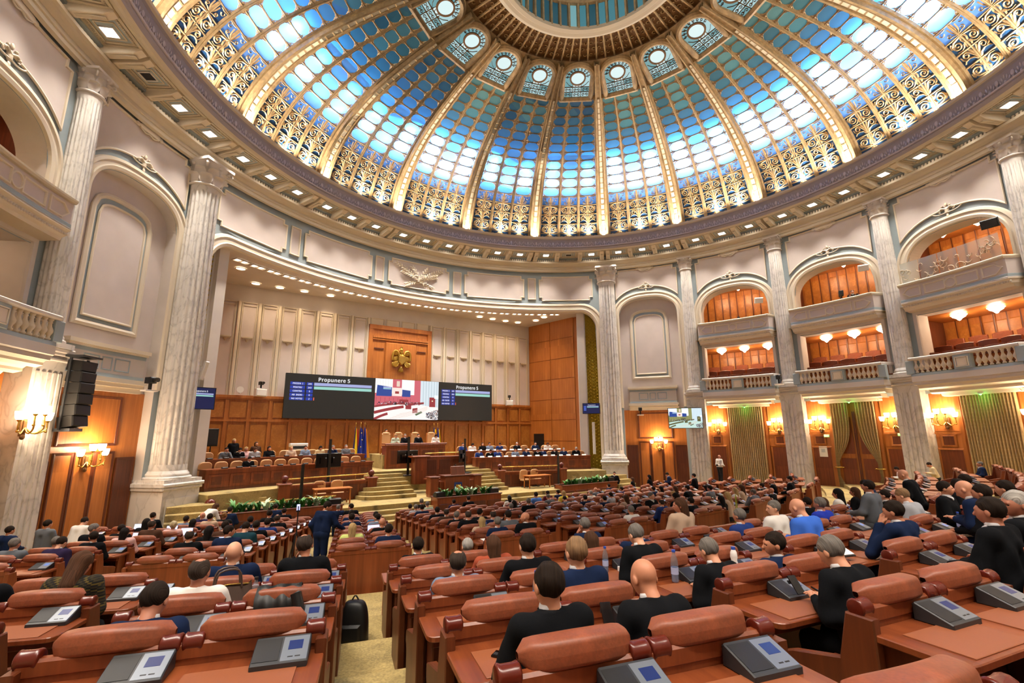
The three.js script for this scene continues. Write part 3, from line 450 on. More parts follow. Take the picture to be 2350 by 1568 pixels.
function domeBay(full) {
  const b = S('window_1', 'bay of the glass dome with gilt scrolls below and blue panes above', 'dome window');
  const panes = [], navy = [];
  for (const [k, [a0, a1]] of subs.entries()) {
    const e0 = a0 + 0.15, e1 = a1 - 0.15;
    for (let i = 5; i < NR; i++) { const g = gridSurf(3, 2, (u, v) => D(lerp(e0, e1, u), lerp(sR(i) + 0.02, sR(i + 1) - 0.02, v))); const o = (i - 5 + (k === 1 && i > 11 ? 1 : 0) + (i > 12 && k === 0 ? -1 : 0)); if (full) M('pane', g, paneMs[Math.min(10, Math.max(0, o))], b); else panes.push(g); }
    for (let i = 0; i < 5; i++) for (const [p, q] of [[e0, (a0 + a1) / 2], [(a0 + a1) / 2, e1]]) { const g = gridSurf(2, 2, (u, v) => D(lerp(p, q, u), lerp(sR(i) + 0.02, sR(i + 1) - 0.02, v))); if (full) M('pane', g, i === 4 ? paneMs[1] : (i === 3 ? paneNavy2 : paneNavy), b); else navy.push(g); }
  }
  if (!full) { M('pane', panes, paneMs[4], b); M('pane', navy, paneNavy, b); }
  const bars = []; for (const [a0, a1] of subs) { for (let i = 0; i <= NR; i++) bars.push(barS(sR(i), a0, a1, 0.045, 0.06)); bars.push(barA((a0 + a1) / 2, s0, sR(5), 0.04, 0.05, 8)); }
  M('glazing_bars', bars, mt.gold, b);
  M('mullions', [-2.55, 2.55].map(a => [barA(a, s0, s1, 0.11, 0.1, 24), barA(a, s0, s1, 0.05, 0.16, 24)]), mt.gold, b);
  M('side_frames', [-7.7, 7.7].map(a => barA(a, s0, s1, 0.12, 0.12, 24)), mt.gold, b);
  if (full) {
    M('scrollwork', subs.map(([p, q]) => filigree(p, q)), mt.gold, b);
    const cc = []; for (const [a0, a1] of subs) for (let i = 5; i < NR; i++) cc.push(cornerCurls(a0 + 0.4, a1 - 0.4, sR(i) + 0.03, sR(i + 1) - 0.03)); M('corner_scrolls', cc, mt.gold, b);
  }
  // main rib at -9: moulded sides and a pale stepped plank
  const s2 = sOfR(6.25);
  M('rib', [barA(-9, s0, s2, 0.42, 0.22, 40), barA(-9.0 - 0.95, s0, s2, 0.1, 0.32, 40), barA(-9.0 + 0.95, s0, s2, 0.1, 0.32, 40)], mt.gold, b);
  M('rib_plank', barA(-9, s0, s1, 0.17, 0.27, 40), plank, b);
  if (full) for (let k = 0; k < 26; k++) { const s = lerp(s0, s1, (k + 0.5) / 26); M('rib_step', gridSurf(2, 1, (u, v) => D(-9 + (u - 0.5) * 0.9, s + (v - 0.5) * 0.07, 0.285)), mt.gold, b); }
  // arched top window
  const sw = sOfR(6.45), wd = x => x, H = sw - s1, X = (x, t, off = 0.03) => { const s = s1 + t; return D(x / (dAt(s)[0] * D2R), s, off); };
  const onDome = (sh, off) => { const g = new THREE.ShapeGeometry(sh, 14), p = g.attributes.position; for (let i = 0; i < p.count; i++) { const q = X(p.getX(i), p.getY(i), off); p.setXYZ(i, q.x, q.y, q.z); } g.computeVertexNormals(); return g; };
  const hw = 0.76, ar = (x0, x1, y0, y1) => { const s = new THREE.Shape(); s.moveTo(x0, y0); s.lineTo(x1, y0); s.lineTo(x1, y1); s.lineTo(x0, y1); return s; };
  M('collar', gridSurf(12, 6, (u, v) => D(lerp(-9, 9, u), lerp(s1 - 0.05, sw + 0.25, v), -0.06)), ribTop, b);
  const yTop = H - hw, r1 = 0.42, cyy = yTop + 0.02, third = hw * 2 / 3;
  for (let k = 0; k < 3; k++) for (const [y0, y1] of [[0.12, 0.42], [0.45, 0.75]]) M('pane', onDome(ar(-hw + third * k + 0.02, -hw + third * (k + 1) - 0.02, y0, y1), 0.02), [dayTeal, dayCool, dayCool][(k + (y0 > 0.3 ? 1 : 0)) % 3], b);
  const disc = new THREE.Shape(); disc.absarc(0, cyy, r1, 0, 2 * Math.PI); M('round_pane', onDome(disc, 0.06), dayWhite, b);
  for (const s of [-1, 1]) { const q = new THREE.Shape(); q.moveTo(s * 0.24, 0.78); q.lineTo(s * hw, 0.78); q.lineTo(s * hw, yTop); q.absarc(0, yTop, hw, s > 0 ? 0 : Math.PI, Math.PI / 2, s < 0); q.lineTo(0, cyy + r1 + 0.02); q.absarc(0, cyy, r1 + 0.02, Math.PI / 2, s > 0 ? -0.9 : Math.PI + 0.9, s > 0); M('pane', onDome(q, 0.02), s > 0 ? dayCool : dayTeal, b); }
  M('pane', onDome(ar(-0.22, 0.22, 0.78, cyy - r1 + 0.05), 0.02), dayWhite, b);
  const edge = [[-hw, 0.06], ...Array.from({ length: 17 }, (_, i) => [-hw * Math.cos(Math.PI * i / 16), yTop + hw * Math.sin(Math.PI * i / 16)]), [hw, 0.06]];
  const along = (pts, prof, closed, off = 0) => sweep(pts.map(p => X(p[0], p[1], off)), p => { const e = X(0, H / 2, 1).sub(X(0, H / 2, 0)); return e; }, prof, closed);
  M('window_frame', [along(edge, [[0.05, 0], [0.03, 0.12], [-0.1, 0.2], [-0.22, 0.16], [-0.26, 0]], true)], ribTop, b);
  const bar = (pts, w = 0.018) => along(pts, [[-w, 0], [0, 0.05], [w, 0]], false, 0.02);
  if (full) {
    const o = [bar([[-hw, 0.435], [hw, 0.435]], 0.025), bar([[-hw, 0.765], [hw, 0.765]], 0.025), bar([[-third / 2, 0.1], [-third / 2, 0.9]], 0.022), bar([[third / 2, 0.1], [third / 2, 0.9]], 0.022)];
    o.push(along(Array.from({ length: 24 }, (_, i) => [r1 * Math.cos(i * Math.PI / 12), cyy + r1 * Math.sin(i * Math.PI / 12)]), [[-0.05, 0], [-0.04, 0.08], [0.04, 0.08], [0.05, 0]], true, 0.02));
    for (let k = 0; k < 3; k++) for (const y of [0.27, 0.6]) { const cx = -hw + third * (k + 0.5); for (const s of [-1, 1]) o.push(bar(spiral(cx + s * 0.11, y, 0.1, 0.03, s > 0 ? Math.PI : 0, -s * 1.2, 9), 0.013)); }
    for (let k = 0; k < 9; k++) { const th = Math.PI * (k + 0.5) / 9; o.push(bar([[0.47 * Math.cos(th), cyy + 0.47 * Math.sin(th)], [0.72 * Math.cos(th + 0.1), yTop + 0.72 * Math.sin(th + 0.1)]], 0.012), bar(spiral(0.6 * Math.cos(th), yTop + 0.6 * Math.sin(th), 0.08, 0.03, th, 1, 7), 0.011)); }
    for (const s of [-1, 1]) o.push(bar([[s * 0.26, 0.8], [s * 0.5, 0.95], [s * 0.66, 1.15]], 0.012), bar([[s * 0.06, 0.8], [s * 0.16, 0.95]], 0.012));
    M('window_scrolls', o, mt.goldDark, b);
  }
  M('sill', barS(s1, -8.4, 8.4, 0.12, 0.2, 8), ribTop, b);
  return b;
}
{
  const fullB = domeBay(true), plainB = domeBay(false); let first = true, firstP = true;
  for (let k = -10; k < 10; k++) {
    const az = k * 18, vis = az >= -72 && az <= 126;
    let o; if (vis) { o = first ? fullB : copyOf(fullB); first = false; } else { o = firstP ? plainB : copyOf(plainB); firstP = false; }
    o.name = 'window_' + (k + 11); turned(o, az); o.userData.group = 'bays of the glass dome';
    o.userData.label = 'bay of the glass dome with gilt scrolls below, blue panes and an arched top window';
  }
}
// housing behind the glass with lamps, lamps in the cove at the foot
{
  const h = S('ceiling', 'pale plenum shell behind the dome glass with backlighting lamps', 'ceiling');
  M('shell', ring(DS.filter((d, i) => i % 40 === 0 && d[1] > 7).map(d => { const [R, y, a, c] = dAt(d[0]); return [R - 1.0 * a, y - 1.0 * c]; }), 0, 360, 80), std(0x4a4a4c, 0.9), h);
  M('shell_foot', ring([[16.9, 18.44], [17.2, 18.2], [18.3, 18.2]], 0, 360, 80), mt.white, h);
  const bulb = done(sp(0.06, 0, 0, 0)), cov = done(bx(0.3, 0.05, 0.08)), gl = glow(COOL, 8), gw = glow(NEUTRAL, 8);
  for (let k = -10; k < 10; k++) {
    if (k >= -4 && k <= 7) for (const [a, r, f, d] of [[-5.1, 8.35, 1, 0.42], [-5.1, 6.7, 0.7, 0.5], [5.0, 8.2, 0.9, 0.42], [5.0, 6.6, 0.7, 0.5], [0, 6.4, 0.4, 0.55]]) {
      const p = D(k * 18 + a, sR(0) + (sR(1) - sR(0)) * r, -d), m = new THREE.Mesh(bulb, gl); m.name = 'lamp_bulb'; m.position.copy(p); h.add(m);
      lamp('point', COOL, LIGHT.dome * f * rr(0.8, 1.2) / 10, p.x, p.y, p.z, 0, 0, 0, 0, 0, 3);
    }
    for (const [a, f] of k >= -5 && k <= 8 ? [[-9, 1.3], [-4.6, 0.35], [0.2, 1], [5.0, 1]] : [[0, 2]]) {
      const p = P(16.5, k * 18 + a, 18.5), m = new THREE.Mesh(cov, gw); m.name = 'cove_lamp'; m.position.set(p.x, p.y - 0.04, p.z); m.rotation.y = -(k * 18 + a) * D2R; h.add(m);
      const t = P(15.0, k * 18 + a, 23); lamp('spot', NEUTRAL, LIGHT.cove * f, p.x, p.y, p.z, t.x, t.y, t.z, 1.1, 1, 3);
    }
  }
}
// coffered collar and oculus
{
  const c = S('trim_2', 'dark gilt coffered ring around the oculus', 'ceiling ring');
  M('collar_ground', ring([[6.6, 24.5], [6.3, 24.75], [4.8, 24.95]], 0, 360, 100), mt.goldDark, c);
  const blob = []; for (let k = 0; k < 120; k++) for (const [R, y, q] of [[6.0, 24.77, 0], [5.65, 24.82, 0.5], [5.3, 24.86, 0], [4.98, 24.9, 0.5]]) { const p = P(R, (k + q) * 3, y); blob.push(new THREE.TorusGeometry(0.085, 0.03, 4, 7, 5).rotateX(Math.PI / 2).rotateY(k * 1.7).translate(p.x, p.y - 0.02, p.z)); }
  M('coffer_scrolls', blob, std(0x8a6a3c, 0.5, { metalness: 0.2 }), c).userData.kind = 'stuff';
  const bar = done(G(sweep([V(0, 24.72, -6.3), V(0, 24.9, -4.85)], V(0, -1, 0), [[-0.05, 0], [-0.03, 0.07], [0.03, 0.07], [0.05, 0]])));
  for (let k = 0; k < 80; k++) { const m = new THREE.Mesh(bar, mt.gold); m.name = 'coffer_bar'; m.rotation.y = k * 4.5 * D2R; c.add(m); }
  M('oculus_ring', ring([[4.95, 24.95], [4.85, 24.75], [4.7, 24.66], [4.62, 24.62], [4.45, 24.66], [4.4, 24.62], [4.2, 24.64], [4.15, 24.8]], 0, 360, 100), mt.trimBeige, c);
  const w = S('window_21', 'teal glass oculus at the crown of the dome', 'skylight'), N = 54, ms = [dayMid, dayDeep, dayTeal, dayMid, dayDeep, dayCool];
  for (let k = 0; k < N; k++) {
    const a0 = k * 360 / N + 1.2, a1 = (k + 1) * 360 / N - 1.2;
    M('pane', ring([[4.3, 24.85], [4.25, 26.2]], a0, a1, 2), ms[Math.floor(rnd() * 5)], w);
    M('pane', ring([[4.1, 26.4], [2.9, 27.3]], a0, a1, 2), ms[2 + Math.floor(rnd() * 4)], w);
  }
  M('drum_bars', [ring([[4.35, 24.8], [4.3, 26.25], [4.2, 26.4], [2.7, 27.5], [0, 27.7]], 0, 360, 54), ...Array.from({ length: N }, (_, k) => bx(0.09, 1.5, 0.14, 0, 25.5, -4.2).rotateY(-k * 360 / N * D2R)), ring([[4.3, 26.2], [4.1, 26.22], [4.05, 26.35], [4.2, 26.42]], 0, 360, 54)], ribTop, w);
  area(0xbfe8ee, LIGHT.oculus, 3.6, 3.6, V(0, 27.3, 0), V(0, 0, 0.001));
}
// ---------- stage: arch wall, alcove, back wall ----------
const ST = (a, b) => { const h = 42.3, c = 3.6; return Math.abs(a) < h - c ? 13.35 : 13.35 - 1.5 * (1 - Math.sqrt(Math.max(0, 1 - Math.pow((Math.abs(a) - h + c) / c, 2)))); };
{
  const w = S('wall_front', 'blue-grey frieze wall with cream panels over the stage opening', 'wall');
  M('plaster', [strip(-45, 45, 120, a => (Math.abs(a) < 42.25 ? ST(a) : -0.5), 16.7), strip(-45, -42.3, 2, -0.5, 13), strip(42.3, 45, 2, -0.5, 13)], mt.blue, w);
  const ap = [[-42.3, -0.4]]; for (let i = 0; i <= 90; i++) { const a = -42.3 * Math.cos(Math.PI * i / 90); ap.push([a, i === 0 || i === 90 ? 11.9 : ST(a)]); } ap.push([42.3, -0.4]);
  M('opening_lining', reveal(ap, 0, -0.6), mt.cream, w);
  M('opening_moulding', moulding(ap, [[0.04, 0], [0, 0.12], [-0.14, 0.16], [-0.2, 0.1], [-0.42, 0.09], [-0.47, 0.14], [-0.6, 0.1], [-0.66, 0]]), mt.trim, w);
  const stepped = (a0, a1, y0, y1, c, d) => fine([[a0 + c, y0], [a0 + c, y0 + d], [a0, y0 + d], [a0, y1 - d], [a0 + c, y1 - d], [a0 + c, y1], [a1 - c, y1], [a1 - c, y1 - d], [a1, y1 - d], [a1, y0 + d], [a1 - c, y0 + d], [a1 - c, y0]]);
  const pan = (a0, a1, big) => {
    const y0 = big ? 14.25 : 14.35, y1 = big ? 16.15 : 16.0, c = 0.7, d = 0.25;
    M('panel_field', big ? [strip(a0 + c, a1 - c, 14, y0, y1, 0.04), strip(a0, a0 + c, 2, y0 + d, y1 - d, 0.04), strip(a1 - c, a1, 2, y0 + d, y1 - d, 0.04)] : strip(a0, a1, 2, y0, y1, 0.04), mt.field, w);
    M('panel_moulding', moulding(big ? stepped(a0, a1, y0, y1, c, d) : fine([[a0, y0], [a0, y1], [a1, y1], [a1, y0]]), BEAD, true, 0.03), mt.trim, w);
  };
  pan(-7, 7, true); for (const s of [-1, 1]) for (const [p, q, big] of [[8.2, 9.9, false], [10.9, 25.2, true], [26.3, 28, false], [29, 41.6, true]]) pan(s > 0 ? p : -q, s > 0 ? q : -p, big);
  // laurel and oak sprays
  const spray = []; const stem = (pts, n, flipY) => { const cv = new THREE.CatmullRomCurve3(pts); spray.push(new THREE.TubeGeometry(cv, 12, 0.025, 5)); for (let i = 0; i < n; i++) { const t = (i + 0.5) / n, p = cv.getPoint(t), tg = cv.getTangent(t), s = i % 2 ? 1 : -1, ang = Math.atan2(tg.y, tg.x) + s * 0.75; spray.push(sp(0.13, 0.12, 0, 0, 1, 0.36, 0.3, 7, 5).rotateZ(ang).translate(p.x, p.y, p.z + 0.03 * s + 0.04)); } };
  for (const s of [-1, 1]) { stem([V(s * 0.3, -0.5, 0.05), V(-s * 0.3, -0.1, 0.1), V(-s * 1.0, 0.35, 0.08), V(-s * 1.75, 0.75, 0.05)], 26); stem([V(s * 0.1, -0.3, 0.05), V(-s * 0.7, 0.0, 0.12), V(-s * 1.3, 0.2, 0.06)], 18); stem([V(s * 0.2, -0.4, 0.05), V(s * 0.7, -0.62, 0.08), V(s * 1.0, -0.75, 0.05)], 12); stem([V(0, -0.2, 0.08), V(-s * 0.35, 0.35, 0.1), V(-s * 0.6, 0.62, 0.05)], 10); }
  const e = M('laurel_sprays', G(spray).translate(0, 15.15, -18.56), mt.trim, w);
}
{
  const w = S('wall_front', 'stage alcove with pale panelled wall above a honey wood dado', 'wall');
  const ZB = -22;
  M('stage_ceiling', [ext([...Array.from({ length: 31 }, (_, i) => { const p = P(18.75, -45 + 3 * i, 0); return [p.x, -p.z]; }), [13.6, 22.2], [-13.6, 22.2]], 0.2).rotateX(-Math.PI / 2).translate(0, 13.62, 0)], mt.cream, w);
  M('upper_wall', [bx(24.4, 7.3, 0.2, 0, 10.0, ZB - 0.1)], mt.cream, w);
  for (let k = 0; k < 8; k++) for (const s of [-1, 1]) {
    const x = s * (2.45 + 1.18 * (k + 0.5));
    M('panel', [bx(0.74, 5.9, 0.05, x, 9.5, ZB + 0.03)], mt.field, w);
    M('panel_frame', [bx(0.05, 6.0, 0.1, x - 0.42, 9.5, ZB + 0.05), bx(0.05, 6.0, 0.1, x + 0.42, 9.5, ZB + 0.05), bx(0.9, 0.06, 0.1, x, 12.5, ZB + 0.05), bx(0.03, 5.9, 0.07, x - 0.36, 9.5, ZB + 0.05), bx(0.03, 5.9, 0.07, x + 0.36, 9.5, ZB + 0.05), bx(0.74, 0.05, 0.1, x, 12.3, ZB + 0.05)], mt.trim, w);
    M('stile', [bx(0.1, 6.1, 0.2, x - s * 0.59, 9.5, ZB + 0.08), bx(0.2, 6.1, 0.12, x - s * 0.59, 9.5, ZB + 0.05)], mt.trim, w);
    M('bracket_ledge', [bx(0.62, 0.08, 0.16, x, 10.2, ZB + 0.1), bx(0.54, 0.06, 0.12, x, 10.13, ZB + 0.08), at(new THREE.ConeGeometry(0.14, 0.2, 8).rotateX(Math.PI), x, 10.0, ZB + 0.06)], mt.trimBeige, w);
  }
  for (const x of [-1.8, -0.6, 0.6, 1.8]) M('small_panel', [bx(0.9, 0.42, 0.04, x, 12.35, ZB + 0.02), bx(1.0, 0.04, 0.08, x, 12.58, ZB + 0.04), bx(1.0, 0.04, 0.08, x, 12.12, ZB + 0.04), bx(0.04, 0.5, 0.08, x - 0.5, 12.35, ZB + 0.04), bx(0.04, 0.5, 0.08, x + 0.5, 12.35, ZB + 0.04)], mt.trim, w);
  M('dado', bx(24.4, 5.2, 0.2, 0, 3.9, ZB + 0.0), mt.honey, w);
  M('dado_cornice', [bx(24.4, 0.16, 0.34, 0, 6.45, ZB + 0.1), bx(24.4, 0.1, 0.26, 0, 6.33, ZB + 0.1), bx(24.4, 0.14, 0.2, 0, 5.0, ZB + 0.14)], mt.honey, w);
  for (let k = 0; k < 20; k++) { const x = -11.4 + 1.2 * k; M('stile', bx(0.18, 4.9, 0.14, x - 0.6, 3.8, ZB + 0.14), mt.honey, w); M('panel', bx(0.86, 0.95, 0.08, x, 5.65, ZB + 0.12), mt.burl, w); M('panel', bx(0.86, 2.9, 0.08, x, 3.3, ZB + 0.12), mt.burl, w); }
  // central wood panel with stepped frame
  M('emblem_surround', [bx(4.8, 5.6, 0.2, 0, 9.2, ZB + 0.1)], mt.honey, w);
  M('emblem_frame', [bx(0.3, 5.7, 0.2, -2.3, 9.2, ZB + 0.2), bx(0.3, 5.7, 0.2, 2.3, 9.2, ZB + 0.2), bx(4.9, 0.3, 0.24, 0, 11.9, ZB + 0.2), bx(4.3, 0.14, 0.3, 0, 11.15, ZB + 0.2), bx(4.3, 0.1, 0.22, 0, 11.0, ZB + 0.2)], mt.honey, w);
  M('emblem_board', [cbx(2.35, 3.2, 0.16, 0.05, 0, 9.2, ZB + 0.28)], mt.honey, w);
  M('emblem_side_panel', [bx(0.7, 0.1, 0.1, -1.65, 10.3, ZB + 0.22), bx(0.7, 0.1, 0.1, 1.65, 10.3, ZB + 0.22)], mt.dark, w);
  // slanting side walls
  for (const s of [-1, 1]) {
    const A = V(s * 12.05, 0, -22), B = V(s * 13.1, 0, -17.0), d = B.clone().sub(A), L = d.length(), th = Math.atan2(d.x, d.z);
    const g = (n, y0, y1, t0, t1, o, m) => M(n, bx(0.06, y1 - y0, L * (t1 - t0), 0, (y0 + y1) / 2, 0).translate(-s * o, 0, L * (t0 + t1) / 2).rotateY(th).translate(A.x, 0, A.z), m, w);
    g('side_wall', -0.3, 13.6, 0, 1.2, 0, mt.honey);
    for (let k = 0; k < 7; k++) for (let q = 0; q < 2; q++) g('panel', 1.8 + 1.7 * k + 0.03, 1.8 + 1.7 * (k + 1) - 0.03, q * 0.5 + 0.012, (q + 1) * 0.5 - 0.012, 0.05, mt.honey);
    if (s > 0) g('doorway', 2.0, 4.1, 0.1, 0.32, 0.09, mt.black);
  }
  for (const s of [-1, 1]) {                               // pale jamb post and gilt lattice beside the giant columns
    const p = P(19.3, s * 38.6, 0), q = P(19.35, s * 41.2, 0);
    M('jamb_post', bx(0.55, 14, 0.5, p.x, 6.6, p.z, -s * 38.6 * D2R), mt.cream, w);
    M('lattice_back', bx(1.15, 14, 0.05, q.x, 6.6, q.z, -s * 41.2 * D2R).translate(s * 0.1, 0, -0.12), mt.latticeBack, w);
    const la = []; for (let k = -3; k < 56; k++) for (const t of [-1, 1]) { const g = bx(0.05, 1.64, 0.05, 0, 0, 0, 0, 0, t * Math.PI / 4).translate(0, 0.2 + 0.25 * k, 0); la.push(g); }
    for (let k = 0; k < 52; k++) for (let j = -2; j <= 2; j++) la.push(sp(0.05, 0.25 * j, 0.25 * k + (j % 2 ? 0.125 : 0), 0.03, 1, 1, 0.6, 6, 4));
    M('lattice', G(la).rotateY(-s * 41.2 * D2R).translate(q.x, 0.6, q.z), mt.lattice, w).userData.kind = 'stuff';
    M('lattice_post', [bx(0.12, 14, 0.12, -0.56, 6.6, 0), bx(0.12, 14, 0.12, 0.56, 6.6, 0), bx(1.2, 0.9, 0.15, 0, 0.6, 0.05)].map(g => g.rotateY(-s * 41.2 * D2R).translate(q.x, 0, q.z)), mt.cream, w);
  }
}
// gilded eagle emblem
{
  const e = T('eagle_emblem', 'gilded eagle coat of arms on the wooden panel above the video wall', 'emblem', null, 0, 9.5, -21.6);
  const feather = (s, n, r0, r1, y0, y1, x0, x1) => Array.from({ length: n }, (_, i) => { const t = i / (n - 1); return sp(0.1, 0, 0, 0, 0.7, 2.6 - t, 0.5, 8, 6).rotateZ(s * lerp(r0, r1, t)).translate(s * lerp(x0, x1, t), lerp(y0, y1, t), 0.04); });
  M('body', [sp(0.3, 0, 0.1, 0.05, 0.9, 1.5, 0.5), sp(0.16, 0, 0.6, 0.08, 0.9, 1.2, 0.7), sp(0.13, -0.05, 0.78, 0.1), at(new THREE.ConeGeometry(0.05, 0.18, 8).rotateZ(Math.PI / 2), -0.2, 0.77, 0.1)], mt.gild, e);
  for (const s of [-1, 1]) M('wing', [...feather(s, 6, 0.15, -0.1, -0.25, -0.32, 0.3, 0.66), ...feather(s, 5, 0.1, -0.05, 0.12, 0.1, 0.34, 0.62), sp(0.2, s * 0.42, 0.55, 0.05, 1.1, 1, 0.5), tubeOf([V(s * 0.15, 0.2, 0.08), V(s * 0.3, 0.62, 0.1), V(s * 0.52, 0.7, 0.1), V(s * 0.66, 0.45, 0.08), V(s * 0.68, 0, 0.06)], 0.09, 7)], mt.gild, e);
  M('tail', [...[-1, -0.5, 0, 0.5, 1].map(k => sp(0.1, 0, -0.22, 0, 0.7, 2.2, 0.4, 8, 6).rotateZ(k * 0.42).translate(0, -0.45, 0.03))], mt.gild, e);
  M('shield', ext([[-0.24, 0.28], [0.24, 0.28], [0.24, -0.1], [0, -0.34], [-0.24, -0.1]], 0.06, 0.02).translate(0, 0.02, 0.16), mt.brass, e);
  for (const s of [-1, 1]) M('claw', [sp(0.07, s * 0.3, -0.42, 0.1), tubeOf([V(s * 0.22, -0.2, 0.08), V(s * 0.3, -0.42, 0.12), V(s * 0.46, -0.5, 0.1)], 0.035, 5)], mt.gild, e);
  M('crown', [lathe([[0.09, 0], [0.1, 0.04], [0.07, 0.06], [0.1, 0.14]], 10, -0.02, 0.88, 0.08)], mt.brass, e);
}
// ---------- stage floors, steps, walls ----------
const CA = 11.7, A2 = (R, th, y) => V(R * Math.sin(th * D2R), y, CA - R * Math.cos(th * D2R));
function arcBody(R0, R1, y0, y1, t0, t1, n = 14) {          // a block between two radii of the tribune arcs
  const f = (R, y) => (u) => A2(R, lerp(t0, t1, u), y), o = [];
  for (const [[a, b], [c, d]] of [[[R0, y0], [R0, y1]], [[R0, y1], [R1, y1]], [[R1, y1], [R1, y0]], [[R0, y0], [R1, y0]]].map(p => p)) o.push(gridSurf(n, 1, (u, v) => A2(lerp(a, c, v), lerp(t0, t1, u), lerp(b, d, v))));
  for (const t of [t0, t1]) { const q = []; quad(q, A2(R0, t, y0), A2(R1, t, y0), A2(R1, t, y1), A2(R0, t, y1)); o.push(fromTris(q)); }
  return G(o);
}
{
  const f = S('floor', 'pale gold carpeted stage platform with steps', 'stage floor');
  const yb = -0.25;
  for (let k = 0; k < 5; k++) { const y = -0.02 + 0.19 * k, z = -9.75 - 0.4 * k; M('step', cbx(24.6, y - yb, 12 + z + 3.2, 0.02, 0, (y + yb) / 2, (z - 15.2) / 2), mt.carpet, f); }
  M('platform', bx(24.6, 0.98, 5, 0, 0.27, -13.8), mt.carpet, f);
  for (const s of [-1, 1]) {
    M('tier', [arcBody(26.6, 36, yb, 1.6, s * 7, s * 25.5), arcBody(28.3, 36, 1.5, 1.78, s * 7, s * 24.2)], mt.carpet, f);
    M('tier', [arcBody(29.4, 36, 1.0, 1.98, s * 6.4, s * 24), arcBody(29.9, 36, 1.9, 2.18, s * 6.5, s * 23)], mt.carpet, f);
    for (let k = 0; k < 4; k++) M('step', cbx(2.1, 0.2, 0.5 + 0.36 * (4 - k), 0.02, s * (9.9 + 0.15 * k), 0.85 + 0.17 * k, -13.4 + 0.0 * k - 0.18 * k), mt.carpet, f);
    for (let k = 0; k < 6; k++) M('step', cbx(1.6, 0.17 + 0.17 * k, 1.0, 0.02, s * (12.0 + 0.0 * k), -0.12 + 0.085 * (k + 1) + 0.08 * k, -10.3 - 0.38 * k), mt.carpet, f);
  }
  M('podium_floor', bx(7.4, 1.9, 6, 0, 1.0, -19.2), mt.carpet, f); M('podium_floor', bx(4.3, 0.9, 3.5, 0, 2.35, -20.0), mt.carpet, f);
  for (const [x0, x1, n] of [[-3.9, -1.9, 6], [2.0, 4.0, 6]]) for (let k = 0; k < n; k++) {           // rounded flights either side of the lectern
    const y = 0.75 + 0.185 * (k + 1), sh = new THREE.Shape(), g = 0.42 * (n - k), bul = 0.16 * (n - k);
    sh.moveTo(x0 - bul, 0); sh.lineTo(x1 + 0.0, 0); sh.lineTo(x1, g); sh.lineTo(x0 + 0.1, g); sh.quadraticCurveTo(x0 - bul, g, x0 - bul, g * 0.5);
    M('step', ext(sh, y - 0.5, 0, 8).rotateX(Math.PI / 2).translate(0, y, -15.6), mt.carpet, f);
  }
}
function tribuneDesk(s, R, yF, yT, t0, t1, n, label, name = 'tribune_desk') {
  const d = T(name, label, 'desk', null, 0, 0, 0), a = s * t0, b = s * t1;
  M('body', arcBody(R, R + 0.08, yF, yT - 0.05, a, b), mt.desk, d);
  M('end_panel', arcBody(R, R + 0.6, yF, yT - 0.05, a, a + s * 0.12, 1), mt.desk, d); M('end_panel', arcBody(R, R + 0.6, yF, yT - 0.05, b - s * 0.12, b, 1), mt.desk, d);
  M('desk_top', arcBody(R - 0.1, R + 0.68, yT - 0.05, yT, a - s * 0.1, b + s * 0.1), mt.desk, d);
  M('plinth', arcBody(R - 0.04, R + 0.02, yF, yF + 0.12, a, b), mt.dark, d); M('upper_rail', arcBody(R - 0.04, R, yT - 0.2, yT - 0.05, a, b), mt.desk, d);
  for (let k = 0; k < n; k++) { const p = lerp(a, b, (k + 0.12) / n), q = lerp(a, b, (k + 0.88) / n), m = (q - p) * 0.06; M('front_panel', [arcBody(R - 0.035, R, yF + 0.18, yT - 0.24, p, q, 2)], mt.desk, d); M('panel_inset', [arcBody(R - 0.05, R - 0.03, yF + 0.27, yT - 0.33, p + (q - p) * 0.2, q - (q - p) * 0.2, 2)], mt.dark, d); }
  return d;
}
tribuneDesk(-1, 28.2, 1.6, 2.55, 6.9, 24.3, 9, 'long curved front desk with empty tan chairs below the secretaries');
tribuneDesk(-1, 29.8, 1.98, 2.93, 6.6, 22.9, 9, 'long curved rear desk where staff sit near the loudspeaker stand');
tribuneDesk(1, 28.2, 1.6, 2.55, 7.1, 24.3, 9, 'long curved front desk with ten men in suits and name plates');
tribuneDesk(1, 29.8, 1.98, 2.93, 5.9, 21.4, 9, 'long curved rear desk behind the ten men in suits');
{
  const d = T('podium', 'raised wooden presiding podium under the video wall', 'podium', null, 0, 0, -18);
  M('front', [cbx(4.0, 1.7, 0.1, 0.02, 0, 2.62, 0), bx(4.1, 0.16, 0.14, 0, 1.9, 0.02)], mt.desk, d);
  M('top', [cbx(4.3, 0.07, 0.75, 0.02, 0, 3.49, -0.25), cbx(4.2, 0.08, 0.2, 0.02, 0, 3.41, 0.03)], mt.desk, d);
  for (const s of [-1, 1]) M('side_panel', cbx(0.08, 1.6, 0.9, 0.02, s * 2.0, 2.6, -0.4), mt.desk, d);
  for (const [x, w] of [[-1.5, 0.75], [-0.4, 1.1], [0.8, 1.1], [1.68, 0.5]]) { M('front_panel', cbx(w, 1.1, 0.05, 0.02, x, 2.65, 0.06), mt.desk, d); M('panel_inset', bx(w - 0.24, 0.85, 0.03, x, 2.65, 0.08), mt.dark, d); }
}
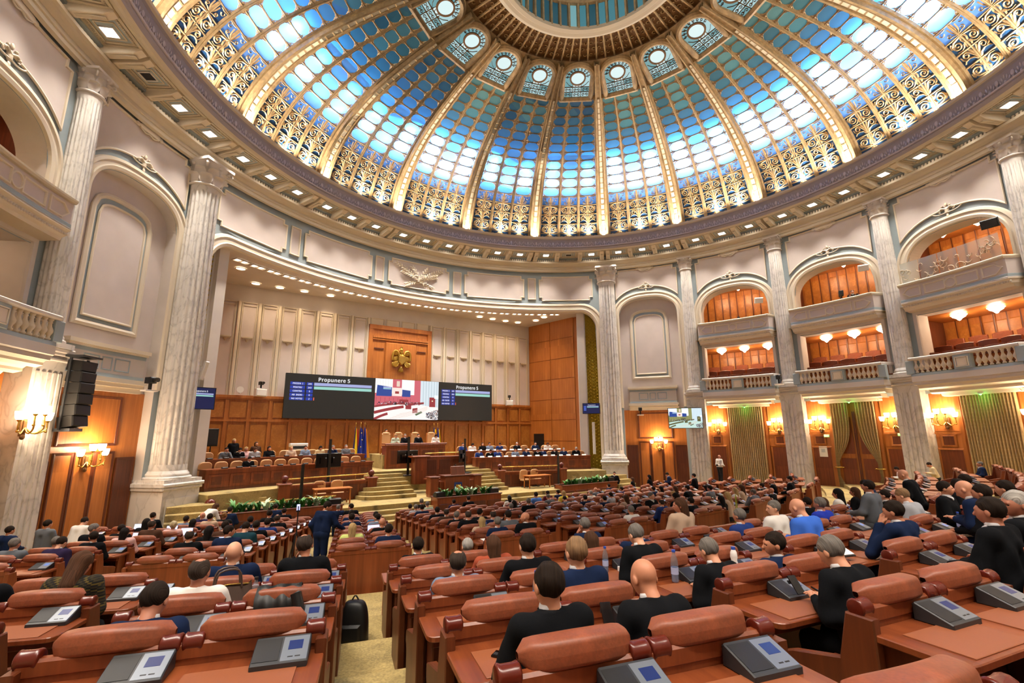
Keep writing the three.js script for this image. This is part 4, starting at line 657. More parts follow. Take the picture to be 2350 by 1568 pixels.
{
  const d = T('secretary_desk', 'stepped wooden secretaries desk with brass rail below the presiding podium', 'desk', null, 0.3, 0, -15.2);
  M('front', [cbx(3.4, 1.25, 0.1, 0.02, 0, 2.1, 0), cbx(0.75, 1.5, 0.6, 0.03, -1.35, 2.0, 0.25), cbx(3.0, 0.8, 0.12, 0.02, 0.2, 1.15, 1.3)], mt.desk, d);
  M('top', [cbx(3.5, 0.06, 0.7, 0.02, 0, 2.74, -0.25), cbx(1.1, 0.08, 0.8, 0.03, -1.35, 2.8, 0.25), cbx(3.1, 0.07, 0.5, 0.02, 0.2, 1.58, 1.2)], mt.desk, d);
  for (const x of [-0.5, 0.4, 1.3]) M('front_panel', cbx(0.7, 0.85, 0.04, 0.015, x, 2.15, 0.06), mt.dark, d);
  M('brass_rail', [tubeOf([V(-0.9, 2.95, 0.05), V(0.5, 2.97, 0.05), V(1.7, 2.97, 0.05)], 0.03, 6), cy(0.015, 0.015, 0.22, -0.6, 2.74, 0.05, 6), cy(0.015, 0.015, 0.22, 1.6, 2.74, 0.05, 6)], mt.brass, d);
}
for (const s of [-1, 1]) {          // low parapets with brass rail and ball finials
  const d = T('parapet', s < 0 ? 'low wooden parapet with brass rail and ball finials behind two tan chairs' : 'low wooden parapet with brass rail beside the table under a black pole', 'parapet');
  const t0 = s * (s < 0 ? 8.6 : 9.2), t1 = s * (s < 0 ? 18.5 : 18.6), R = 26.4;
  M('wall_body', arcBody(R, R + 0.25, 0.7, 1.62, t0, t1), mt.desk, d); M('cap', arcBody(R - 0.08, R + 0.33, 1.62, 1.7, t0, t1), mt.desk, d);
  for (let k = 0; k < 6; k++) M('panel', arcBody(R - 0.03, R, 0.9, 1.5, lerp(t0, t1, (k + 0.1) / 6), lerp(t0, t1, (k + 0.9) / 6), 2), mt.dark, d);
  for (const t of [t0, t1]) { const p = A2(R + 0.12, t, 0); M('newel', [bx(0.5, 1.05, 0.5, p.x, 1.22, p.z), cbx(0.62, 0.09, 0.62, 0.03, p.x, 1.78, p.z)], mt.desk, d); M('ball_finial', [sp(0.17, p.x, 2.03, p.z, 1, 1, 1, 16, 12), cy(0.12, 0.07, 0.08, p.x, 1.8, p.z)], mt.roll, d); }
  M('brass_rail', [tubeOf(Array.from({ length: 9 }, (_, i) => A2(R + 0.1, lerp(t0, t1, 0.04 + 0.92 * i / 8), 2.0)), 0.028, 6), ...[0.2, 0.5, 0.8].map(t => { const p = A2(R + 0.1, lerp(t0, t1, t), 0); return cy(0.014, 0.014, 0.3, p.x, 1.7, p.z, 6); })], mt.brass, d);
}
{
  const d = T('lectern', 'wooden speaking lectern with a blue coat-of-arms shield on its front', 'lectern', null, 0.15, 0.75, -12.6);
  M('body', [cbx(1.5, 1.05, 0.7, 0.03, 0, 0.52, 0), cbx(2.2, 0.8, 0.6, 0.03, 0.1, 0.4, -0.15), cbx(0.5, 1.0, 0.55, 0.03, -1.3, 0.5, -0.1), cbx(0.5, 1.0, 0.55, 0.03, 1.35, 0.5, -0.1)], mt.desk, d);
  M('reading_board', [cbx(0.85, 0.5, 0.08, 0.02, 0.1, 1.32, 0.1, 0, -0.25)], mt.desk, d);
  M('top', [cbx(1.7, 0.07, 0.8, 0.02, 0, 1.08, 0), cbx(0.62, 0.07, 0.66, 0.02, -1.3, 1.03, -0.1), cbx(0.62, 0.07, 0.66, 0.02, 1.35, 1.03, -0.1)], mt.dark, d);
  M('shield', ext([[-0.22, 0.3], [0.22, 0.3], [0.22, -0.12], [0, -0.34], [-0.22, -0.12]], 0.03, 0.01).translate(0, 0.42, 0.37), std(0x1d3f8f, 0.4), d).userData.label = 'blue shield';
  M('shield_eagle', [sp(0.09, 0, 0.46, 0.42, 1, 1.8, 0.4), ...[-1, 1].map(s => sp(0.06, s * 0.1, 0.5, 0.42, 1, 2.2, 0.4))], mt.gild, d);
  M('microphone', [tubeOf([V(-0.05, 1.1, -0.1), V(-0.05, 1.5, -0.05), V(-0.05, 1.62, 0.1)], 0.012, 5), sp(0.03, -0.05, 1.63, 0.13)], mt.black, d);
}
// ---------- screens ----------
function canvasTex(w, h, draw) { const c = document.createElement('canvas'); c.width = w; c.height = h; const x = c.getContext('2d'); draw(x, w, h); const t = new THREE.CanvasTexture(c); t.colorSpace = THREE.SRGBColorSpace; return t; }
const screenMat = (t, k) => new THREE.MeshStandardMaterial({ color: 0x050505, roughness: 0.35, emissive: 0xffffff, emissiveMap: t, emissiveIntensity: k });
const plane = (w, h) => { const g = new THREE.PlaneGeometry(w, h); g.userData.keepUV = true; return g; };
function board(x, w, h) {
  x.fillStyle = '#262522'; x.fillRect(0, 0, w, h);
  x.fillStyle = '#ffffff'; x.font = 'bold ' + Math.round(h * 0.125) + 'px sans-serif'; x.textAlign = 'center'; x.fillText('Propunere 5', w * 0.52, h * 0.155);
  const rows = [['PREZENȚI', '245'], ['PENTRU', '243'], ['CONTRA', '0'], ['ABȚINERI', '0'], ['NU VOTEZ', '2']];
  rows.forEach(([a, b], i) => {
    const y = h * (0.19 + 0.085 * i), hh = h * 0.068;
    x.fillStyle = '#2440b4'; x.fillRect(w * 0.05, y, w * 0.155, hh); x.fillRect(w * 0.22, y, w * 0.07, hh);
    x.fillStyle = '#ffffff'; x.font = 'bold ' + Math.round(h * 0.05) + 'px sans-serif'; x.fillText(a, w * 0.1275, y + hh * 0.78); x.fillText(b, w * 0.255, y + hh * 0.78);
    if (i < 2) { x.fillStyle = i ? '#a8e6d8' : '#b4bcf0'; x.fillRect(w * 0.3, y, w * 0.66, hh); }
    if (i === 4) { x.fillStyle = '#e86a5a'; x.fillRect(w * 0.3, y, w * 0.012, hh); }
  });
}
function hallVideo(x, w, h, pal) {
  const F = (c, ...r) => { x.fillStyle = c; x.fillRect(r[0] * w, r[1] * h, r[2] * w, r[3] * h); }, poly = (c, ...p) => { x.fillStyle = c; x.beginPath(); p.forEach((q, i) => i ? x.lineTo(q[0] * w, q[1] * h) : x.moveTo(q[0] * w, q[1] * h)); x.fill(); };
  F(pal[0], 0, 0, 1, 1); F(pal[1], 0, 0, 0.26, 0.36); F(pal[1], 0.4, 0, 0.2, 0.38); F(pal[4], 0.7, 0, 0.3, 0.75);
  for (let k = 0; k < 6; k++) { F('#d8dcd8', 0.03 + 0.04 * k, 0, 0.006, 0.34); F('#b8c8d0', 0.74 + 0.045 * k, 0, 0.014, 0.7); }
  F('#e0c8b8', 0.32, 0.04, 0.05, 0.14); poly('#2a4690', [0.03, 0.16], [0.25, 0.2], [0.25, 0.43], [0.02, 0.43]); poly('#2a4690', [0.41, 0.25], [0.54, 0.27], [0.54, 0.43], [0.41, 0.43]); F('#f0dcd4', 0.255, 0.21, 0.15, 0.21); F('#cfd6ff', 0.12, 0.2, 0.12, 0.02); F('#bfeae0', 0.12, 0.235, 0.12, 0.02); F('#9a3a3a', 0.3, 0.3, 0.06, 0.06);
  for (let k = 0; k < 9; k++) F(pal[3], 0.02 + 0.065 * k, 0.46, 0.004, 0.12);
  poly(pal[5], [0, 1], [0, 0.66], [0.55, 0.6], [1, 0.68], [1, 1]);
  const desk = (y0, y1, xx, t) => { x.strokeStyle = pal[3]; x.lineWidth = t * h; x.beginPath(); x.moveTo(0, y0 * h); x.quadraticCurveTo(xx * 0.5 * w, (y0 * 0.35 + y1 * 0.65) * h, xx * w, y1 * h); x.stroke(); };
  desk(0.69, 0.6, 0.37, 0.05); desk(0.84, 0.68, 0.44, 0.07); desk(1.0, 0.86, 0.2, 0.06); poly(pal[3], [0.5, 0.6], [0.76, 0.55], [0.76, 0.6], [0.5, 0.66]); F(pal[3], 0.37, 0.5, 0.14, 0.13); F(pal[3], 0.47, 0.64, 0.09, 0.1); poly(pal[3], [0.58, 0.72], [0.66, 0.7], [0.66, 0.82], [0.58, 0.84]); poly('#3f5a3a', [0.62, 0.86], [0.72, 0.78], [0.74, 0.82], [0.64, 0.9]); F(pal[3], 0.85, 0.42, 0.1, 0.25); F('#fff0c8', 0.89, 0.5, 0.02, 0.03); F('#e8f0f4', 0.93, 0.36, 0.07, 0.09); F('#16181c', 0.3, 0.58, 0.03, 0.06); F('#16181c', 0.46, 0.6, 0.025, 0.05);
  x.strokeStyle = '#d8c8bc'; x.lineWidth = h * 0.007; for (let k = 0; k < 5; k++) { x.beginPath(); x.moveTo(w * (0.18 + 0.05 * k), h * (1 - 0.035 * k)); x.quadraticCurveTo(w * 0.6, h * (0.92 - 0.03 * k), w * 0.82, h * (0.74 - 0.02 * k)); x.stroke(); }
  const R = (k, a) => Math.abs(Math.sin(k * a) * 43758.5453) % 1;
  for (let k = 0; k < 420; k++) { const u = R(k, 12.9898), v = R(k, 78.233), side = k < 300; x.fillStyle = ['#1c2436', '#34435e', '#7a4a34', '#c9ccd4', '#241a1a'][k % 5]; const sx = side ? 0.8 + 0.2 * u : 0.02 + 0.72 * u, sy = side ? 0.72 + 0.28 * v * (0.4 + 0.6 * u) + 0.1 * (1 - u) : 0.55 + 0.07 * v + 0.08 * Math.max(0, 0.25 - u); x.fillRect(w * sx, h * sy, w * (0.005 + 0.008 * R(k, 3.7)), h * (0.012 + 0.012 * R(k, 5.1))); }
}
const boardTex = canvasTex(1024, 500, board), boardTex2 = canvasTex(880, 500, board), videoTex = canvasTex(880, 500, (x, w, h) => hallVideo(x, w, h, ['#c8606c', '#f4f0ec', 0, '#94343a', '#d2dde4', '#f4ece8'])), videoTex2 = canvasTex(512, 300, (x, w, h) => hallVideo(x, w, h, ['#8a8a58', '#eef6ff', 0, '#5c5a38', '#cfe2ee', '#bcd8d0'])), sideTex = canvasTex(256, 160, (x, w, h) => { x.fillStyle = '#101c50'; x.fillRect(0, 0, w, h); x.fillStyle = '#ffffff'; x.font = 'bold 20px sans-serif'; x.fillText('Propunere 5', w * 0.3, h * 0.2); x.fillStyle = '#b4bcf0'; x.fillRect(w * 0.25, h * 0.25, w * 0.7, h * 0.07); x.fillStyle = '#a8e6d8'; x.fillRect(w * 0.25, h * 0.34, w * 0.7, h * 0.07); x.fillStyle = '#5a78e0'; for (let k = 0; k < 5; k++) x.fillRect(w * 0.05, h * (0.25 + 0.1 * k), w * 0.15, h * 0.07); });
{
  const mk = (label, x0, x1, t, k) => { const w = x1 - x0, s = T('video_wall_panel', label, 'screen', null, (x0 + x1) / 2, 6.6, -21.25); M('casing', bx(w - 0.01, 2.9, 0.25, 0, 0, -0.14), mt.black, s); const p = M('display', plane(w - 0.02, 2.88), screenMat(t, k), s); return s; };
  mk('large voting result board with dark ground beside the flags with stars', -7.75, -1.95, boardTex, 0.85); mk('bright video screen showing the hall, between the two voting boards', -1.95, 2.95, videoTex, 1.15); mk('narrower voting result board near the doorway side of the stage', 2.95, 7.7, boardTex2, 0.85);
  area(0xffd8d8, 3, 4.8, 2.8, V(0.5, 6.6, -21.0), V(0.5, 6.6, 0));
}
function tv(label, w, h, pos, ry, t, k, c) { const s = T('television', label, 'television', null, pos.x, pos.y, pos.z, ry); M('casing', bx(w + 0.06, h + 0.06, 0.08, 0, 0, -0.045), mt.blackGloss, s); M('display', plane(w, h), screenMat(t, k), s); M('bracket', bx(0.1, 0.3, 0.5, 0, 0, -0.3), mt.black, s); area(0xe8f0ff, c, w, h, pos.clone().add(V(Math.sin(ry) * 0.05, 0, Math.cos(ry) * 0.05)), pos.clone().add(V(Math.sin(ry), 0, Math.cos(ry)))); }
{
  const p = P(17.3, 61.0, 5.05); tv('flat television showing the hall, hung before a fluted column', 2.15, 1.3, p, -0.75, videoTex2, 1.2, 2);
  const q = P(18.6, -41.0, 5.75); tv('dark blue result screen on the gilt lattice beside the stage stairs', 1.25, 0.95, q, 0.25, sideTex, 0.8, 1);
  const r = P(18.5, 40.3, 5.9); tv('small dark result screen on the gilt lattice near the walking man', 1.2, 0.72, r, -0.75, sideTex, 0.8, 1);
}
// ---------- flags ----------
function flag(label, x, z, y0, cols, stars) {
  const f = T('flag', label, 'flag', 'flags standing beside the podium', x, y0, z);
  M('pole', [cy(0.025, 0.02, 2.55, 0, 0, 0, 8), lathe([[0, 0.2], [0.03, 0.1], [0.05, 0.05], [0.02, 0]], 8, 0, 2.55, 0)], mt.brass, f); M('stand', cy(0.16, 0.1, 0.06, 0, 0, 0), mt.dark, f);
  cols.forEach((c, k) => M('cloth', gridSurf(8, 10, (u, v) => { const a = (k + u) / cols.length, y = 2.42 - 2.05 * v * (1 - 0.1 * a), sprd = 0.08 + 0.2 * v; return V((a - 0.35) * sprd * 2.2 + 0.02 * Math.sin(9 * a + 3 * v), y - 0.2 * a, 0.06 + 0.06 * Math.cos(a * 12)); }), std(c, 0.8), f));
  if (stars) for (let k = 0; k < 4; k++) M('star', sp(0.035, 0.02 + 0.06 * (k % 2), 2.0 - 0.45 * k, 0.17, 1, 1, 0.4, 5, 3), std(0xf4d23a, 0.7), f);
}
flag('blue, yellow and red flag hanging on its pole by the curved desk', -3.3, -20.6, 2.2, [0x1a2f8a, 0xf0cc20, 0xc22a30]); flag('dark blue flag with yellow stars hanging on its pole', -3.0, -20.5, 2.2, [0x1c2f96, 0x1a2a88], true); flag('blue, yellow and red flag hanging next to the podium end', -2.7, -20.6, 2.2, [0x1a2f8a, 0x1c2f96, 0xe8a02a]);
flag('blue and yellow flag hanging behind the dark-haired woman at the podium', 2.35, -20.6, 2.2, [0x2440a0, 0xf0cc20]); flag('dark blue flag hanging behind the podium end', 2.65, -20.6, 2.2, [0x1c2f96, 0x2440a0, 0xf0cc20]);
// ---------- stage ceiling lamps ----------
{
  const sq = new THREE.Group(), rd = new THREE.Group(); const lit = glow(NEUTRAL, 6), litR = glow(WARM, 5);
  { const a = M('housing', [bx(0.86, 0.05, 0.05, 0, 0, 0.21), bx(0.86, 0.05, 0.05, 0, 0, -0.21), bx(0.05, 0.05, 0.46, 0.42, 0, 0), bx(0.05, 0.05, 0.46, -0.42, 0, 0), bx(0.05, 0.05, 0.42, 0, 0, 0)], mt.trim, sq); for (const s of [-1, 1]) { M('lamp_lens', bx(0.2, 0.02, 0.24, s * 0.21, 0.01, 0), lit, sq); } }
  M('trim_ring', lathe([[0.24, 0], [0.26, -0.03], [0.3, 0]], 24), mt.trim, rd); M('lamp_lens', cy(0.24, 0.24, 0.02, 0, -0.01, 0, 24), litR, rd);
  for (let k = 0; k < 24; k++) { const az = -33 + 66 * k / 23, p = P(20.3, az, 13.57), o = sq.clone(); o.name = numbered('stage_light'); o.position.copy(p); o.rotation.y = -az * D2R; scene.add(o); tag(o, 'twin square lamp recessed in the stage ceiling along the arch', 'ceiling lamp', 'square stage lamps'); if (k % 2) lamp('spot', NEUTRAL, LIGHT.stage, p.x, 13.45, p.z, p.x * 0.7, 3, p.z * 0.94, 1.0, 0.8, 8); }
  for (const [x, z] of [[-11, -18.4], [-10, -21], [-8.6, -21.1], [-7.1, -21.1], [-5.4, -21.2], [6.3, -20.9], [7.6, -21], [8.9, -21], [10.1, -20.9], [11, -19.5], [10.9, -18.2]]) { const o = rd.clone(); o.name = numbered('round_downlight'); o.position.set(x, 13.58, z); scene.add(o); tag(o, 'round warm downlight in the stage ceiling near the panelled wall', 'ceiling lamp', 'round stage downlights'); lamp('spot', WARM, LIGHT.stage * 0.35, x, 13.5, z, x, 0, z + 0.4, 0.9, 0.9, 10); }
}
// ---------- planters with plants ----------
{
  const blade = (() => { const g = gridSurf(2, 6, (u, v) => V((u - 0.5) * 0.085 * Math.sin(Math.PI * (0.12 + 0.86 * v)), 0.62 * v - 0.3 * v * v, 0.26 * v * v + 0.05 * v + 0.015 * Math.abs(u - 0.5))); return done(g); })();
  const plantGeo = (() => { const o = []; for (let k = 0; k < 26; k++) { const s = rr(0.7, 1.2); o.push(blade.clone().scale(s, s * rr(0.8, 1.35), s).rotateY(rr(0, 6.28)).translate(rr(-0.07, 0.07), 0, rr(-0.07, 0.07))); } return done(G(o)); })();
  function planter(label, plab, x0, x1, z, y0, y1, n, gap, gname) {
    const p = T('planter', label, 'planter', null, (x0 + x1) / 2, 0, z), w = x1 - x0;
    M('front_board', cbx(w, y1 - y0, 0.08, 0.02, 0, (y0 + y1) / 2, 0.4), mt.desk, p); M('back_board', bx(w, y1 - y0, 0.08, 0, (y0 + y1) / 2, -0.36), mt.desk, p); for (const s of [-1, 1]) M('end_board', cbx(0.08, y1 - y0, 0.8, 0.02, s * (w / 2 - 0.04), (y0 + y1) / 2, 0.02), mt.desk, p);
    M('rim', [cbx(w + 0.1, 0.06, 0.14, 0.02, 0, y1, 0.4), cbx(w + 0.1, 0.06, 0.14, 0.02, 0, y1, -0.36)], mt.dark, p); M('soil', bx(w - 0.1, 0.05, 0.7, 0, y1 - 0.1, 0), mt.soil, p);
    const m = Math.round(w / 1.0); for (let k = 0; k < m; k++) M('panel', cbx(w / m - 0.14, (y1 - y0) * 0.6, 0.03, 0.01, -w / 2 + w / m * (k + 0.5), lerp(y0, y1, 0.45), 0.455), mt.dark, p);
    for (let k = 0; k < n; k++) { const t = (k + 0.5) / n; if (gap && Math.abs(t - 0.5) < 0.06) continue; const pl = new THREE.Mesh(plantGeo, k % 7 === 4 ? mt.leafPale : k % 3 ? mt.leaf : mt.leaf2); pl.name = numbered('leafy_plant'); pl.castShadow = true; pl.position.set(lerp(x0 + 0.35, x1 - 0.35, t), y1 - 0.08, z + rr(-0.12, 0.12)); pl.scale.setScalar(rr(0.8, 1.15)); pl.rotation.y = rr(0, 6); scene.add(pl); tag(pl, k % 7 === 4 ? 'pale silvery long-leaved plant in the ' + plab : 'green long-leaved plant in the ' + plab, 'plant', gname); }
    for (const s of n === 8 ? [-1, 1] : [1]) { const b = T('floor_monitor', 'small black wedge loudspeaker at a ' + (n === 8 ? (s < 0 ? 'near' : 'far') + ' end of the planter below the lectern' : 'planter end ' + (x0 < 0 ? 'by two tan chairs' : 'by the walking man')), 'loudspeaker', null, (s > 0 ? x1 - 0.28 : x0 + 0.28), y1, z); M('cabinet', ext([[-0.2, 0], [0.2, 0], [0.2, 0.12], [-0.05, 0.24], [-0.2, 0.2]], 0.5, 0.01).rotateY(Math.PI / 2).translate(-0.25, 0.02, 0), mt.black, b); M('grille', bx(0.42, 0.02, 0.2, 0, 0.2, -0.06, 0, 0.4), mt.grey, b); }
  }
  planter('long wooden planter with ferns before the curved front desk with tan chairs', 'planter beside the ball-topped newel', -11.0, -6.3, -11.3, -0.25, 0.98, 14, false, 'plants in the planters');
  planter('short wooden planter with plants below the lectern', 'planter below the lectern', -1.85, 1.85, -10.9, -0.25, 0.96, 8, false, 'plants in the planters');
  planter('long wooden planter with plants beside the walking man', 'planter beside the walking man', 6.6, 11.2, -11.5, -0.25, 0.98, 13, false, 'plants in the planters');
}
{ const n = T('newel_post', 'wooden newel post with a large ball finial by the stage stairs', 'post', null, -11.35, 0, -12.3); M('post', [cbx(0.5, 1.0, 0.5, 0.03, 0, 0.45, 0), cbx(0.62, 0.1, 0.62, 0.03, 0, 0.98, 0)], mt.desk, n); M('ball', [sp(0.2, 0, 1.27, 0, 1, 1, 1, 18, 12), cy(0.13, 0.08, 0.08, 0, 1.02, 0)], mt.roll, n); M('brass_rail', tubeOf([V(0.3, 0.95, 0.4), V(2.5, 1.2, 0.2), V(5, 1.25, 0.2)], 0.025, 6), mt.brass, n); }
// ---------- monitors on poles, loudspeaker, printer, tables, chairs ----------
function poleMonitor(label, x, z, y0, y1, ym, ry, twin) {
  const s = T('monitor_stand', label, 'monitor stand', null, x, y0, z, ry);
  M('pole', bx(0.12, y1 - y0, 0.08, 0, (y1 - y0) / 2, 0), mt.black, s); M('base', bx(0.8, 0.05, 0.6, 0, 0.03, 0), mt.black, s);
  if (twin) for (const k of twin) { M('monitor', [cbx(0.68, 0.74, 0.07, 0.015, k * 0.36, ym - y0, -0.08), bx(0.3, 0.3, 0.06, k * 0.33, ym - y0, 0.0)], mt.blackGloss, s); M('mount', sp(0.03, k * 0.22, ym - y0 + 0.12, 0.05), mt.silver, s); }
}
poleMonitor('twin black monitors on a tall pole before the curved desk with tan chairs', -6.1, -15.0, 1.6, 3.85, 2.75, 0.25, [-1, 1]);
poleMonitor('twin black monitors on a tall pole below the presiding podium', -1.55, -15.4, 1.7, 3.95, 2.78, 0.2, [-1, 1]);
poleMonitor('single black monitor on a tall pole near the end of the ten-man desk', 2.0, -15.0, 1.7, 3.8, 2.75, 0.7, [-1]);
poleMonitor('thin black pole with no monitor rising from the planter', -7.9, -12.0, 0.9, 2.75, 2, 0.2, null);
poleMonitor('thin black pole with no monitor beside the side table', 7.6, -12.7, 0.75, 2.9, 2, 0.2, null);
{ const s = T('pa_loudspeaker', 'black loudspeaker on a tripod beside the blonde standing woman', 'loudspeaker', null, -11.45, 1.98, -19); M('cabinet', [cbx(0.62, 0.95, 0.5, 0.04, 0, 2.0, 0)], mt.black, s); M('grille', bx(0.5, 0.8, 0.02, 0, 2.0, 0.26), mt.grey, s); M('pole', cy(0.03, 0.03, 1.6, 0, 0, 0, 8), mt.black, s); for (let k = 0; k < 3; k++) M('leg', tubeOf([V(0, 0.6, 0), V(0.55 * Math.cos(k * 2.1), 0.02, 0.55 * Math.sin(k * 2.1))], 0.018, 5), mt.black, s); }
{ const s = T('printer', 'white office printer behind the staff desk', 'printer', null, -7.0, 2.55, -19.2); M('cabinet', cbx(0.95, 0.75, 0.6, 0.04, 0, 0.4, 0), mt.white, s); M('scanner', cbx(0.98, 0.2, 0.62, 0.03, 0, 0.95, 0), mt.white, s); M('paper_slot', bx(0.7, 0.16, 0.04, 0, 0.82, 0.29), mt.grey, s); M('tray', bx(0.8, 0.03, 0.03, 0, 0.4, 0.31), mt.silver, s); M('stand', bx(1.1, 0.55, 0.7, 0, -0.27, 0), mt.desk, s); }
const chairProto = (() => { const c = new THREE.Group(); M('backrest', [ext((() => { const s = new THREE.Shape(); s.moveTo(-0.27, 0); s.lineTo(0.27, 0); s.lineTo(0.27, 0.36); s.quadraticCurveTo(0.26, 0.52, 0.1, 0.53); s.lineTo(-0.1, 0.53); s.quadraticCurveTo(-0.26, 0.52, -0.27, 0.36); return s; })(), 0.05, 0.025, 5).rotateX(0.12).translate(0, 0.52, -0.26)], mt.tan, c); M('seat', cbx(0.52, 0.1, 0.5, 0.03, 0, 0.46, 0), mt.tan, c); M('stem', cy(0.03, 0.03, 0.4, 0, 0.04, 0, 8), mt.grey, c); M('foot', [bx(0.6, 0.04, 0.07, 0, 0.03, 0), bx(0.07, 0.04, 0.6, 0, 0.03, 0)], mt.grey, c); return c; })();
let chairFirst = true;
function chair(x, y, z, ry, label, group) { const c = chairFirst ? chairProto : chairProto.clone(); chairFirst = false; c.name = numbered('office_chair'); c.position.set(x, y, z); c.rotation.y = ry; scene.add(c); tag(c, label, 'chair', group); }
for (const s of [-1, 1]) {
  const x = s < 0 ? -6.3 : 6.1, z = -13.0, t = T('side_table', s < 0 ? 'small wooden table before two tan chairs by the long planter' : 'small wooden table before two tan chairs beside a thin black pole', 'table', null, x, 0.75, z);
  M('top', cbx(1.75, 0.05, 0.7, 0.015, 0, 0.75, 0), mt.honey, t); M('apron', bx(1.55, 0.12, 0.55, 0, 0.66, 0), mt.desk, t); M('modesty_panel', bx(1.5, 0.3, 0.03, 0, 0.4, 0.22), mt.desk, t); for (const a of [-1, 1]) for (const b of [-1, 1]) M('leg', bx(0.06, 0.73, 0.06, a * 0.78, 0.37, b * 0.28), mt.honey, t);
  for (const k of [-0.45, 0.4]) chair(x + k, 0.75, z - 0.65, 0, s < 0 ? 'tan upholstered chair at the table by the long planter' : 'tan upholstered chair at the table beside a thin black pole', s < 0 ? 'chairs at the planter table' : 'chairs at the pole table');
}
for (const [s, R, y, t0, t1, n, l] of [[-1, 28.9, 1.78, 8.2, 23.6, 12, 'empty tan chair at the curved front desk below the staff'], [-1, 30.5, 2.18, 7.6, 22.2, 11, 'tan chair at the rear desk where staff sit'], [1, 28.9, 1.78, 8.2, 23.4, 11, 'tan chair at the front desk of the ten men'], [1, 30.5, 2.18, 6.8, 20.6, 10, 'tan chair at the rear desk behind the ten men']])
  for (let k = 0; k < n; k++) { const th = s * lerp(t0, t1, k / (n - 1)), p = A2(R, th, y); chair(p.x, y, p.z, -th * D2R, l, l + 's'); }
for (const [x, l] of [[-1.55, 'carved high-backed chair behind the standing woman at the podium'], [-0.7, 'carved high-backed chair behind the grey-suited man at the podium'], [0.5, 'carved high-backed chair behind the taller man at the podium'], [1.7, 'carved high-backed chair beside the dark-haired woman at the podium']]) { const c = T('carved_chair', l, 'chair', null, x, 2.8, -19.35); M('backrest', [cbx(0.6, 0.75, 0.08, 0.03, 0, 0.95, -0.25), sp(0.12, 0, 1.36, -0.25, 2.2, 0.8, 0.5)], mt.tan, c); M('frame', [bx(0.07, 1.4, 0.07, -0.33, 0.7, -0.25), bx(0.07, 1.4, 0.07, 0.33, 0.7, -0.25)], mt.honey, c); M('seat', cbx(0.62, 0.12, 0.55, 0.03, 0, 0.46, 0.02), mt.tan, c); for (const a of [-1, 1]) M('leg', bx(0.06, 0.42, 0.06, a * 0.26, 0.21, 0.24), mt.honey, c); }
// name plates and papers on the right-hand desks, consoles on the left ones
{
  const np = done(G(ext([[-0.06, 0], [0.06, 0], [0, 0.09]], 0.3).rotateY(Math.PI / 2).translate(-0.15, 0, 0))), con = done(G(cbx(0.26, 0.07, 0.16, 0.02, 0, 0.035, 0)));
  for (const [R, y, t0, t1, n, l] of [[28.05, 2.55, 8, 23.3, 14, 'front desk of the ten men'], [29.7, 2.93, 6.6, 20.6, 13, 'rear desk behind the ten men']]) for (let k = 0; k < n; k++) { const th = lerp(t0, t1, k / (n - 1)), p = A2(R + 0.12, th, y + 0.001), o = new THREE.Mesh(np, mt.paper); o.name = numbered('name_plate'); o.position.copy(p); o.rotation.y = -th * D2R; scene.add(o); tag(o, 'folded white name card on the ' + l, 'name card', 'name cards on the ' + l); }
  for (const [R, y, n, l] of [[28.15, 2.55, 12, 'curved front desk with tan chairs'], [29.75, 2.93, 11, 'rear staff desk']]) for (let k = 0; k < n; k++) { const th = -lerp(8, 22.6, k / (n - 1)), p = A2(R + 0.15, th, y + 0.001), o = new THREE.Mesh(con, mt.grey); o.name = numbered('desk_microphone_unit'); o.position.copy(p); o.rotation.y = -th * D2R; scene.add(o); tag(o, 'grey microphone unit on the ' + l, 'microphone unit', 'units on the ' + l); }
}
// cameras and loudspeakers on the walls
function wallCamera(label, x, y, z, ry, sc = 1, foot) { const c = T('video_camera', label, 'camera', null, x, y, z, ry); M('body', [cbx(0.16, 0.16, 0.3, 0.03), bx(0.06, 0.2, 0.06, 0, -0.16, 0)], mt.black, c); M('lens', at(cy(0.06, 0.06, 0.14, 0, 0, 0, 10), 0, 0, 0.15, 0, Math.PI / 2), mt.blackGloss, c); M('bracket', [bx(0.3, 0.04, 0.25, 0, -0.27, 0)], mt.white, c); if (foot) M('foot', [cbx(0.5, 0.35, 0.35, 0.04, 0, -0.46, 0)], mt.white, c); c.scale.setScalar(sc); }
wallCamera('black video camera on a white box above the dado beside the large voting board', -9.1, 7.3, -21.4, 0.3, 1.3, true); wallCamera('black video camera on a white box above the dado near the doorway side', 9.5, 7.2, -21.4, -0.4, 1.2, true);
{ const d = T('antenna_dish', 'round white dish on the dado ledge near the video camera', 'dish', null, -10.2, 6.62, -21.6); M('dish', [at(cy(0.2, 0.2, 0.05, 0, 0, 0, 20), 0, 0.24, 0, 0, Math.PI / 2)], mt.white, d); M('foot', cy(0.05, 0.05, 0.1, 0, 0, 0), mt.white, d); }
{ const p = P(17.9, -50.6, 6.2); wallCamera('black video camera bracketed on the wall above the left wooden portal', p.x, p.y, p.z, 0.6, 1.5); const q = P(18, 51.2, 5.75); wallCamera('black video camera bracketed beside the right wooden portal', q.x, q.y, q.z, -0.8, 1.5); const r = P(17.2, 80.2, 7.35); wallCamera('black video camera on the balcony rail end by a column', r.x, r.y, r.z, -1.2, 1.6); }
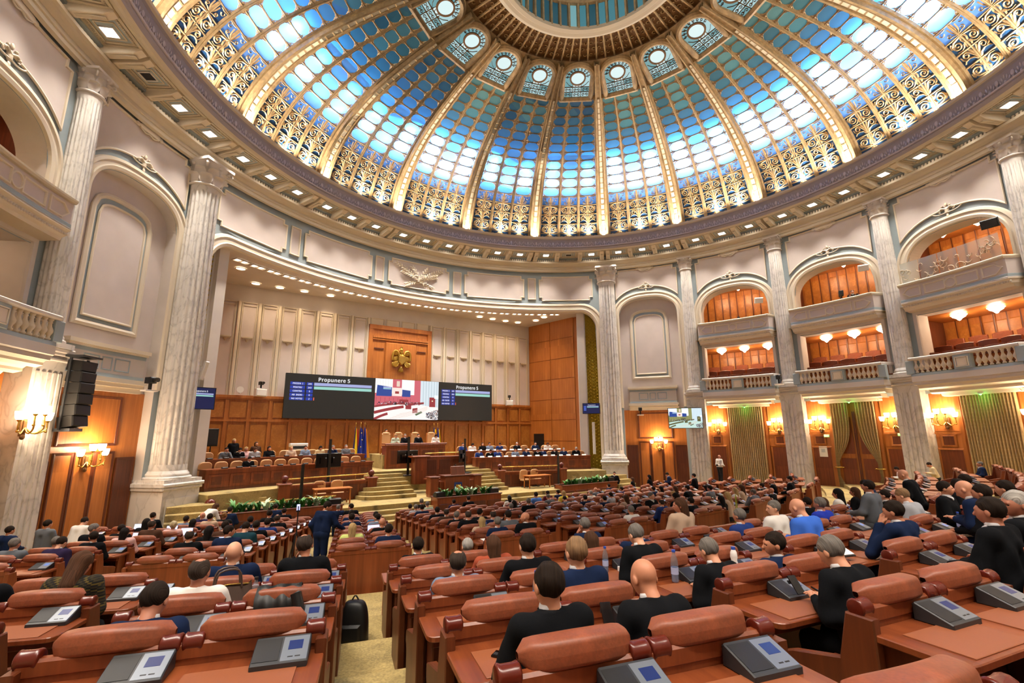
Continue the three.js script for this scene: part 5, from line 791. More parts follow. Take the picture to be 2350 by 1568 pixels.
{ const p = P(17.75, -60.6, 0), s = T('line_array_loudspeaker', 'tall black line-array loudspeaker hung beside the left portal', 'loudspeaker', null, p.x, 4.3, p.z, 60.6 * D2R); for (let k = 0; k < 6; k++) M('cabinet', cbx(0.62, 0.34, 0.5, 0.03, 0, 0.2 + 0.36 * k, 0.04 * Math.sin(k * 0.6), 0, 0.05 * (k - 3)), mt.black, s); M('rigging', [bx(0.06, 2.3, 0.06, -0.33, 1.1, -0.1), bx(0.06, 2.3, 0.06, 0.33, 1.1, -0.1), bx(0.8, 0.06, 0.6, 0, 2.3, 0)], mt.grey, s); M('bracket', bx(0.5, 0.1, 0.9, 0, -0.05, -0.3), mt.silver, s); }
for (const [az, l] of [[-40.4, 'slim white column loudspeaker on the gilt lattice by the stage stairs'], [40.7, 'slim white column loudspeaker on the gilt lattice near the walking man']]) { const p = P(18.75, az, 0), s = T('column_loudspeaker', l, 'loudspeaker', null, p.x, az > 0 ? 2.6 : 6.6, p.z, -az * D2R); M('cabinet', cbx(0.2, az > 0 ? 2.3 : 0.9, 0.16, 0.03, 0, az > 0 ? 1.15 : 0.45, 0, 0, az > 0 ? 0 : 0.3), mt.white, s); M('bracket', bx(0.06, 0.1, 0.4, 0, 0.6, -0.2), mt.white, s); }
// ---------- balconies ----------
const balusterGeo = done(lathe([[0.045, 0], [0.07, 0.02], [0.07, 0.06], [0.04, 0.09], [0.05, 0.14], [0.1, 0.24], [0.1, 0.3], [0.05, 0.42], [0.04, 0.5], [0.065, 0.54], [0.04, 0.57], [0.07, 0.6], [0.07, 0.64]], 10));
const ringAt = (RO, prof, h, n = 14) => {     // front band that returns round to the wall at both ends
  const o = [ring(prof.map(([d, y]) => [RO + d, y]), -h, h, n)];
  for (const s of [-1, 1]) for (let k = 0; k + 1 < prof.length; k++) o.push(gridSurf(4, 1, (u, v) => { const d = lerp(prof[k][0], prof[k + 1][0], v), y = lerp(prof[k][1], prof[k + 1][1], v); return P(lerp(RO + d, 18.7, u), s * (h + 0.55 * Math.sin(u * Math.PI / 2) - d * 0.9), y); }));
  return o;
};
function makeBalcony(low) {
  const b = new THREE.Group(), h = 7.0;
  if (low) {
    const RO = 17.55;
    M('corbel', ringAt(RO, [[0.0, 6.72], [0.0, 6.45], [0.08, 6.4], [0.1, 6.28]], h), mt.cream, b);
    M('corbel_step', [ring([[17.65, 6.28], [17.72, 6.2], [17.72, 6.12], [17.9, 6.05]], -6.6, 6.6, 12), ring([[17.9, 6.05], [17.98, 5.98], [17.98, 5.9], [18.2, 5.84]], -5.6, 5.6, 12), ring([[18.2, 5.84], [18.25, 5.78], [18.3, 5.72], [18.8, 5.7]], -4.6, 4.6, 10), ...[[6.6, 17.65, 6.28, 6.05], [5.6, 17.9, 6.05, 5.84], [4.6, 18.2, 5.84, 5.7]].flatMap(([a, R, y1, y0]) => [-1, 1].map(s => { const q = []; quad(q, P(R, s * a, y1), P(18.8, s * a, y1), P(18.8, s * a, y0), P(R + 0.2, s * a, y0)); return fromTris(q); })), ring([[17.6, 6.28], [18.8, 6.28]], -7, 7, 10)], mt.trim, b);
    M('plinth', ringAt(RO, [[0.12, 6.86], [0.02, 6.84], [0.0, 6.72]], h), mt.blue, b);
    M('handrail', ringAt(RO, [[0.22, 7.5], [0.0, 7.5], [-0.05, 7.55], [-0.05, 7.62], [0.0, 7.66], [0.24, 7.66]], h), mt.cream, b);
    M('floor_slab', ring([[17.6, 6.8], [18.8, 6.8]], -7.2, 7.2, 10), mt.carpet, b);
    M('pedestal', [-7.0, 0, 7.0].map(a => cbx(a ? 0.34 : 0.7, 0.66, 0.24, 0.02).translate(0, 7.17, -RO - 0.1).rotateY(-a * D2R)), mt.blue, b);
    M('pedestal_panel', [bx(0.4, 0.36, 0.02, 0, 7.17, -RO + 0.03), bx(0.5, 0.03, 0.05, 0, 7.38, -RO + 0.03), bx(0.5, 0.03, 0.05, 0, 6.96, -RO + 0.03), bx(0.03, 0.45, 0.05, -0.24, 7.17, -RO + 0.03), bx(0.03, 0.45, 0.05, 0.24, 7.17, -RO + 0.03)], mt.trim, b);
    for (const s of [-1, 1]) for (let k = 0; k < 7; k++) { const a = s * lerp(1.85, 6.25, k / 6), m = new THREE.Mesh(balusterGeo, mt.trim); m.name = 'baluster'; m.castShadow = true; m.position.copy(P(RO + 0.1, a, 6.86)); b.add(m); }
  } else {
    const RO = 17.75;
    M('underside', ringAt(RO, [[0.02, 10.5], [0.0, 10.44], [0.1, 10.38], [0.12, 10.26], [0.22, 10.2], [0.26, 10.1], [1.0, 10.08]], h), mt.trim, b);
    M('front', ringAt(RO, [[0.06, 11.34], [0.06, 10.56], [0.0, 10.5]], h), mt.field, b);
    M('front_band', ringAt(RO, [[0.04, 10.66], [0.03, 10.64], [0.02, 10.5]], h), mt.blue, b);
    M('handrail', ringAt(RO, [[0.3, 11.34], [-0.02, 11.34], [-0.06, 11.4], [-0.06, 11.46], [0, 11.5], [0.3, 11.5]], h), mt.soffit, b);
    const path = (pts, closed = true) => sweep(fine(pts, 0.8).map(([a, y]) => P(RO + 0.06, a, y)), wallN, [[-0.035, 0], [-0.02, 0.04], [0.02, 0.04], [0.035, 0]], closed);
    M('relief', [path([[-3.5, 10.75], [-3.5, 11.2], [-0.75, 11.2], [-0.75, 10.75]]), path([[0.75, 10.75], [0.75, 11.2], [3.5, 11.2], [3.5, 10.75]]), path(Array.from({ length: 18 }, (_, i) => [0.72 * Math.cos(i * Math.PI / 9), 10.975 + 0.22 * Math.sin(i * Math.PI / 9)])), ...[-1, 1].map(s => path([[s * 4.1, 10.75], [s * 4.1, 11.2], [s * 5.7, 11.2], [s * 6.5, 10.98], [s * 5.7, 10.75]]))], mt.trim, b);
    const dl = []; for (let k = 0; k < 46; k++) { const p = P(RO + 0.11, -7 + 14 * k / 45, 10.32); dl.push(sp(0.045, p.x, p.y, p.z, 1, 1, 1, 6, 4)); } M('beading', dl, mt.cream, b).userData.kind = 'stuff';
  }
  return b;
}
const balLow = makeBalcony(true), balUp = makeBalcony(false);
const AZN = { 72: 'first closed curtain', 90: 'tied-back curtains', 108: 'wide closed curtain', 126: 'end of the curtained wall', '-72': 'lamp by the loudspeaker column' };
[72, 90, 108, 126, -72].forEach((az, i) => {
  for (const [g, n, l] of [[balLow, 'balustrade_balcony', 'curved balustraded balcony over the '], [balUp, 'panelled_balcony', 'upper balcony with hexagon relief panels above the ']]) { const o = i ? g.clone() : g; o.name = numbered(n); scene.add(o); turned(o, az); tag(o, l + AZN[az], 'balcony', n === 'balustrade_balcony' ? 'lower balconies' : 'upper balconies'); }
});
// ---------- lamps, benches in the boxes ----------
{
  const shadeM = glow(WARM, 9), cl = new THREE.Group();
  M('rose', lathe([[0.05, 0], [0.06, -0.03], [0.02, -0.05]], 10), mt.brass, cl); M('lamp_shade', [lathe([[0.3, 0.0], [0.26, -0.08], [0.12, -0.16], [0.06, -0.24], [0.0, -0.28]], 16, 0, -0.05, 0), lathe([[0.34, 0.02], [0.3, -0.01]], 16, 0, -0.05, 0)], shadeM, cl);
  let first = true;
  for (const az of [72, 90, 108, 126, -72]) for (const [y, n, l] of [[14.5, 4, 'upper'], [9.95, 3, 'lower']]) for (let k = 0; k < 3; k++) {
    const a = az + (k - 1) * 4.2, p = P(20.6, a, y), o = first ? cl : cl.clone(); first = false; o.name = numbered('ceiling_lamp'); scene.add(o); o.position.copy(p); tag(o, 'frilled glass ceiling lamp in the ' + l + ' box over the ' + AZN[az], 'ceiling lamp', 'lamps in the ' + l + ' box over the ' + AZN[az]);
    if (az !== -72 || k === 1) lamp('point', WARM, LIGHT.box * (az === -72 ? 0.25 : 1), p.x, p.y - 0.32, p.z, 0, 0, 0, 0, 0, 6);
  }
  // box benches
  const pad = (() => { const s = new THREE.Shape(); s.moveTo(-0.36, 0); s.lineTo(0.36, 0); s.lineTo(0.36, 0.32); s.quadraticCurveTo(0, 0.4, -0.36, 0.32); return done(G(ext(s, 0.1, 0.03, 4))); })();
  for (const az of [72, 90, 108, 126]) for (const [y, lev] of [[7.0, 'lower'], [10.4, 'upper']]) for (const [R, dy, w] of lev === 'lower' ? [[19.2, 0.1, 1], [20.4, 0.55, 1], [21.6, 1.0, 1]] : [[21.6, 0.3, 1]]) {
    const b = T('box_bench', 'orange leather seat row in the ' + lev + ' box over the ' + AZN[az], 'bench', 'leather rows in the boxes'); turned(b, az);
    M('riser', [ring([[R - 0.65, y], [R - 0.65, y + dy], [R + 0.5, y + dy]], -7.9, 7.9, 10)], mt.desk, b); M('rail', [ring([[R + 0.16, y + dy], [R + 0.16, y + dy + 0.62], [R + 0.42, y + dy + 0.64], [R + 0.42, y + dy + 0.6]], -7.9, 7.9, 10)], mt.honey, b);
    for (let k = 0; k < 6; k++) { const m = new THREE.Mesh(pad, mt.leather); m.name = 'seat_back'; const a = -6.4 + 12.8 * k / 5; m.position.copy(P(R + 0.05, a, y + dy + 0.5)); m.rotation.y = -a * D2R; b.add(m); }
  }
}
// ---------- sconces ----------
{
  const s0_ = new THREE.Group(), sh = glow(WARM, 10);
  M('backplate', [cbx(0.22, 0.5, 0.05, 0.02, 0, -0.25, 0.03), cbx(0.12, 0.3, 0.08, 0.02, 0, -0.2, 0.06), sp(0.08, 0, -0.52, 0.06, 1, 1, 0.6)], mt.goldDark, s0_);
  const arms = [[-0.48, 0.0, 0.28], [-0.17, 0.18, 0.42], [0.17, 0.18, 0.42], [0.48, 0.0, 0.28]];
  for (const [x, y, z] of arms) { M('arm', [tubeOf([V(0, -0.25, 0.08), V(x * 0.5, -0.42, z * 0.6), V(x, -0.3, z), V(x, y - 0.1, z)], 0.022, 6), cy(0.03, 0.07, 0.06, x, y - 0.1, z, 10), sp(0.04, x, y - 0.36, z)], mt.brass, s0_); M('lamp_shade', lathe([[0.07, 0], [0.1, 0.05], [0.12, 0.16], [0.125, 0.24]], 14, x, y - 0.04, z), sh, s0_); }
  const SC = [[-65.2, 4.55, 'on marble at the edge beside the left balcony'], [-54, 3.4, 'on the wooden portal below the line-array loudspeaker'], [54.6, 3.4, 'on the wooden portal below the television'], [66.7, 4.55, 'between the television column and the first curtain'], [77.8, 4.55, 'right after the first closed curtain'], [84.8, 4.6, 'before the tied-back curtains above an exit sign'], [95.9, 4.65, 'after the tied-back curtains above an exit sign'], [102.6, 4.75, 'before the wide closed curtain'], [113.5, 4.75, 'after the wide closed curtain']];
  SC.forEach(([az, y, w], i) => { const o = i ? s0_.clone() : s0_; o.name = numbered('wall_sconce'); const R = Math.abs(Math.abs(az) - 54.3) < 1 ? 19.0 : az < -60 ? 18.0 : 18.82; o.position.copy(P(R, az, y)); o.rotation.y = -az * D2R; scene.add(o); tag(o, 'four-armed brass wall lamp with glowing shades ' + w, 'wall lamp', 'brass wall lamps'); const p = P(R - 0.4, az, y + 0.28); lamp('point', WARM, LIGHT.sconce, p.x, p.y, p.z, 0, 0, 0, 0, 0, 5); });
}
// ---------- curtains ----------
function drape(f, n) { return gridSurf(n, 14, f); }
for (const [az, l] of [[72, 'closed pleated gold curtain nearest the television'], [108, 'wide closed pleated gold curtain past the tied-back pair'], [126, 'closed gold curtain at the far end of the wall'], [-72, 'closed gold curtain beside the left wall lamp']]) {
  const c = T('curtain', l, 'curtain', 'closed gold curtains'); turned(c, az);
  for (let k = 0; k < 18; k++) { const a0 = -3.2 + 6.4 * k / 18, a1 = -3.2 + 6.4 * (k + 1) / 18; M('pleat', gridSurf(6, 8, (u, v) => P(18.72 - 0.1 * Math.pow(Math.sin(Math.PI * u), 0.8) - 0.02 * Math.sin(7 * v + k), lerp(a0, a1, u), lerp(0.3, 5.75, v))), mt.curtain, c); }
}
{
  const c = T('tied_curtains', 'pair of gold curtains tied back beside the wooden double doors', 'curtain'); turned(c, 90);
  for (const s of [-1, 1]) M('drape', gridSurf(40, 20, (u, v) => { const yy = lerp(5.75, 0.35, v), tie = Math.exp(-Math.pow((yy - 2.1) / 1.15, 2)), wid = lerp(2.75, 0.55, Math.min(1, tie * 1.15)) * (yy < 2.1 ? 0.75 : 1), inner = s * (3.35 - wid), a = lerp(s * 3.35, inner, u); return P(18.7 - 0.08 * Math.sin(u * 40) * (0.4 + 0.6 * (1 - tie)) - 0.1 * tie, a, yy - 0.12 * u * tie); }), mt.curtain, c);
  for (const s of [-1, 1]) M('tieback', [new THREE.TorusGeometry(0.16, 0.03, 6, 14).rotateX(Math.PI / 2).scale(1.5, 1, 0.8).translate(s * 0.98, 2.1, -18.6)], mt.brass, c);
  M('rod', ring([[18.75, 5.8], [18.68, 5.82], [18.68, 5.88], [18.75, 5.9]], -3.5, 3.5, 8), mt.goldDark, c);
}
// exit signs, green lamps, notice
for (const [az, y, l] of [[85.5, 3.84, 'green exit light below the wall lamp before the tied-back curtains'], [96.4, 3.9, 'green exit light below the wall lamp after the tied-back curtains']]) { const p = P(18.8, az, y), s = T('exit_sign', l, 'exit sign', null, p.x, p.y, p.z, -az * D2R); M('casing', cbx(0.3, 0.16, 0.08, 0.02), mt.white, s); M('lit_sign', bx(0.24, 0.1, 0.02, 0, 0, 0.045), mt.green, s); }
for (const az of [72.4, 90.3, 108.1]) { const p = P(18.25, az, 5.73), s = T('green_pilot_light', 'small green pilot light under the balcony over the ' + AZN[Math.round(az)], 'light', null, p.x, p.y, p.z); M('casing', cy(0.1, 0.1, 0.05, 0, -0.03, 0), mt.white, s); M('led_lamp', sp(0.05, 0, -0.04, 0), mt.green, s); lamp('point', 0x60ff70, 0.6, p.x, p.y - 0.12, p.z - 0); }
{ const p = P(18.84, 84.6, 2.94), s = T('notice', 'white paper notice on the wood wall before the tied-back curtains', 'notice', null, p.x, p.y, p.z, -84.6 * D2R); M('sheet', bx(0.42, 0.6, 0.01), mt.paper, s); M('print', bx(0.2, 0.2, 0.004, 0, 0.05, 0.006), std(0xb8bcc0, 0.8), s); }
// glass screen with etched busts before the upper box at 108, and spot lamps on the balconies
{
  const c = T('glass_screen', 'etched glass screen standing on the upper balcony past the tied-back curtains', 'glass screen'); turned(c, 108);
  for (let k = 0; k < 5; k++) M('pane', ring([[17.95, 11.5], [17.95, 12.6]], -6.6 + 2.64 * k + 0.04, -6.6 + 2.64 * (k + 1) - 0.04, 3), phy(0xdfe6e4, 0.25, { transmission: 0.75, thickness: 0 }), c);
  const et = []; for (let k = 0; k < 40; k++) { const p = P(17.93, -6.4 + 12.8 * rnd(), 11.65 + 0.7 * rnd()); et.push(new THREE.TorusGeometry(rr(0.08, 0.16), 0.018, 4, 8, rr(2, 5)).rotateZ(rr(0, 6)).translate(p.x, p.y, p.z)); } M('etching', et, std(0xb9ad98, 0.6), c).userData.kind = 'stuff';
}
for (const [az, y, l] of [[77.2, 12.6, 'white floodlight clamped in the arch of the first upper box'], [95.6, 13.1, 'white floodlight clamped in the arch by the cameraman']]) { const p = P(18.3, az, y), s = T('floodlight', l, 'floodlight', null, p.x, p.y, p.z, -az * D2R + 0.5); M('head', [cbx(0.5, 0.36, 0.14, 0.03, 0, 0, 0, 0, 0.5)], mt.white, s); M('bracket', [bx(0.05, 0.05, 0.5, 0, 0.05, -0.25)], mt.white, s); }
{ const p = P(18.2, 113.4, 13.2), s = T('floodlight', 'black floodlight in the arch of the glazed upper box', 'floodlight', null, p.x, p.y, p.z, -1.6); M('head', [cbx(0.6, 0.42, 0.2, 0.03, 0, 0, 0, 0, 0.3)], mt.black, s); M('lens', bx(0.5, 0.32, 0.02, 0, -0.03, 0.12, 0, 0.3), mt.grey, s); M('bracket', bx(0.05, 0.05, 0.5, 0, 0.05, -0.25), mt.black, s); }
// ---------- two-seat bench desks ----------
const padGeo = (nx, nr) => done(gridSurf(nr, nx, (u, v) => {
  const t = v * 2 - 1, end = Math.pow(Math.max(0, 1 - Math.pow(Math.abs(t), 9)), 0.5), th = -u * 2 * Math.PI, e = 0.5, c = Math.cos(th), s = Math.sin(th), x = 0.305 * t;
  const z = 0.068 * Math.sign(c) * Math.pow(Math.abs(c), e) * (0.25 + 0.75 * end), y = 0.064 * Math.sign(s) * Math.pow(Math.abs(s), e) * (0.25 + 0.75 * end);
  return V(x, 0.952 + y + 0.014 * Math.cos(t * 2.2), -0.01 + z - 0.16 * y - 0.065 * t * t);
}));
const rollGeo = n => done(G(at(lathe([[0, 0], [0.045, 0.0], [0.055, 0.012], [0.05, 0.03], [0.05, 0.09], [0.056, 0.105], [0.045, 0.115], [0, 0.115]], n), 0, 0, 0, 0, 0, Math.PI / 2).translate(0.057, 0.9, -0.01)));
const deskShape = () => { const s = new THREE.Shape(), w = 0.8, d = 0.5, r = 0.08; s.moveTo(-w, 0); s.lineTo(w, 0); s.lineTo(w, d - r); s.quadraticCurveTo(w, d, w - r, d); s.lineTo(-w + r, d); s.quadraticCurveTo(-w, d, -w, d - r); return s; };
const endPanel = x => ext([[0.09, 0], [0.09, 0.86], [-0.06, 0.86], [-0.13, 0.58], [-0.46, 0.5], [-0.53, 0.47], [-0.53, 0.38], [-0.48, 0.34], [-0.46, 0]], 0.05, 0.008).rotateY(-Math.PI / 2).scale(1, 1, -1).translate(x + 0.025, 0, 0).scale(1, 1, -1);
const BG = (() => {
  const DY = 0.78, L = [1, 0].map(near => {
    const frame = done(G(cbx(1.54, 0.84, 0.055, 0.01, 0, 0.46, 0))), rail = done(G(cbx(1.6, 0.1, 0.07, 0.015, 0, 0.86, 0.0)));
    const ends = [-0.785, 0.785].map(x => done(G(endPanel(x)))), legs = [-0.7, 0.7].map(x => done(G(cbx(0.06, DY - 0.02, 0.3, 0.01, x, (DY - 0.02) / 2, 0.18)))), apron = done(G(cbx(1.5, 0.1, 0.03, 0.008, 0, DY - 0.07, 0.4)));
    const top = done(G(ext(deskShape(), 0.03, 0.006, near ? 5 : 3).rotateX(Math.PI / 2).translate(0, DY, 0.03))), inl = [-0.37, 0.37].map(x => done(G(cbx(0.6, 0.008, 0.34, 0.003, x, DY + 0.009, 0.33))));
    const seat = done(G(cbx(0.62, 0.09, 0.46, 0.03, 0, 0.36, -0.28))), pad = padGeo(near ? 14 : 8, near ? 18 : 10), roll = rollGeo(near ? 14 : 8);
    const slope = 0.36, con = done(G(ext([[-0.1, 0], [0.1, 0], [0.1, 0.022], [-0.09, 0.095], [-0.1, 0.085]], 0.3, near ? 0.006 : 0).rotateY(-Math.PI / 2).translate(0.15, 0, 0)));
    const plate = done(G(cbx(0.145, 0.006, 0.188, 0.002, 0.076, 0.0635, 0.005, 0, slope))), scr = done(G(bx(0.08, 0.004, 0.07, 0.076, 0.074, -0.016, 0, slope))), bez = done(G(bx(0.093, 0.004, 0.083, 0.076, 0.0715, -0.016, 0, slope))), btn = done(G([-0.02, 0.02].map(x => cbx(0.03, 0.006, 0.012, 0.002, 0.076 + x, 0.041, 0.066, 0, slope)))), gr = done(G(bx(0.14, 0.003, 0.17, -0.078, 0.0665, 0.003, 0, slope)));
    return { frame, rail, ends, legs, apron, top, inl, seat, pad, roll, con, plate, scr, bez, btn, gr, body: done(G(frame.clone(), rail.clone(), ends.map(e => e.clone()), legs.map(e => e.clone()), apron.clone())), inlay2: done(G(inl.map(i => i.clone()))), rolls: done(G([-0.745, -0.06, 0.06, 0.745].map(x => roll.clone().translate(x, 0, 0)))), bodyNoDesk: done(G(frame.clone(), rail.clone(), ends.map(e => e.clone()))) };
  });
  return { DY, near: L[0], far: L[1] };
})();
const scrMs = [glow(0x4a70d8, 0.5), glow(0x7fa4f4, 0.7), glow(0x2a4cb0, 0.35), glow(0xcfdcff, 1.0)].map(m => (m.color.set(0x10141c), m.roughness = 0.3, m)), numPlate = done(G(bx(0.08, 0.004, 0.04)));
const mm = (n, g, m, p) => { const o = new THREE.Mesh(g, m); o.name = n; o.castShadow = o.receiveShadow = true; p.add(o); return o; };
function benchParts(b, near, seats, desk) {
  const g = near ? BG.near : BG.far;
  if (near) {
    if (seats) { mm('back_panel', g.frame, mt.desk, b); mm('top_rail', g.rail, mt.desk, b); g.ends.forEach(e => mm('end_panel', e, mt.dark, b)); for (const x of [-0.745, -0.06, 0.06, 0.745]) mm('arm_roll', g.roll, mt.roll, b).position.x = x; }
    else { mm('modesty_panel', g.frame, mt.desk, b).scale.y = 0.85; }
    if (desk) { mm('desk_top', g.top, mt.desk, b); g.inl.forEach(i => mm('leather_inlay', i, mt.inlay, b)); g.legs.forEach(l => mm('desk_support', l, mt.dark, b)); mm('desk_apron', g.apron, mt.dark, b); mm('number_plate', numPlate, mt.brass, b).position.set(0.02, BG.DY + 0.004, 0.2); }
  } else {
    mm('frame', desk ? g.body : g.bodyNoDesk, mt.desk, b); if (seats) mm('arm_rolls', g.rolls, mt.roll, b);
    if (desk) { mm('desk_top', g.top, mt.desk, b); mm('leather_inlay', g.inlay2, mt.inlay, b); }
  }
  for (const x of [-0.37, 0.37]) {
    if (seats) { mm('backrest_roll', g.pad, mt.leather, b).position.x = x; mm('seat', g.seat, mt.seatRed, b).position.x = x; }
    if (desk) { const c = mm('console', g.con, mt.grey, b); c.position.set(x + 0.2, BG.DY + 0.012, 0.15); mm('control_plate', g.plate, mt.silver, c); mm('screen', g.scr, scrMs[Math.floor(rnd() * 3.2)], c); if (near) { mm('screen_bezel', g.bez, mt.grey, c); mm('buttons', g.btn, mt.black, c); mm('speaker_grille', g.gr, mt.black, c); } }
  }
}
const protoB = {}; for (const [k, a] of Object.entries({ nearFull: [1, 1, 1], farFull: [0, 1, 1], nearBack: [1, 1, 0], farBack: [0, 1, 0], nearDesk: [1, 0, 1], farDesk: [0, 0, 1] })) { const g = new THREE.Group(); benchParts(g, ...a); protoB[k] = g; }
const colsB = [-19.9, -16.65, -13.45, -10.35, -7.25, -3.97, 0, 3.97, 7.25, 10.35, 13.45, 16.65, 19.9], colsF = [-31.2, -25.9, -20.4, -14.75, -9.4, -4.0, 1.4, 6.8, 12.2, 17.6, 23.0, 28.4];
const seatsFree = [];
function putBench(kind, r, ph, yRow, label, group, cat = 'bench desk') {
  const p = Q(r, ph, yRow), d = p.distanceTo(camera.position), near = d < 9.5, proto = protoB[(near ? 'near' : 'far') + kind], o = proto.clone();
  o.name = numbered(kind === 'Desk' ? 'front_desk' : 'bench_desk'); o.position.copy(p); o.rotation.y = ph * D2R; scene.add(o); tag(o, label, cat, group);
}
const where = ph => ph < -15.6 ? 'on the aisle side by the left portal' : ph < -6 ? 'right of the carpeted aisle' : ph < 6 ? 'in the middle of the hall' : 'towards the curtained wall';
for (const ph of colsB) {
  ROWS_B.forEach((r0, i) => { const r = ph < -15 ? r0 - 0.25 : r0; const p = Q(r, ph); if (Math.hypot(p.x, p.z) > 17.1 || p.distanceTo(V(-12.016, 0, 11.715)) < 1.7 || (i >= 4 && ph < -15)) return; putBench('Full', r, ph, floorY(r0), 'double bench desk with leather rolls, rear block ' + where(ph), 'rear block benches ' + where(ph)); });
  const r = 37.45, p = Q(r, ph); if (Math.hypot(p.x, p.z) < 17.1) putBench('Desk', r, ph, floorY(37.15), 'front desk without seats, rear block ' + where(ph), 'front desks of the rear block', 'desk');
}
for (const ph of colsF) {
  ROWS_F.forEach((r, i) => { const p = Q(r, ph); if (Math.hypot(p.x, p.z) > 16.6 || p.z < -9.2 + Math.abs(p.x) * 0.0 || r < 23.6) return; putBench(i === 0 ? 'Back' : 'Full', r, ph, floorY(r), i === 0 ? 'bench with plain wooden back, front block ' + where(ph) : 'double bench desk with leather rolls, front block ' + where(ph), (i === 0 ? 'closing benches ' : 'front block benches ') + where(ph)); });
}
// ---------- people ----------
function surfaceNets(f, lo, hi, h) {
  const n = [0, 1, 2].map(k => Math.ceil((hi[k] - lo[k]) / h) + 1), [nx, ny, nz] = n, v = new Float32Array(nx * ny * nz), id = (i, j, k) => i + nx * (j + ny * k);
  for (let k = 0; k < nz; k++) for (let j = 0; j < ny; j++) for (let i = 0; i < nx; i++) v[id(i, j, k)] = f(lo[0] + i * h, lo[1] + j * h, lo[2] + k * h);
  const cell = new Int32Array(nx * ny * nz).fill(-1), pos = [], idx = [];
  for (let k = 0; k < nz - 1; k++) for (let j = 0; j < ny - 1; j++) for (let i = 0; i < nx - 1; i++) {
    let m = 0, x = 0, y = 0, z = 0, c = 0; const g = [];
    for (let q = 0; q < 8; q++) { const a = v[id(i + (q & 1), j + ((q >> 1) & 1), k + (q >> 2))]; g.push(a); if (a < 0) m |= 1 << q; }
    if (m === 0 || m === 255) continue;
    for (const [p, q] of [[0, 1], [2, 3], [4, 5], [6, 7], [0, 2], [1, 3], [4, 6], [5, 7], [0, 4], [1, 5], [2, 6], [3, 7]]) { if ((g[p] < 0) === (g[q] < 0)) continue; const t = g[p] / (g[p] - g[q]); x += lerp(p & 1, q & 1, t); y += lerp((p >> 1) & 1, (q >> 1) & 1, t); z += lerp(p >> 2, q >> 2, t); c++; }
    cell[id(i, j, k)] = pos.length / 3; pos.push(lo[0] + (i + x / c) * h, lo[1] + (j + y / c) * h, lo[2] + (k + z / c) * h);
  }
  const qd = (a, b, c, d, s) => { if (a < 0 || b < 0 || c < 0 || d < 0) return; s ? idx.push(a, b, c, a, c, d) : idx.push(a, c, b, a, d, c); };
  for (let k = 1; k < nz - 1; k++) for (let j = 1; j < ny - 1; j++) for (let i = 1; i < nx - 1; i++) {
    const s = v[id(i, j, k)] < 0;
    if (s !== v[id(i + 1, j, k)] < 0) qd(cell[id(i, j - 1, k - 1)], cell[id(i, j, k - 1)], cell[id(i, j, k)], cell[id(i, j - 1, k)], s);
    if (s !== v[id(i, j + 1, k)] < 0) qd(cell[id(i - 1, j, k - 1)], cell[id(i - 1, j, k)], cell[id(i, j, k)], cell[id(i, j, k - 1)], s);
    if (s !== v[id(i, j, k + 1)] < 0) qd(cell[id(i - 1, j - 1, k)], cell[id(i, j - 1, k)], cell[id(i, j, k)], cell[id(i - 1, j, k)], s);
  }
  const G0 = new THREE.BufferGeometry(), nor = new Float32Array(pos.length), e = h * 0.5;
  for (let i = 0; i < pos.length; i += 3) { const [x, y, z] = [pos[i], pos[i + 1], pos[i + 2]], a = f(x + e, y, z) - f(x - e, y, z), b = f(x, y + e, z) - f(x, y - e, z), c = f(x, y, z + e) - f(x, y, z - e), l = Math.hypot(a, b, c) || 1; nor[i] = a / l; nor[i + 1] = b / l; nor[i + 2] = c / l; }
  G0.setAttribute('position', new THREE.Float32BufferAttribute(pos, 3)); G0.setAttribute('normal', new THREE.BufferAttribute(nor, 3)); G0.setAttribute('uv', new THREE.BufferAttribute(Float32Array.from({ length: pos.length / 3 * 2 }, (_, i) => i % 2 ? pos[(i - 1) / 2 * 3 + 1] : pos[i / 2 * 3] + 0.6 * pos[i / 2 * 3 + 2]), 2)); G0.setIndex(idx);
  const o = G0.toNonIndexed(); o.userData.keepUV = true; o.userData.ready = true; return o;
}
const smin = (a, b, k) => { const h = Math.max(k - Math.abs(a - b), 0) / k; return Math.min(a, b) - h * h * k * 0.25; };
function bone(a, b, r1, r2) { const ax = a[0], ay = a[1], az = a[2], bx_ = b[0] - ax, by = b[1] - ay, bz = b[2] - az, l = bx_ * bx_ + by * by + bz * bz || 1e-9; return (x, y, z) => { const px = x - ax, py = y - ay, pz = z - az, t = Math.max(0, Math.min(1, (px * bx_ + py * by + pz * bz) / l)); return Math.hypot(px - t * bx_, py - t * by, pz - t * bz) - (r1 + (r2 - r1) * t); }; }
const ell = (c, r) => { const m = Math.min(...r); return (x, y, z) => { const a = (x - c[0]) / r[0], b = (y - c[1]) / r[1], d = (z - c[2]) / r[2], k = Math.hypot(a, b, d); return (k - 1) * m; }; };
const uni = (fs, k) => (x, y, z) => { let d = fs[0](x, y, z); for (let i = 1; i < fs.length; i++) d = smin(d, fs[i](x, y, z), k); return d; };
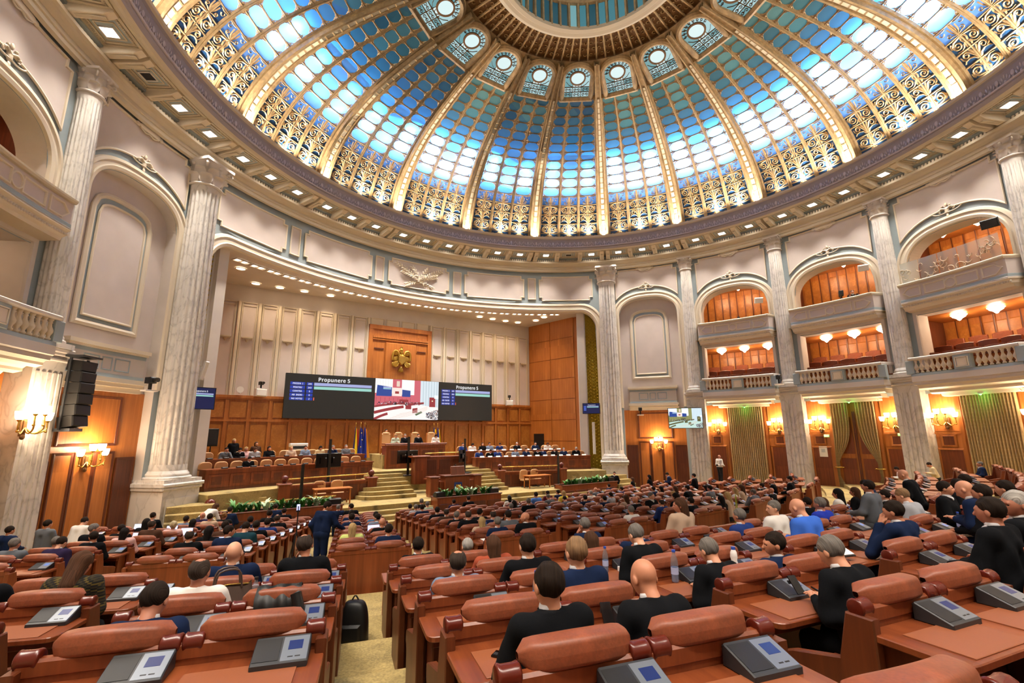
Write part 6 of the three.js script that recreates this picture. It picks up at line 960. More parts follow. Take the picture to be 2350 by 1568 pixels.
// head, in axes whose origin is the top of the neck; faces -z
const headF = (() => {
  const base = uni([ell([0, 0.125, 0.008], [0.078, 0.094, 0.096]), ell([0, 0.055, -0.035], [0.06, 0.065, 0.066]), ell([0, 0.1, -0.05], [0.066, 0.06, 0.05])], 0.03);
  const nose = bone([0, 0.108, -0.098], [0, 0.072, -0.118], 0.009, 0.015), brow = bone([-0.035, 0.122, -0.088], [0.035, 0.122, -0.088], 0.012, 0.012), lips = bone([-0.016, 0.045, -0.096], [0.016, 0.045, -0.096], 0.008, 0.008), neck = bone([0, -0.06, 0.02], [0, 0.05, 0.005], 0.056, 0.05);
  const earL = ell([-0.082, 0.09, 0.005], [0.012, 0.032, 0.02]), earR = ell([0.082, 0.09, 0.005], [0.012, 0.032, 0.02]), e1 = ell([-0.032, 0.104, -0.1], [0.02, 0.012, 0.014]), e2 = ell([0.032, 0.104, -0.1], [0.02, 0.012, 0.014]);
  return (x, y, z) => { let d = base(x, y, z); d = smin(d, neck(x, y, z), 0.03); d = smin(d, nose(x, y, z), 0.012); d = smin(d, brow(x, y, z), 0.015); d = smin(d, lips(x, y, z), 0.01); d = Math.max(d, -smin(e1(x, y, z), e2(x, y, z), 0.001)); d = smin(d, Math.min(earL(x, y, z), earR(x, y, z)), 0.01); return d; };
})();
const hairF = {
  short: (x, y, z) => { const cap = ell([0, 0.132, 0.012], [0.087, 0.1, 0.104])(x, y, z) + 0.003 * Math.sin(70 * x + 40 * y) * Math.sin(60 * z); return Math.max(cap, -(ell([0, 0.06, -0.09], [0.078, 0.09, 0.075])(x, y, z)), 0.045 + 0.32 * Math.max(0, -z) - y); },
  balding: (x, y, z) => Math.max(hairF.short(x, y, z), -(ell([0, 0.235, -0.0], [0.06, 0.05, 0.09])(x, y, z))),
  long: (x, y, z) => { const cap = ell([0, 0.13, 0.014], [0.092, 0.104, 0.108])(x, y, z), fall = bone([0, 0.1, 0.045], [0, -0.13, 0.07], 0.09, 0.075)(x, y, z); let d = smin(cap, fall, 0.03) + 0.004 * Math.sin(90 * x) * Math.cos(20 * y); return Math.max(d, -(ell([0, 0.05, -0.1], [0.07, 0.11, 0.085])(x, y, z))); },
  bob: (x, y, z) => { const cap = ell([0, 0.12, 0.012], [0.098, 0.115, 0.112])(x, y, z) + 0.003 * Math.sin(80 * x); return Math.max(cap, -(ell([0, 0.06, -0.1], [0.07, 0.1, 0.08])(x, y, z)), 0.01 - y); },
  bun: (x, y, z) => Math.min(hairF.short(x, y, z), ell([0, 0.16, 0.12], [0.05, 0.05, 0.045])(x, y, z), ell([0, 0.08, 0.1], [0.03, 0.08, 0.03])(x, y, z)),
};
const HL_ = {}; const hairGeo = (st, lod) => HL_[st + lod] ||= surfaceNets(hairF[st], [-0.12, -0.24, -0.12], [0.12, 0.26, 0.19], [0.009, 0.016][lod]);
const headGeo = [0, 1].map(l => surfaceNets(headF, [-0.11, -0.08, -0.15], [0.11, 0.25, 0.13], [0.0075, 0.0145][l]));
const handGeo = (() => {      // right hand along -z, palm down, thumb to the left
  const fs = [bone([-0.025, 0, -0.02], [-0.028, 0, -0.085], 0.017, 0.014), bone([0.02, 0, -0.02], [0.024, 0, -0.08], 0.017, 0.013), bone([0, 0, 0.0], [0, 0, -0.06], 0.024, 0.018)];
  const palm = uni(fs, 0.015), fing = [[-0.031, 0.068, 0.0085], [-0.011, 0.078, 0.009], [0.009, 0.072, 0.0085], [0.028, 0.056, 0.0078]].map(([x, l, r]) => uni([bone([x, 0, -0.08], [x * 1.1, 0.004, -0.08 - l * 0.5], r, r), bone([x * 1.1, 0.004, -0.08 - l * 0.5], [x * 1.12, -0.014, -0.08 - l], r, r * 0.8)], 0.004));
  const th = uni([bone([-0.03, 0, -0.03], [-0.055, -0.006, -0.062], 0.013, 0.011), bone([-0.055, -0.006, -0.062], [-0.056, -0.014, -0.096], 0.011, 0.009)], 0.004);
  return surfaceNets((x, y, z) => { let d = palm(x, y, z); for (const q of fing) d = smin(d, q(x, y, z), 0.006); return smin(d, th(x, y, z), 0.012); }, [-0.085, -0.05, -0.18], [0.065, 0.045, 0.04], 0.0065);
})();
const collarGeo = done(G(lathe([[0.062, -0.02], [0.066, 0.012], [0.06, 0.03], [0.056, 0.028]], 16), tubeOf([V(-0.06, 0.0, -0.02), V(-0.03, -0.02, -0.07), V(0, -0.05, -0.085)], 0.012, 5), tubeOf([V(0.06, 0.0, -0.02), V(0.03, -0.02, -0.07), V(0, -0.05, -0.085)], 0.012, 5)));
const rx3 = (p, a, o) => { const y = p[1] - o[1], z = p[2] - o[2], c = Math.cos(a), s = Math.sin(a); return [p[0], o[1] + y * c - z * s, o[2] + y * s + z * c]; };
// pose: lean (towards -z), head [pitch, yaw, roll], arms [elbow, wrist] for left and right, legs
const REST = [[-0.27, 0.73, -0.1], [-0.13, 0.68, -0.34]], mir = a => a.map(p => [-p[0], p[1], p[2]]);
const poses = {
  u: { lean: 0.06, head: [-0.05, 0, 0], L: REST, R: mir(REST) }, h: { lean: 0.28, head: [-0.42, 0, 0], L: [[-0.26, 0.72, -0.12], [-0.08, 0.76, -0.34]], R: [[0.26, 0.72, -0.12], [0.07, 0.76, -0.36]] },
  L: { lean: 0.1, head: [-0.05, 0.95, 0.05], L: REST, R: mir(REST) }, R: { lean: 0.1, head: [-0.05, -0.95, -0.05], L: REST, R: mir(REST) },
  F: { lean: 0.16, head: [-0.12, 0.15, 0.1], L: [[-0.24, 0.7, -0.3], [-0.09, 1.02, -0.24]], R: mir(REST) }, B: { lean: 0.05, head: [0.02, 0.2, 0], L: REST, R: mir(REST) },
  stand: { stand: true, lean: 0.03, head: [-0.05, 0, 0], L: [[-0.28, 1.16, 0.04], [-0.25, 0.92, -0.08]], R: [[0.28, 1.16, 0.04], [0.25, 0.92, -0.08]] },
  turn: { stand: true, lean: 0.2, head: [-0.3, -0.9, -0.1], L: [[-0.27, 1.16, 0.05], [-0.24, 0.94, -0.06]], R: [[0.3, 1.16, -0.16], [0.36, 1.0, -0.42]] },
  bend: { stand: true, lean: 1.0, head: [0.1, 0.1, 0], L: [[-0.22, 0.92, -0.5], [-0.12, 0.76, -0.68]], R: [[0.22, 0.92, -0.5], [0.14, 0.76, -0.66]] },
  photo: { stand: true, lean: 0.02, head: [-0.25, 0.1, 0], L: [[-0.27, 1.12, 0.0], [-0.1, 1.05, -0.28]], R: [[0.27, 1.12, 0.0], [0.1, 1.05, -0.28]] },
  film: { stand: true, lean: 0.12, head: [-0.1, 0.2, 0], L: [[-0.28, 1.2, -0.2], [-0.15, 1.32, -0.5]], R: [[0.26, 1.16, -0.2], [0.16, 1.28, -0.48]] },
};
const bodyCache = {};
function bodyOf(pk, lod) {
  const key = pk + lod; if (bodyCache[key]) return bodyCache[key];
  const p = poses[pk], up = p.stand ? 0.42 : 0, hip = [0, 0.52 + up, 0], T3 = q => rx3(q, -p.lean, hip), sh = (x, y, z) => T3([x, y + up, z]);
  const nk = sh(0, 1.085, -0.005), sL = sh(-0.195, 0.985, 0), sR = sh(0.195, 0.985, 0);
  const torso = k => [bone(sh(-0.085, 0.6, 0.0), sh(-0.1, 0.9, 0.0), 0.118 + k, 0.108 + k), bone(sh(0.085, 0.6, 0.0), sh(0.1, 0.9, 0.0), 0.118 + k, 0.108 + k), bone(sh(0, 0.6, -0.05), sh(0, 0.86, -0.04), 0.11 + k, 0.1 + k), bone(sh(-0.165, 0.985, 0.01), sh(0.165, 0.985, 0.01), 0.068 + k, 0.068 + k), bone(sh(0, 0.95, 0.02), sh(0, 1.05, 0.01), 0.09 + k, 0.055 + k)];
  const arm = (s, e, w, k) => [bone(s, e, 0.058 + k, 0.047 + k), bone(e, w, 0.047 + k, 0.031 + k)];
  const c = [0.02, 0.038][lod], box = [[-0.5, 0.3, -0.95], [0.5, 1.75, 0.35]], wr = lod ? 0 : 1;
  const cut = nk[1] - 0.012, jf = uni([...torso(0.014), ...arm(sL, ...p.L, 0.016), ...arm(sR, ...p.R, 0.016)], 0.05);
  const upN = [nk[0] - hip[0], nk[1] - hip[1], nk[2] - hip[2]], ul = Math.hypot(...upN); upN.forEach((v, i) => upN[i] = v / ul);
  const jacket = surfaceNets((x, y, z) => Math.max(jf(x, y, z) + wr * 0.004 * (Math.sin(31 * x + 17 * y + 9 * z) + Math.sin(23 * y - 27 * z)), (x - nk[0]) * upN[0] + (y - nk[1]) * upN[1] + (z - nk[2]) * upN[2] + 0.012, (0.4 + up) - y), ...box, c);
  const legs = k => p.stand ? [bone([-0.09, 0.93, 0], [-0.1, 0.5, -0.01], 0.1 + k, 0.065 + k), bone([-0.1, 0.5, -0.01], [-0.1, 0.07, 0.02], 0.065 + k, 0.05 + k), bone([0.09, 0.93, 0], [0.1, 0.5, -0.01], 0.1 + k, 0.065 + k), bone([0.1, 0.5, -0.01], [0.1, 0.07, 0.02], 0.065 + k, 0.05 + k), bone([-0.08, 0.94, 0], [0.08, 0.94, 0], 0.12 + k, 0.12 + k)] : [bone([-0.09, 0.49, 0], [-0.13, 0.46, -0.4], 0.085 + k, 0.06 + k), bone([-0.13, 0.46, -0.4], [-0.13, 0.08, -0.42], 0.058 + k, 0.042 + k), bone([0.09, 0.49, 0], [0.13, 0.46, -0.4], 0.085 + k, 0.06 + k), bone([0.13, 0.46, -0.4], [0.13, 0.08, -0.42], 0.058 + k, 0.042 + k), bone([-0.08, 0.53, 0], [0.08, 0.53, 0], 0.12 + k, 0.12 + k)];
  const trousers = surfaceNets(uni(legs(0.012), 0.04), [-0.3, 0.0, -0.6], [0.3, p.stand ? 1.15 : 0.75, 0.25], lod ? 0.045 : 0.03);
  const shoes = G([-1, 1].map(s => sp(0.05, s * (p.stand ? 0.1 : 0.13), 0.04, p.stand ? -0.05 : -0.49, 1, 0.8, 2.3, 10, 6)));
  const bf = uni([...torso(-0.012), ...arm(sL, ...p.L, -0.004), ...arm(sR, ...p.R, -0.004), ...legs(-0.01), bone(nk, [nk[0], nk[1] - 0.06, nk[2] + 0.01], 0.052, 0.055)], 0.04);
  const core = surfaceNets(bf, [-0.5, 0, -0.95], [0.5, 1.75, 0.35], lod ? 0.05 : 0.03);
  const hm = new THREE.Matrix4().makeRotationFromEuler(new THREE.Euler(p.head[0] - p.lean * (p.lean > 0.6 ? 0.6 : 0.35), p.head[1], p.head[2], 'YXZ')).setPosition(nk[0], nk[1], nk[2]);
  const hand = (e, w, flip) => { const d = V(w[0] - e[0], w[1] - e[1], w[2] - e[2]).normalize(), m = new THREE.Matrix4().lookAt(V(0, 0, 0), d, V(0, 1, 0)); const g = handGeo.clone(); if (flip) { g.scale(-1, 1, 1); const a = g.attributes.position.array, n = g.attributes.normal.array; for (let i = 0; i < a.length; i += 9) for (let k = 0; k < 3; k++) { [a[i + 3 + k], a[i + 6 + k]] = [a[i + 6 + k], a[i + 3 + k]];[n[i + 3 + k], n[i + 6 + k]] = [n[i + 6 + k], n[i + 3 + k]]; } } return g.applyMatrix4(m.setPosition(w[0], w[1], w[2])); };
  const body = mergeGeometries([core, headGeo[lod].clone().applyMatrix4(hm), hand(...p.L, true), hand(...p.R, false)]); body.userData.keepUV = body.userData.ready = true;
  const sh2 = done(shoes); return bodyCache[key] = { body, jacket, trousers, shoes: sh2, hm, nk, lean: p.lean, wr: p };
}
const cloths = { navy: 0x17233f, black: 0x121316, grey: 0x5e6268, white: 0xdad6d0, purple: 0x2c2340, pink: 0xd0a8a4, brown: 0x4a3226, greyblue: 0x6c7a90, beige: 0xb39a84, dark: 0x1e2022, teal: 0x1c3a44, blue: 0x24366e, lime: 0xc4cf7a, denim: 0x4a688c, lightgrey: 0x9a9ca2, mint: 0xaebfae, sky: 0x4f7fd0, red: 0x5a2028, yellow: 0xd8c24a, rust: 0x9a4a34, steel: 0x6a7a94, azure: 0x3a66c4, royal: 0x2638a0, cream: 0xc8b48c, lilac: 0x9a96b8, plaid: 0x6a6248, pinkk: 0xc02a80 };
const cm = {}; const clothM = c => cm[c] ||= phy(cloths[c], 1, c === 'plaid' ? { map: tex(128, 128, (u, v) => { const a = (Math.floor(u * 8) + Math.floor(v * 16)) % 4; return [[200, 180, 90], [30, 28, 30], [120, 110, 80], [60, 50, 60]][a]; }, 4, 4) } : { specularIntensity: 0.2, bumpMap: grainBump, bumpScale: 0.001 });
const skinMs = [0xc98d6e, 0xbd7f60, 0xd39c7e, 0xb0735a].map(c => std(c, 0.55)), hairMs = Object.fromEntries(Object.entries({ d: 0x2e221a, g: 0x8c857e, x: 0xcac4bc, n: 0xd8b57c, l: 0x1e1816, r: 0x60402c, w: 0xe8d4a8, o: 0xa0764a, t: 0xa88460, k: 0x4e423a }).map(([k, c]) => [k, phy(c, 0.85, { map: hairTex, bumpMap: hairTex, bumpScale: 0.004, specularIntensity: 0.35 })]));
const HS = { d: 'short', g: 'short', x: 'short', t: 'short', k: 'balding', n: 'long', l: 'long', r: 'long', w: 'bob', o: 'bun' };
const HW = { d: 'dark-haired', g: 'grey-haired', x: 'white-haired', t: 'sandy-haired', k: 'balding', n: 'long-haired blonde', l: 'long black-haired', r: 'long brown-haired', w: 'blonde bob-haired', o: 'bun-haired', b: 'bald' };
const CW = { greyblue: 'grey-blue', lightgrey: 'light grey', plaid: 'patterned black and yellow', sky: 'bright blue', steel: 'blue-grey', pinkk: 'bright pink', azure: 'vivid blue' };
const suits = new Set(['navy', 'black', 'grey', 'greyblue', 'lightgrey', 'blue', 'steel', 'azure', 'royal', 'purple', 'brown', 'teal']), whiteShirt = std(0xd8d8dc, 0.8), shoeM = std(0x0c0a0a, 0.4), darkTr = std(0x14161c, 0.9), eyeM = std(0x1a120e, 0.3);
const eyeGeo = done(G([-0.032, 0.032].map(x => sp(0.009, x, 0.103, -0.088, 1.2, 0.8, 0.8, 6, 5))));
let pn = 0;
function person(x, y, z, ry, sc, hair, cloth, pk, lod, label, group) {
  const B = bodyOf(pk === 'B' ? 'B' : pk, lod), o = new THREE.Group(); o.name = numbered('person'); o.position.set(x, y, z); o.rotation.y = ry; o.scale.setScalar(sc); scene.add(o); tag(o, label, 'person', group);
  mm('body', B.body, skinMs[pn++ % 4], o); mm(suits.has(cloth) ? 'jacket' : 'shirt', B.jacket, clothM(cloth), o); mm('trousers', B.trousers, cloth === 'white' || !suits.has(cloth) ? darkTr : clothM(cloth), o); mm('shoes', B.shoes, shoeM, o);
  if (hair !== 'b') { const h = mm('hair', hairGeo(HS[hair], lod), hairMs[hair], o); h.applyMatrix4(B.hm); }
  const e = mm('eyes', eyeGeo, eyeM, o); e.applyMatrix4(B.hm);
  if (suits.has(cloth) && !'lrno'.includes(hair)) { const c = mm('shirt_collar', collarGeo, whiteShirt, o); c.position.set(B.nk[0], B.nk[1] - 0.02, B.nk[2]); c.rotation.x = -B.lean; }
  return o;
}
const zone = (r, ph) => (r > 36 ? 'rear' : r > 31 ? 'middle' : 'front') + ' rows ' + (ph < -15.6 ? 'by the left portal' : ph < -11.5 ? 'beside the aisle' : ph < -6 ? 'past the aisle' : ph < 4 ? 'in mid-hall' : 'near the curtains');
const PW = { u: 'seated upright', h: 'bowed over the desk', L: 'head turned sideways', R: 'head turned sideways', F: 'hand raised to the face', B: 'turned round to face the back' };
const crowd = `42.77|-13.94|2.04|0.96|d|black|u 42.77|-12.96|2.02|0.94|b|black|h 41.69|-12.95|1.88|0.99|t|navy|u 41.44|-17.15|1.81|0.94|d|navy|h 42.77|-10.6|2.02|0.94|g|black|h 40.59|-13.97|1.67|0.94|k|steel|u 40.59|-12.93|1.72|0.98|d|black|u 40.34|-17.17|1.72|0.94|k|white|u 41.69|-10.85|1.82|0.94|g|black|h 41.69|-9.85|1.81|0.94|d|navy|L 40.59|-10.87|1.72|0.98|g|black|h 42.77|-7.74|2.04|1.04|d|black|u 39.42|-12.92|1.54|0.94|r|rust|u 39.17|-16.12|1.55|1.02|k|black|F 39.17|-17.18|1.55|1.0|b|navy|u 42.77|-6.9|2.04|1.06|x|black|L 39.42|-10.88|1.48|0.94|r|brown|u 39.17|-19.37|1.55|0.99|r|plaid|h 39.17|-20.43|1.55|0.97|d|black|u 38.17|-14.0|1.34|0.94|d|black|u 39.42|-9.82|1.53|0.94|b|navy|u 41.69|-6.75|1.88|1.01|d|navy|F 38.17|-12.9|1.27|0.94|x|black|u 38.17|-9.8|1.37|0.98|g|navy|F 40.59|-6.73|1.72|1.07|b|azure|h 39.42|-6.72|1.55|0.97|g|blue|u 39.42|-5.4|1.55|1.02|g|white|L 38.17|-6.7|1.43|1.08|r|beige|L 41.69|-3.47|1.93|1.08|b|navy|h 41.69|-3.47|1.88|1.06|d|black|u 40.59|-3.45|1.6|0.94|b|black|u 39.42|-3.44|1.55|0.99|g|royal|u 41.69|-2.1|1.88|1.06|d|black|u 34.47|-14.14|0.85|0.99|d|navy|u 40.59|-2.3|1.72|1.04|t|lightgrey|h 34.47|-10.01|0.85|0.98|g|navy|u 40.59|-0.7|1.72|1.07|d|black|B 34.47|-8.79|0.85|1.02|b|black|L 33.4|-15.38|0.75|0.98|n|lime|u 40.59|0.45|1.72|1.07|d|black|B 33.4|-19.77|0.75|1.05|d|navy|R 33.4|-10.03|0.74|0.94|n|beige|u 33.4|-21.03|0.75|1.0|k|black|u 39.42|-0.53|1.63|1.08|d|grey|u 33.4|-8.77|0.75|1.02|d|grey|u 32.33|-14.1|0.66|0.98|b|black|u 39.42|0.53|1.55|0.96|d|black|u 38.17|-0.55|1.35|0.94|d|black|u 32.33|-10.05|0.66|1.01|k|black|u 32.33|-21.05|0.66|0.99|l|black|u 32.33|-19.75|0.66|1.04|d|teal|h 40.59|1.53|1.75|1.08|d|navy|u 32.33|-8.75|0.66|0.97|k|navy|u 34.47|-3.39|0.85|0.96|g|white|u 33.4|-25.27|0.75|0.98|d|purple|h 38.17|0.55|1.29|0.94|r|black|u 33.4|-26.53|0.75|0.98|g|grey|u 31.26|-19.73|0.56|1.0|d|black|u 31.26|-10.07|0.56|0.96|g|black|u 38.17|1.82|1.37|0.99|l|white|u 31.26|-21.07|0.56|1.02|d|brown|u 32.33|-25.25|0.66|0.97|d|black|L 31.26|-8.73|0.56|0.98|d|black|R 38.17|3.42|1.37|0.96|r|black|u 39.42|3.44|1.75|1.08|b|black|h 32.33|-26.55|0.62|0.94|g|black|u 30.19|-14.06|0.46|0.97|d|greyblue|L 30.19|-15.44|0.46|1.01|d|navy|u 34.47|0.79|0.85|0.99|d|black|u 31.26|-25.23|0.56|0.96|l|pink|u 30.19|-19.71|0.46|0.99|d|blue|u 30.19|-10.09|0.46|0.99|k|brown|u 31.26|-26.57|0.56|1.05|g|black|R 30.19|-8.71|0.39|0.94|k|navy|u 29.12|-14.03|0.37|0.97|d|denim|u 30.19|-25.21|0.46|1.04|k|brown|u 33.4|0.77|0.75|0.94|k|blue|u 29.12|-19.68|0.37|1.01|k|black|u 29.12|-10.12|0.37|0.99|d|black|u 29.12|-21.12|0.37|1.0|d|navy|u 30.19|-26.59|0.46|0.97|d|black|u 29.12|-8.68|0.31|0.94|b|brown|u 33.4|2.03|0.75|1.05|l|black|u 38.17|5.64|1.37|1.05|d|navy|h 34.47|3.43|0.84|0.94|l|black|u 32.33|0.75|0.66|0.99|b|black|u 32.33|2.05|0.66|1.06|g|black|B 34.47|4.11|0.85|1.0|n|beige|u 28.05|-15.5|0.27|1.0|d|navy|u 29.12|-25.18|0.37|0.95|w|pink|u 29.12|-4.72|0.37|0.94|g|black|u 29.12|-26.62|0.37|1.02|l|black|u 29.12|-3.28|0.37|1.04|g|black|u 30.19|-31.89|0.46|0.98|d|navy|u 31.26|2.07|0.56|0.99|r|beige|u 28.05|-25.15|0.26|0.94|l|black|u 26.98|-10.18|0.17|1.0|d|navy|u 26.98|-21.18|0.17|1.05|d|black|u 30.19|2.09|0.46|0.96|d|navy|u 28.05|-3.25|0.27|0.96|l|black|u 29.12|-31.92|0.37|1.03|d|grey|u 26.98|-25.12|0.17|1.01|d|beige|u 29.12|2.12|0.37|0.97|d|navy|u 34.47|7.41|0.85|0.96|g|grey|F 25.91|-10.21|0.08|0.97|g|lightgrey|u 26.98|-26.68|0.17|0.97|d|greyblue|u 28.05|-31.95|0.27|1.03|d|white|h 31.26|7.47|0.54|0.94|n|grey|u 33.4|8.79|0.75|0.96|n|white|u 25.91|-25.09|0.08|0.98|o|dark|u 28.05|2.15|0.27|0.95|d|grey|h 34.47|9.85|0.8|0.94|b|black|u 24.84|-15.59|-0.02|1.06|d|black|L 25.91|-26.71|0.08|1.0|b|purple|u 24.84|-10.24|-0.02|0.95|d|brown|u 29.12|5.11|0.37|0.97|d|lightgrey|u 24.84|-21.24|-0.02|1.01|d|black|u 33.4|9.86|0.75|1.01|r|beige|u 24.84|-8.56|-0.02|1.0|g|mint|u 32.33|9.21|0.66|1.02|d|grey|u 26.98|2.18|0.17|1.01|g|grey|h 31.26|9.62|0.56|1.03|d|black|u 25.91|-30.39|0.08|1.02|d|black|u 23.77|-16.84|-0.12|1.02|g|navy|u 23.77|-8.52|-0.12|1.07|g|black|u 23.77|-22.68|-0.07|1.08|d|navy|F 25.91|2.21|0.08|1.06|d|sky|u 23.77|-4.88|-0.12|0.97|d|purple|u 23.77|-26.78|-0.12|1.06|d|navy|u 23.77|-3.12|-0.12|1.05|d|black|u 24.84|0.56|-0.02|0.97|l|white|u 30.19|11.51|0.46|0.96|r|black|u 34.47|13.94|0.88|1.08|d|black|u 33.4|13.89|0.72|0.94|d|black|u 25.91|5.99|0.08|1.01|n|yellow|u 31.26|12.87|0.54|0.94|l|navy|u 26.98|7.58|0.17|0.97|x|white|u 29.12|11.48|0.37|0.96|d|navy|u 23.77|2.28|-0.12|0.96|g|black|u 24.84|5.96|-0.02|1.02|d|red|u 24.84|7.64|-0.02|1.01|d|navy|u 33.4|16.97|0.75|0.95|b|black|u 29.12|12.92|0.35|0.94|l|black|u 26.98|12.98|0.17|0.95|d|purple|u 25.91|11.39|0.08|0.98|b|grey|u 40.59|21.31|1.6|0.94|g|navy|u 24.84|18.44|-0.02|0.96|d|navy|u 38.17|23.62|1.25|0.94|d|white|h 29.12|22.28|0.45|1.08|d|black|u 39.42|24.3|1.46|0.94|d|cream|h 24.84|27.56|-0.02|1.01|r|black|u 25.91|27.59|0.08|1.08|l|black|u 26.98|30.48|0.19|1.08|d|navy|h`;
const who = {};
const NEAR = { '42.77|-13.94': 'dark-haired man in black seen from behind, black phone lying at his side', '42.77|-12.96': 'bald man in a black suit holding up a dark blue phone', '42.77|-10.6': 'grey-haired man with glasses in a dark suit looking down at his phone', '41.69|-10.85': 'grey-haired man in black leaning over the desk with bottle and yogurt', '41.69|-9.85': 'dark-haired man in navy turned sideways beside the open notebook', '41.69|-12.95': 'sandy crop-haired man in navy seen from behind', '41.44|-17.15': 'brown-haired man in navy bowed low behind the nearest left consoles', '40.34|-17.17': 'balding man in a white shirt beside the brown handbag', '40.59|-13.97': 'balding man in a blue-grey suit beside a blue-capped bottle', '39.17|-19.37': 'long brown-haired woman in a patterned black and yellow jacket', '39.17|-16.12': 'balding man in black with hand at his face beside the aisle', '39.17|-17.18': 'bald man in navy behind the brown handbag', '40.59|-6.73': 'bald man in a vivid blue suit bowed over his phone', '33.4|-15.38': 'long-haired blonde woman in lime beside the standing man' };
for (const t of crowd.split(' ')) {
  const [r, ph, y, sc, h, c, po] = t.split('|'), p = Q(+r, +ph, 0), d = Math.hypot(p.x + 12.016, p.z - 11.715), f = po === 'B' ? Math.PI : 0, fem = 'nlrwo'.includes(h);
  const lab = NEAR[r + '|' + ph] || HW[h] + (fem ? ' woman in ' : ' man in ') + (CW[c] || c) + (suits.has(c) ? ' jacket, ' : ' top, ') + (po === 'u' ? '' : PW[po] + ', ') + zone(+r, +ph); who[lab] = (who[lab] || 0) + 1;
  person(p.x, +y, p.z, +ph * D2R + f + (po === 'u' ? rr(-0.12, 0.12) : 0), +sc, h, c, po, d < 8 ? 0 : 1, lab, 'people in the ' + zone(+r, +ph));
}
// staff and officials on the stage, facing the hall
const face = (x, z) => Math.PI;
function staged(R, th, y, h, c, po, label, sc = 1) { const p = A2(R, th, 0); person(p.x, y, p.z, Math.PI - th * D2R, sc, h, c, po, 1, label, 'people on the stage'); }
[[-20.84, 'd', 'grey', 'F', 'man with hands at his mouth in a grey jacket nearest the loudspeaker stand'], [-19.65, 'd', 'black', 'h', 'person in black leaning at the staff desk under the standing blonde woman'], [-18.95, 'n', 'pink', 'u', 'blonde woman in pink at the staff desk'], [-18.2, 'r', 'lightgrey', 'h', 'woman in a light grey jacket writing at the staff desk'], [-16.71, 'l', 'black', 'u', 'black-haired woman in black beside the printer'], [-14.48, 'n', 'beige', 'u', 'blonde woman in beige after the printer'], [-12.95, 'd', 'greyblue', 'u', 'man in a pale blue shirt at the staff desk'], [-11.41, 'l', 'cream', 'h', 'dark-haired woman in cream at the staff desk'], [-9.94, 'g', 'navy', 'F', 'grey-haired man in navy behind the twin monitors'], [-8.36, 'g', 'grey', 'u', 'grey-haired man in a grey suit by the flags']].forEach(a => staged(30.45, a[0], 2.18, a[1], a[2], a[3], a[4]));
staged(31.4, -19.4, 2.18, 'n', 'black', 'stand', 'standing blonde woman in black beside the loudspeaker stand'); staged(31.5, -17.2, 2.0, 'r', 'brown', 'stand', 'standing woman with reddish hair near the printer'); staged(28.85, -20.06, 1.78, 'd', 'black', 'h', 'person in black slumped at the curved front desk');
[[8.06, 'd', 'blue'], [9.59, 'd', 'black'], [10.74, 'd', 'blue'], [13.4, 'd', 'greyblue'], [15.03, 'd', 'navy'], [16.64, 'd', 'black'], [17.52, 'd', 'navy'], [19.31, 'd', 'black'], [20.69, 'g', 'navy'], [22.49, 'x', 'black']].forEach(([th, h, c], i) => staged(28.85, th, 1.78, h, c, i % 4 === 1 ? 'h' : 'u', ['first', 'second', 'third', 'fourth', 'fifth', 'sixth', 'seventh', 'eighth', 'ninth', 'tenth'][i] + ' man from the podium in a ' + c + ' suit at the front desk with name cards', i === 9 ? 1.06 : 1));
[[6.92, 'd', 'blue'], [8.22, 'l', 'white'], [9.73, 'r', 'black'], [10.74, 'd', 'greyblue'], [12.14, 'd', 'blue'], [14.77, 'x', 'black'], [17.49, 'd', 'navy'], [19.25, 'r', 'white']].forEach(([th, h, c], i) => staged(30.45, th, 2.18, h, c, i % 3 === 1 ? 'h' : 'u', ['first', 'second', 'third', 'fourth', 'fifth', 'sixth', 'seventh', 'eighth'][i] + ' person from the podium in ' + c + ' at the rear desk with name cards'));
for (const [x, h, c, po, l, y, z] of [[-1.16, 't', 'mint', 'h', 'ginger-haired woman in white at the podium, hand raised'], [-0.48, 'g', 'black', 'u', 'grey-haired man in a dark suit at the podium'], [0.47, 'd', 'black', 'u', 'dark-haired man in a dark suit presiding at the podium'], [1.71, 'l', 'white', 'h', 'black-haired woman in white at the podium end'], [-1.46, 'l', 'white', 'stand', 'black-haired woman in white standing behind the podium', 2.72, -19.9]]) person(x, y ?? 2.82, z ?? -18.95, Math.PI, 1, h, c, po, 1, l, 'people at the podium');
// standing people in the hall and boxes
{ const p = Q(31.6, -16.75); person(p.x, 0.56, p.z, -16.75 * D2R - 0.5, 1.02, 'd', 'navy', 'turn', 0, 'man in a navy suit standing in the aisle, leaning on a bench', 'standing people'); }
{ const p = P(15.0, -51, 0); person(p.x, 0.1, p.z, -1.0, 1, 'r', 'white', 'bend', 1, 'person in a white shirt bending over the desks before the left portal', 'standing people'); }
{ const p = P(17.2, 67.2, 0); person(p.x, 0.95, p.z, 1.15 + Math.PI * 1.05, 1, 'b', 'white', 'photo', 1, 'photographer in a white shirt with camera standing before the first curtain', 'standing people'); const q = P(16.9, 66.9, 0), c = T('photo_camera', 'camera held by the standing photographer', 'camera', null, q.x, 2.05, q.z, 1.2); M('body', cbx(0.15, 0.11, 0.08, 0.015), mt.black, c); M('lens', at(cy(0.04, 0.045, 0.16, 0, 0, 0, 10), 0, 0, 0.05, 0, Math.PI / 2), mt.white, c); }
person(11.3, -0.15, -11.4, 2.2, 1, 'd', 'black', 'stand', 1, 'man in a black suit walking before the marble pedestal by the planter', 'standing people');
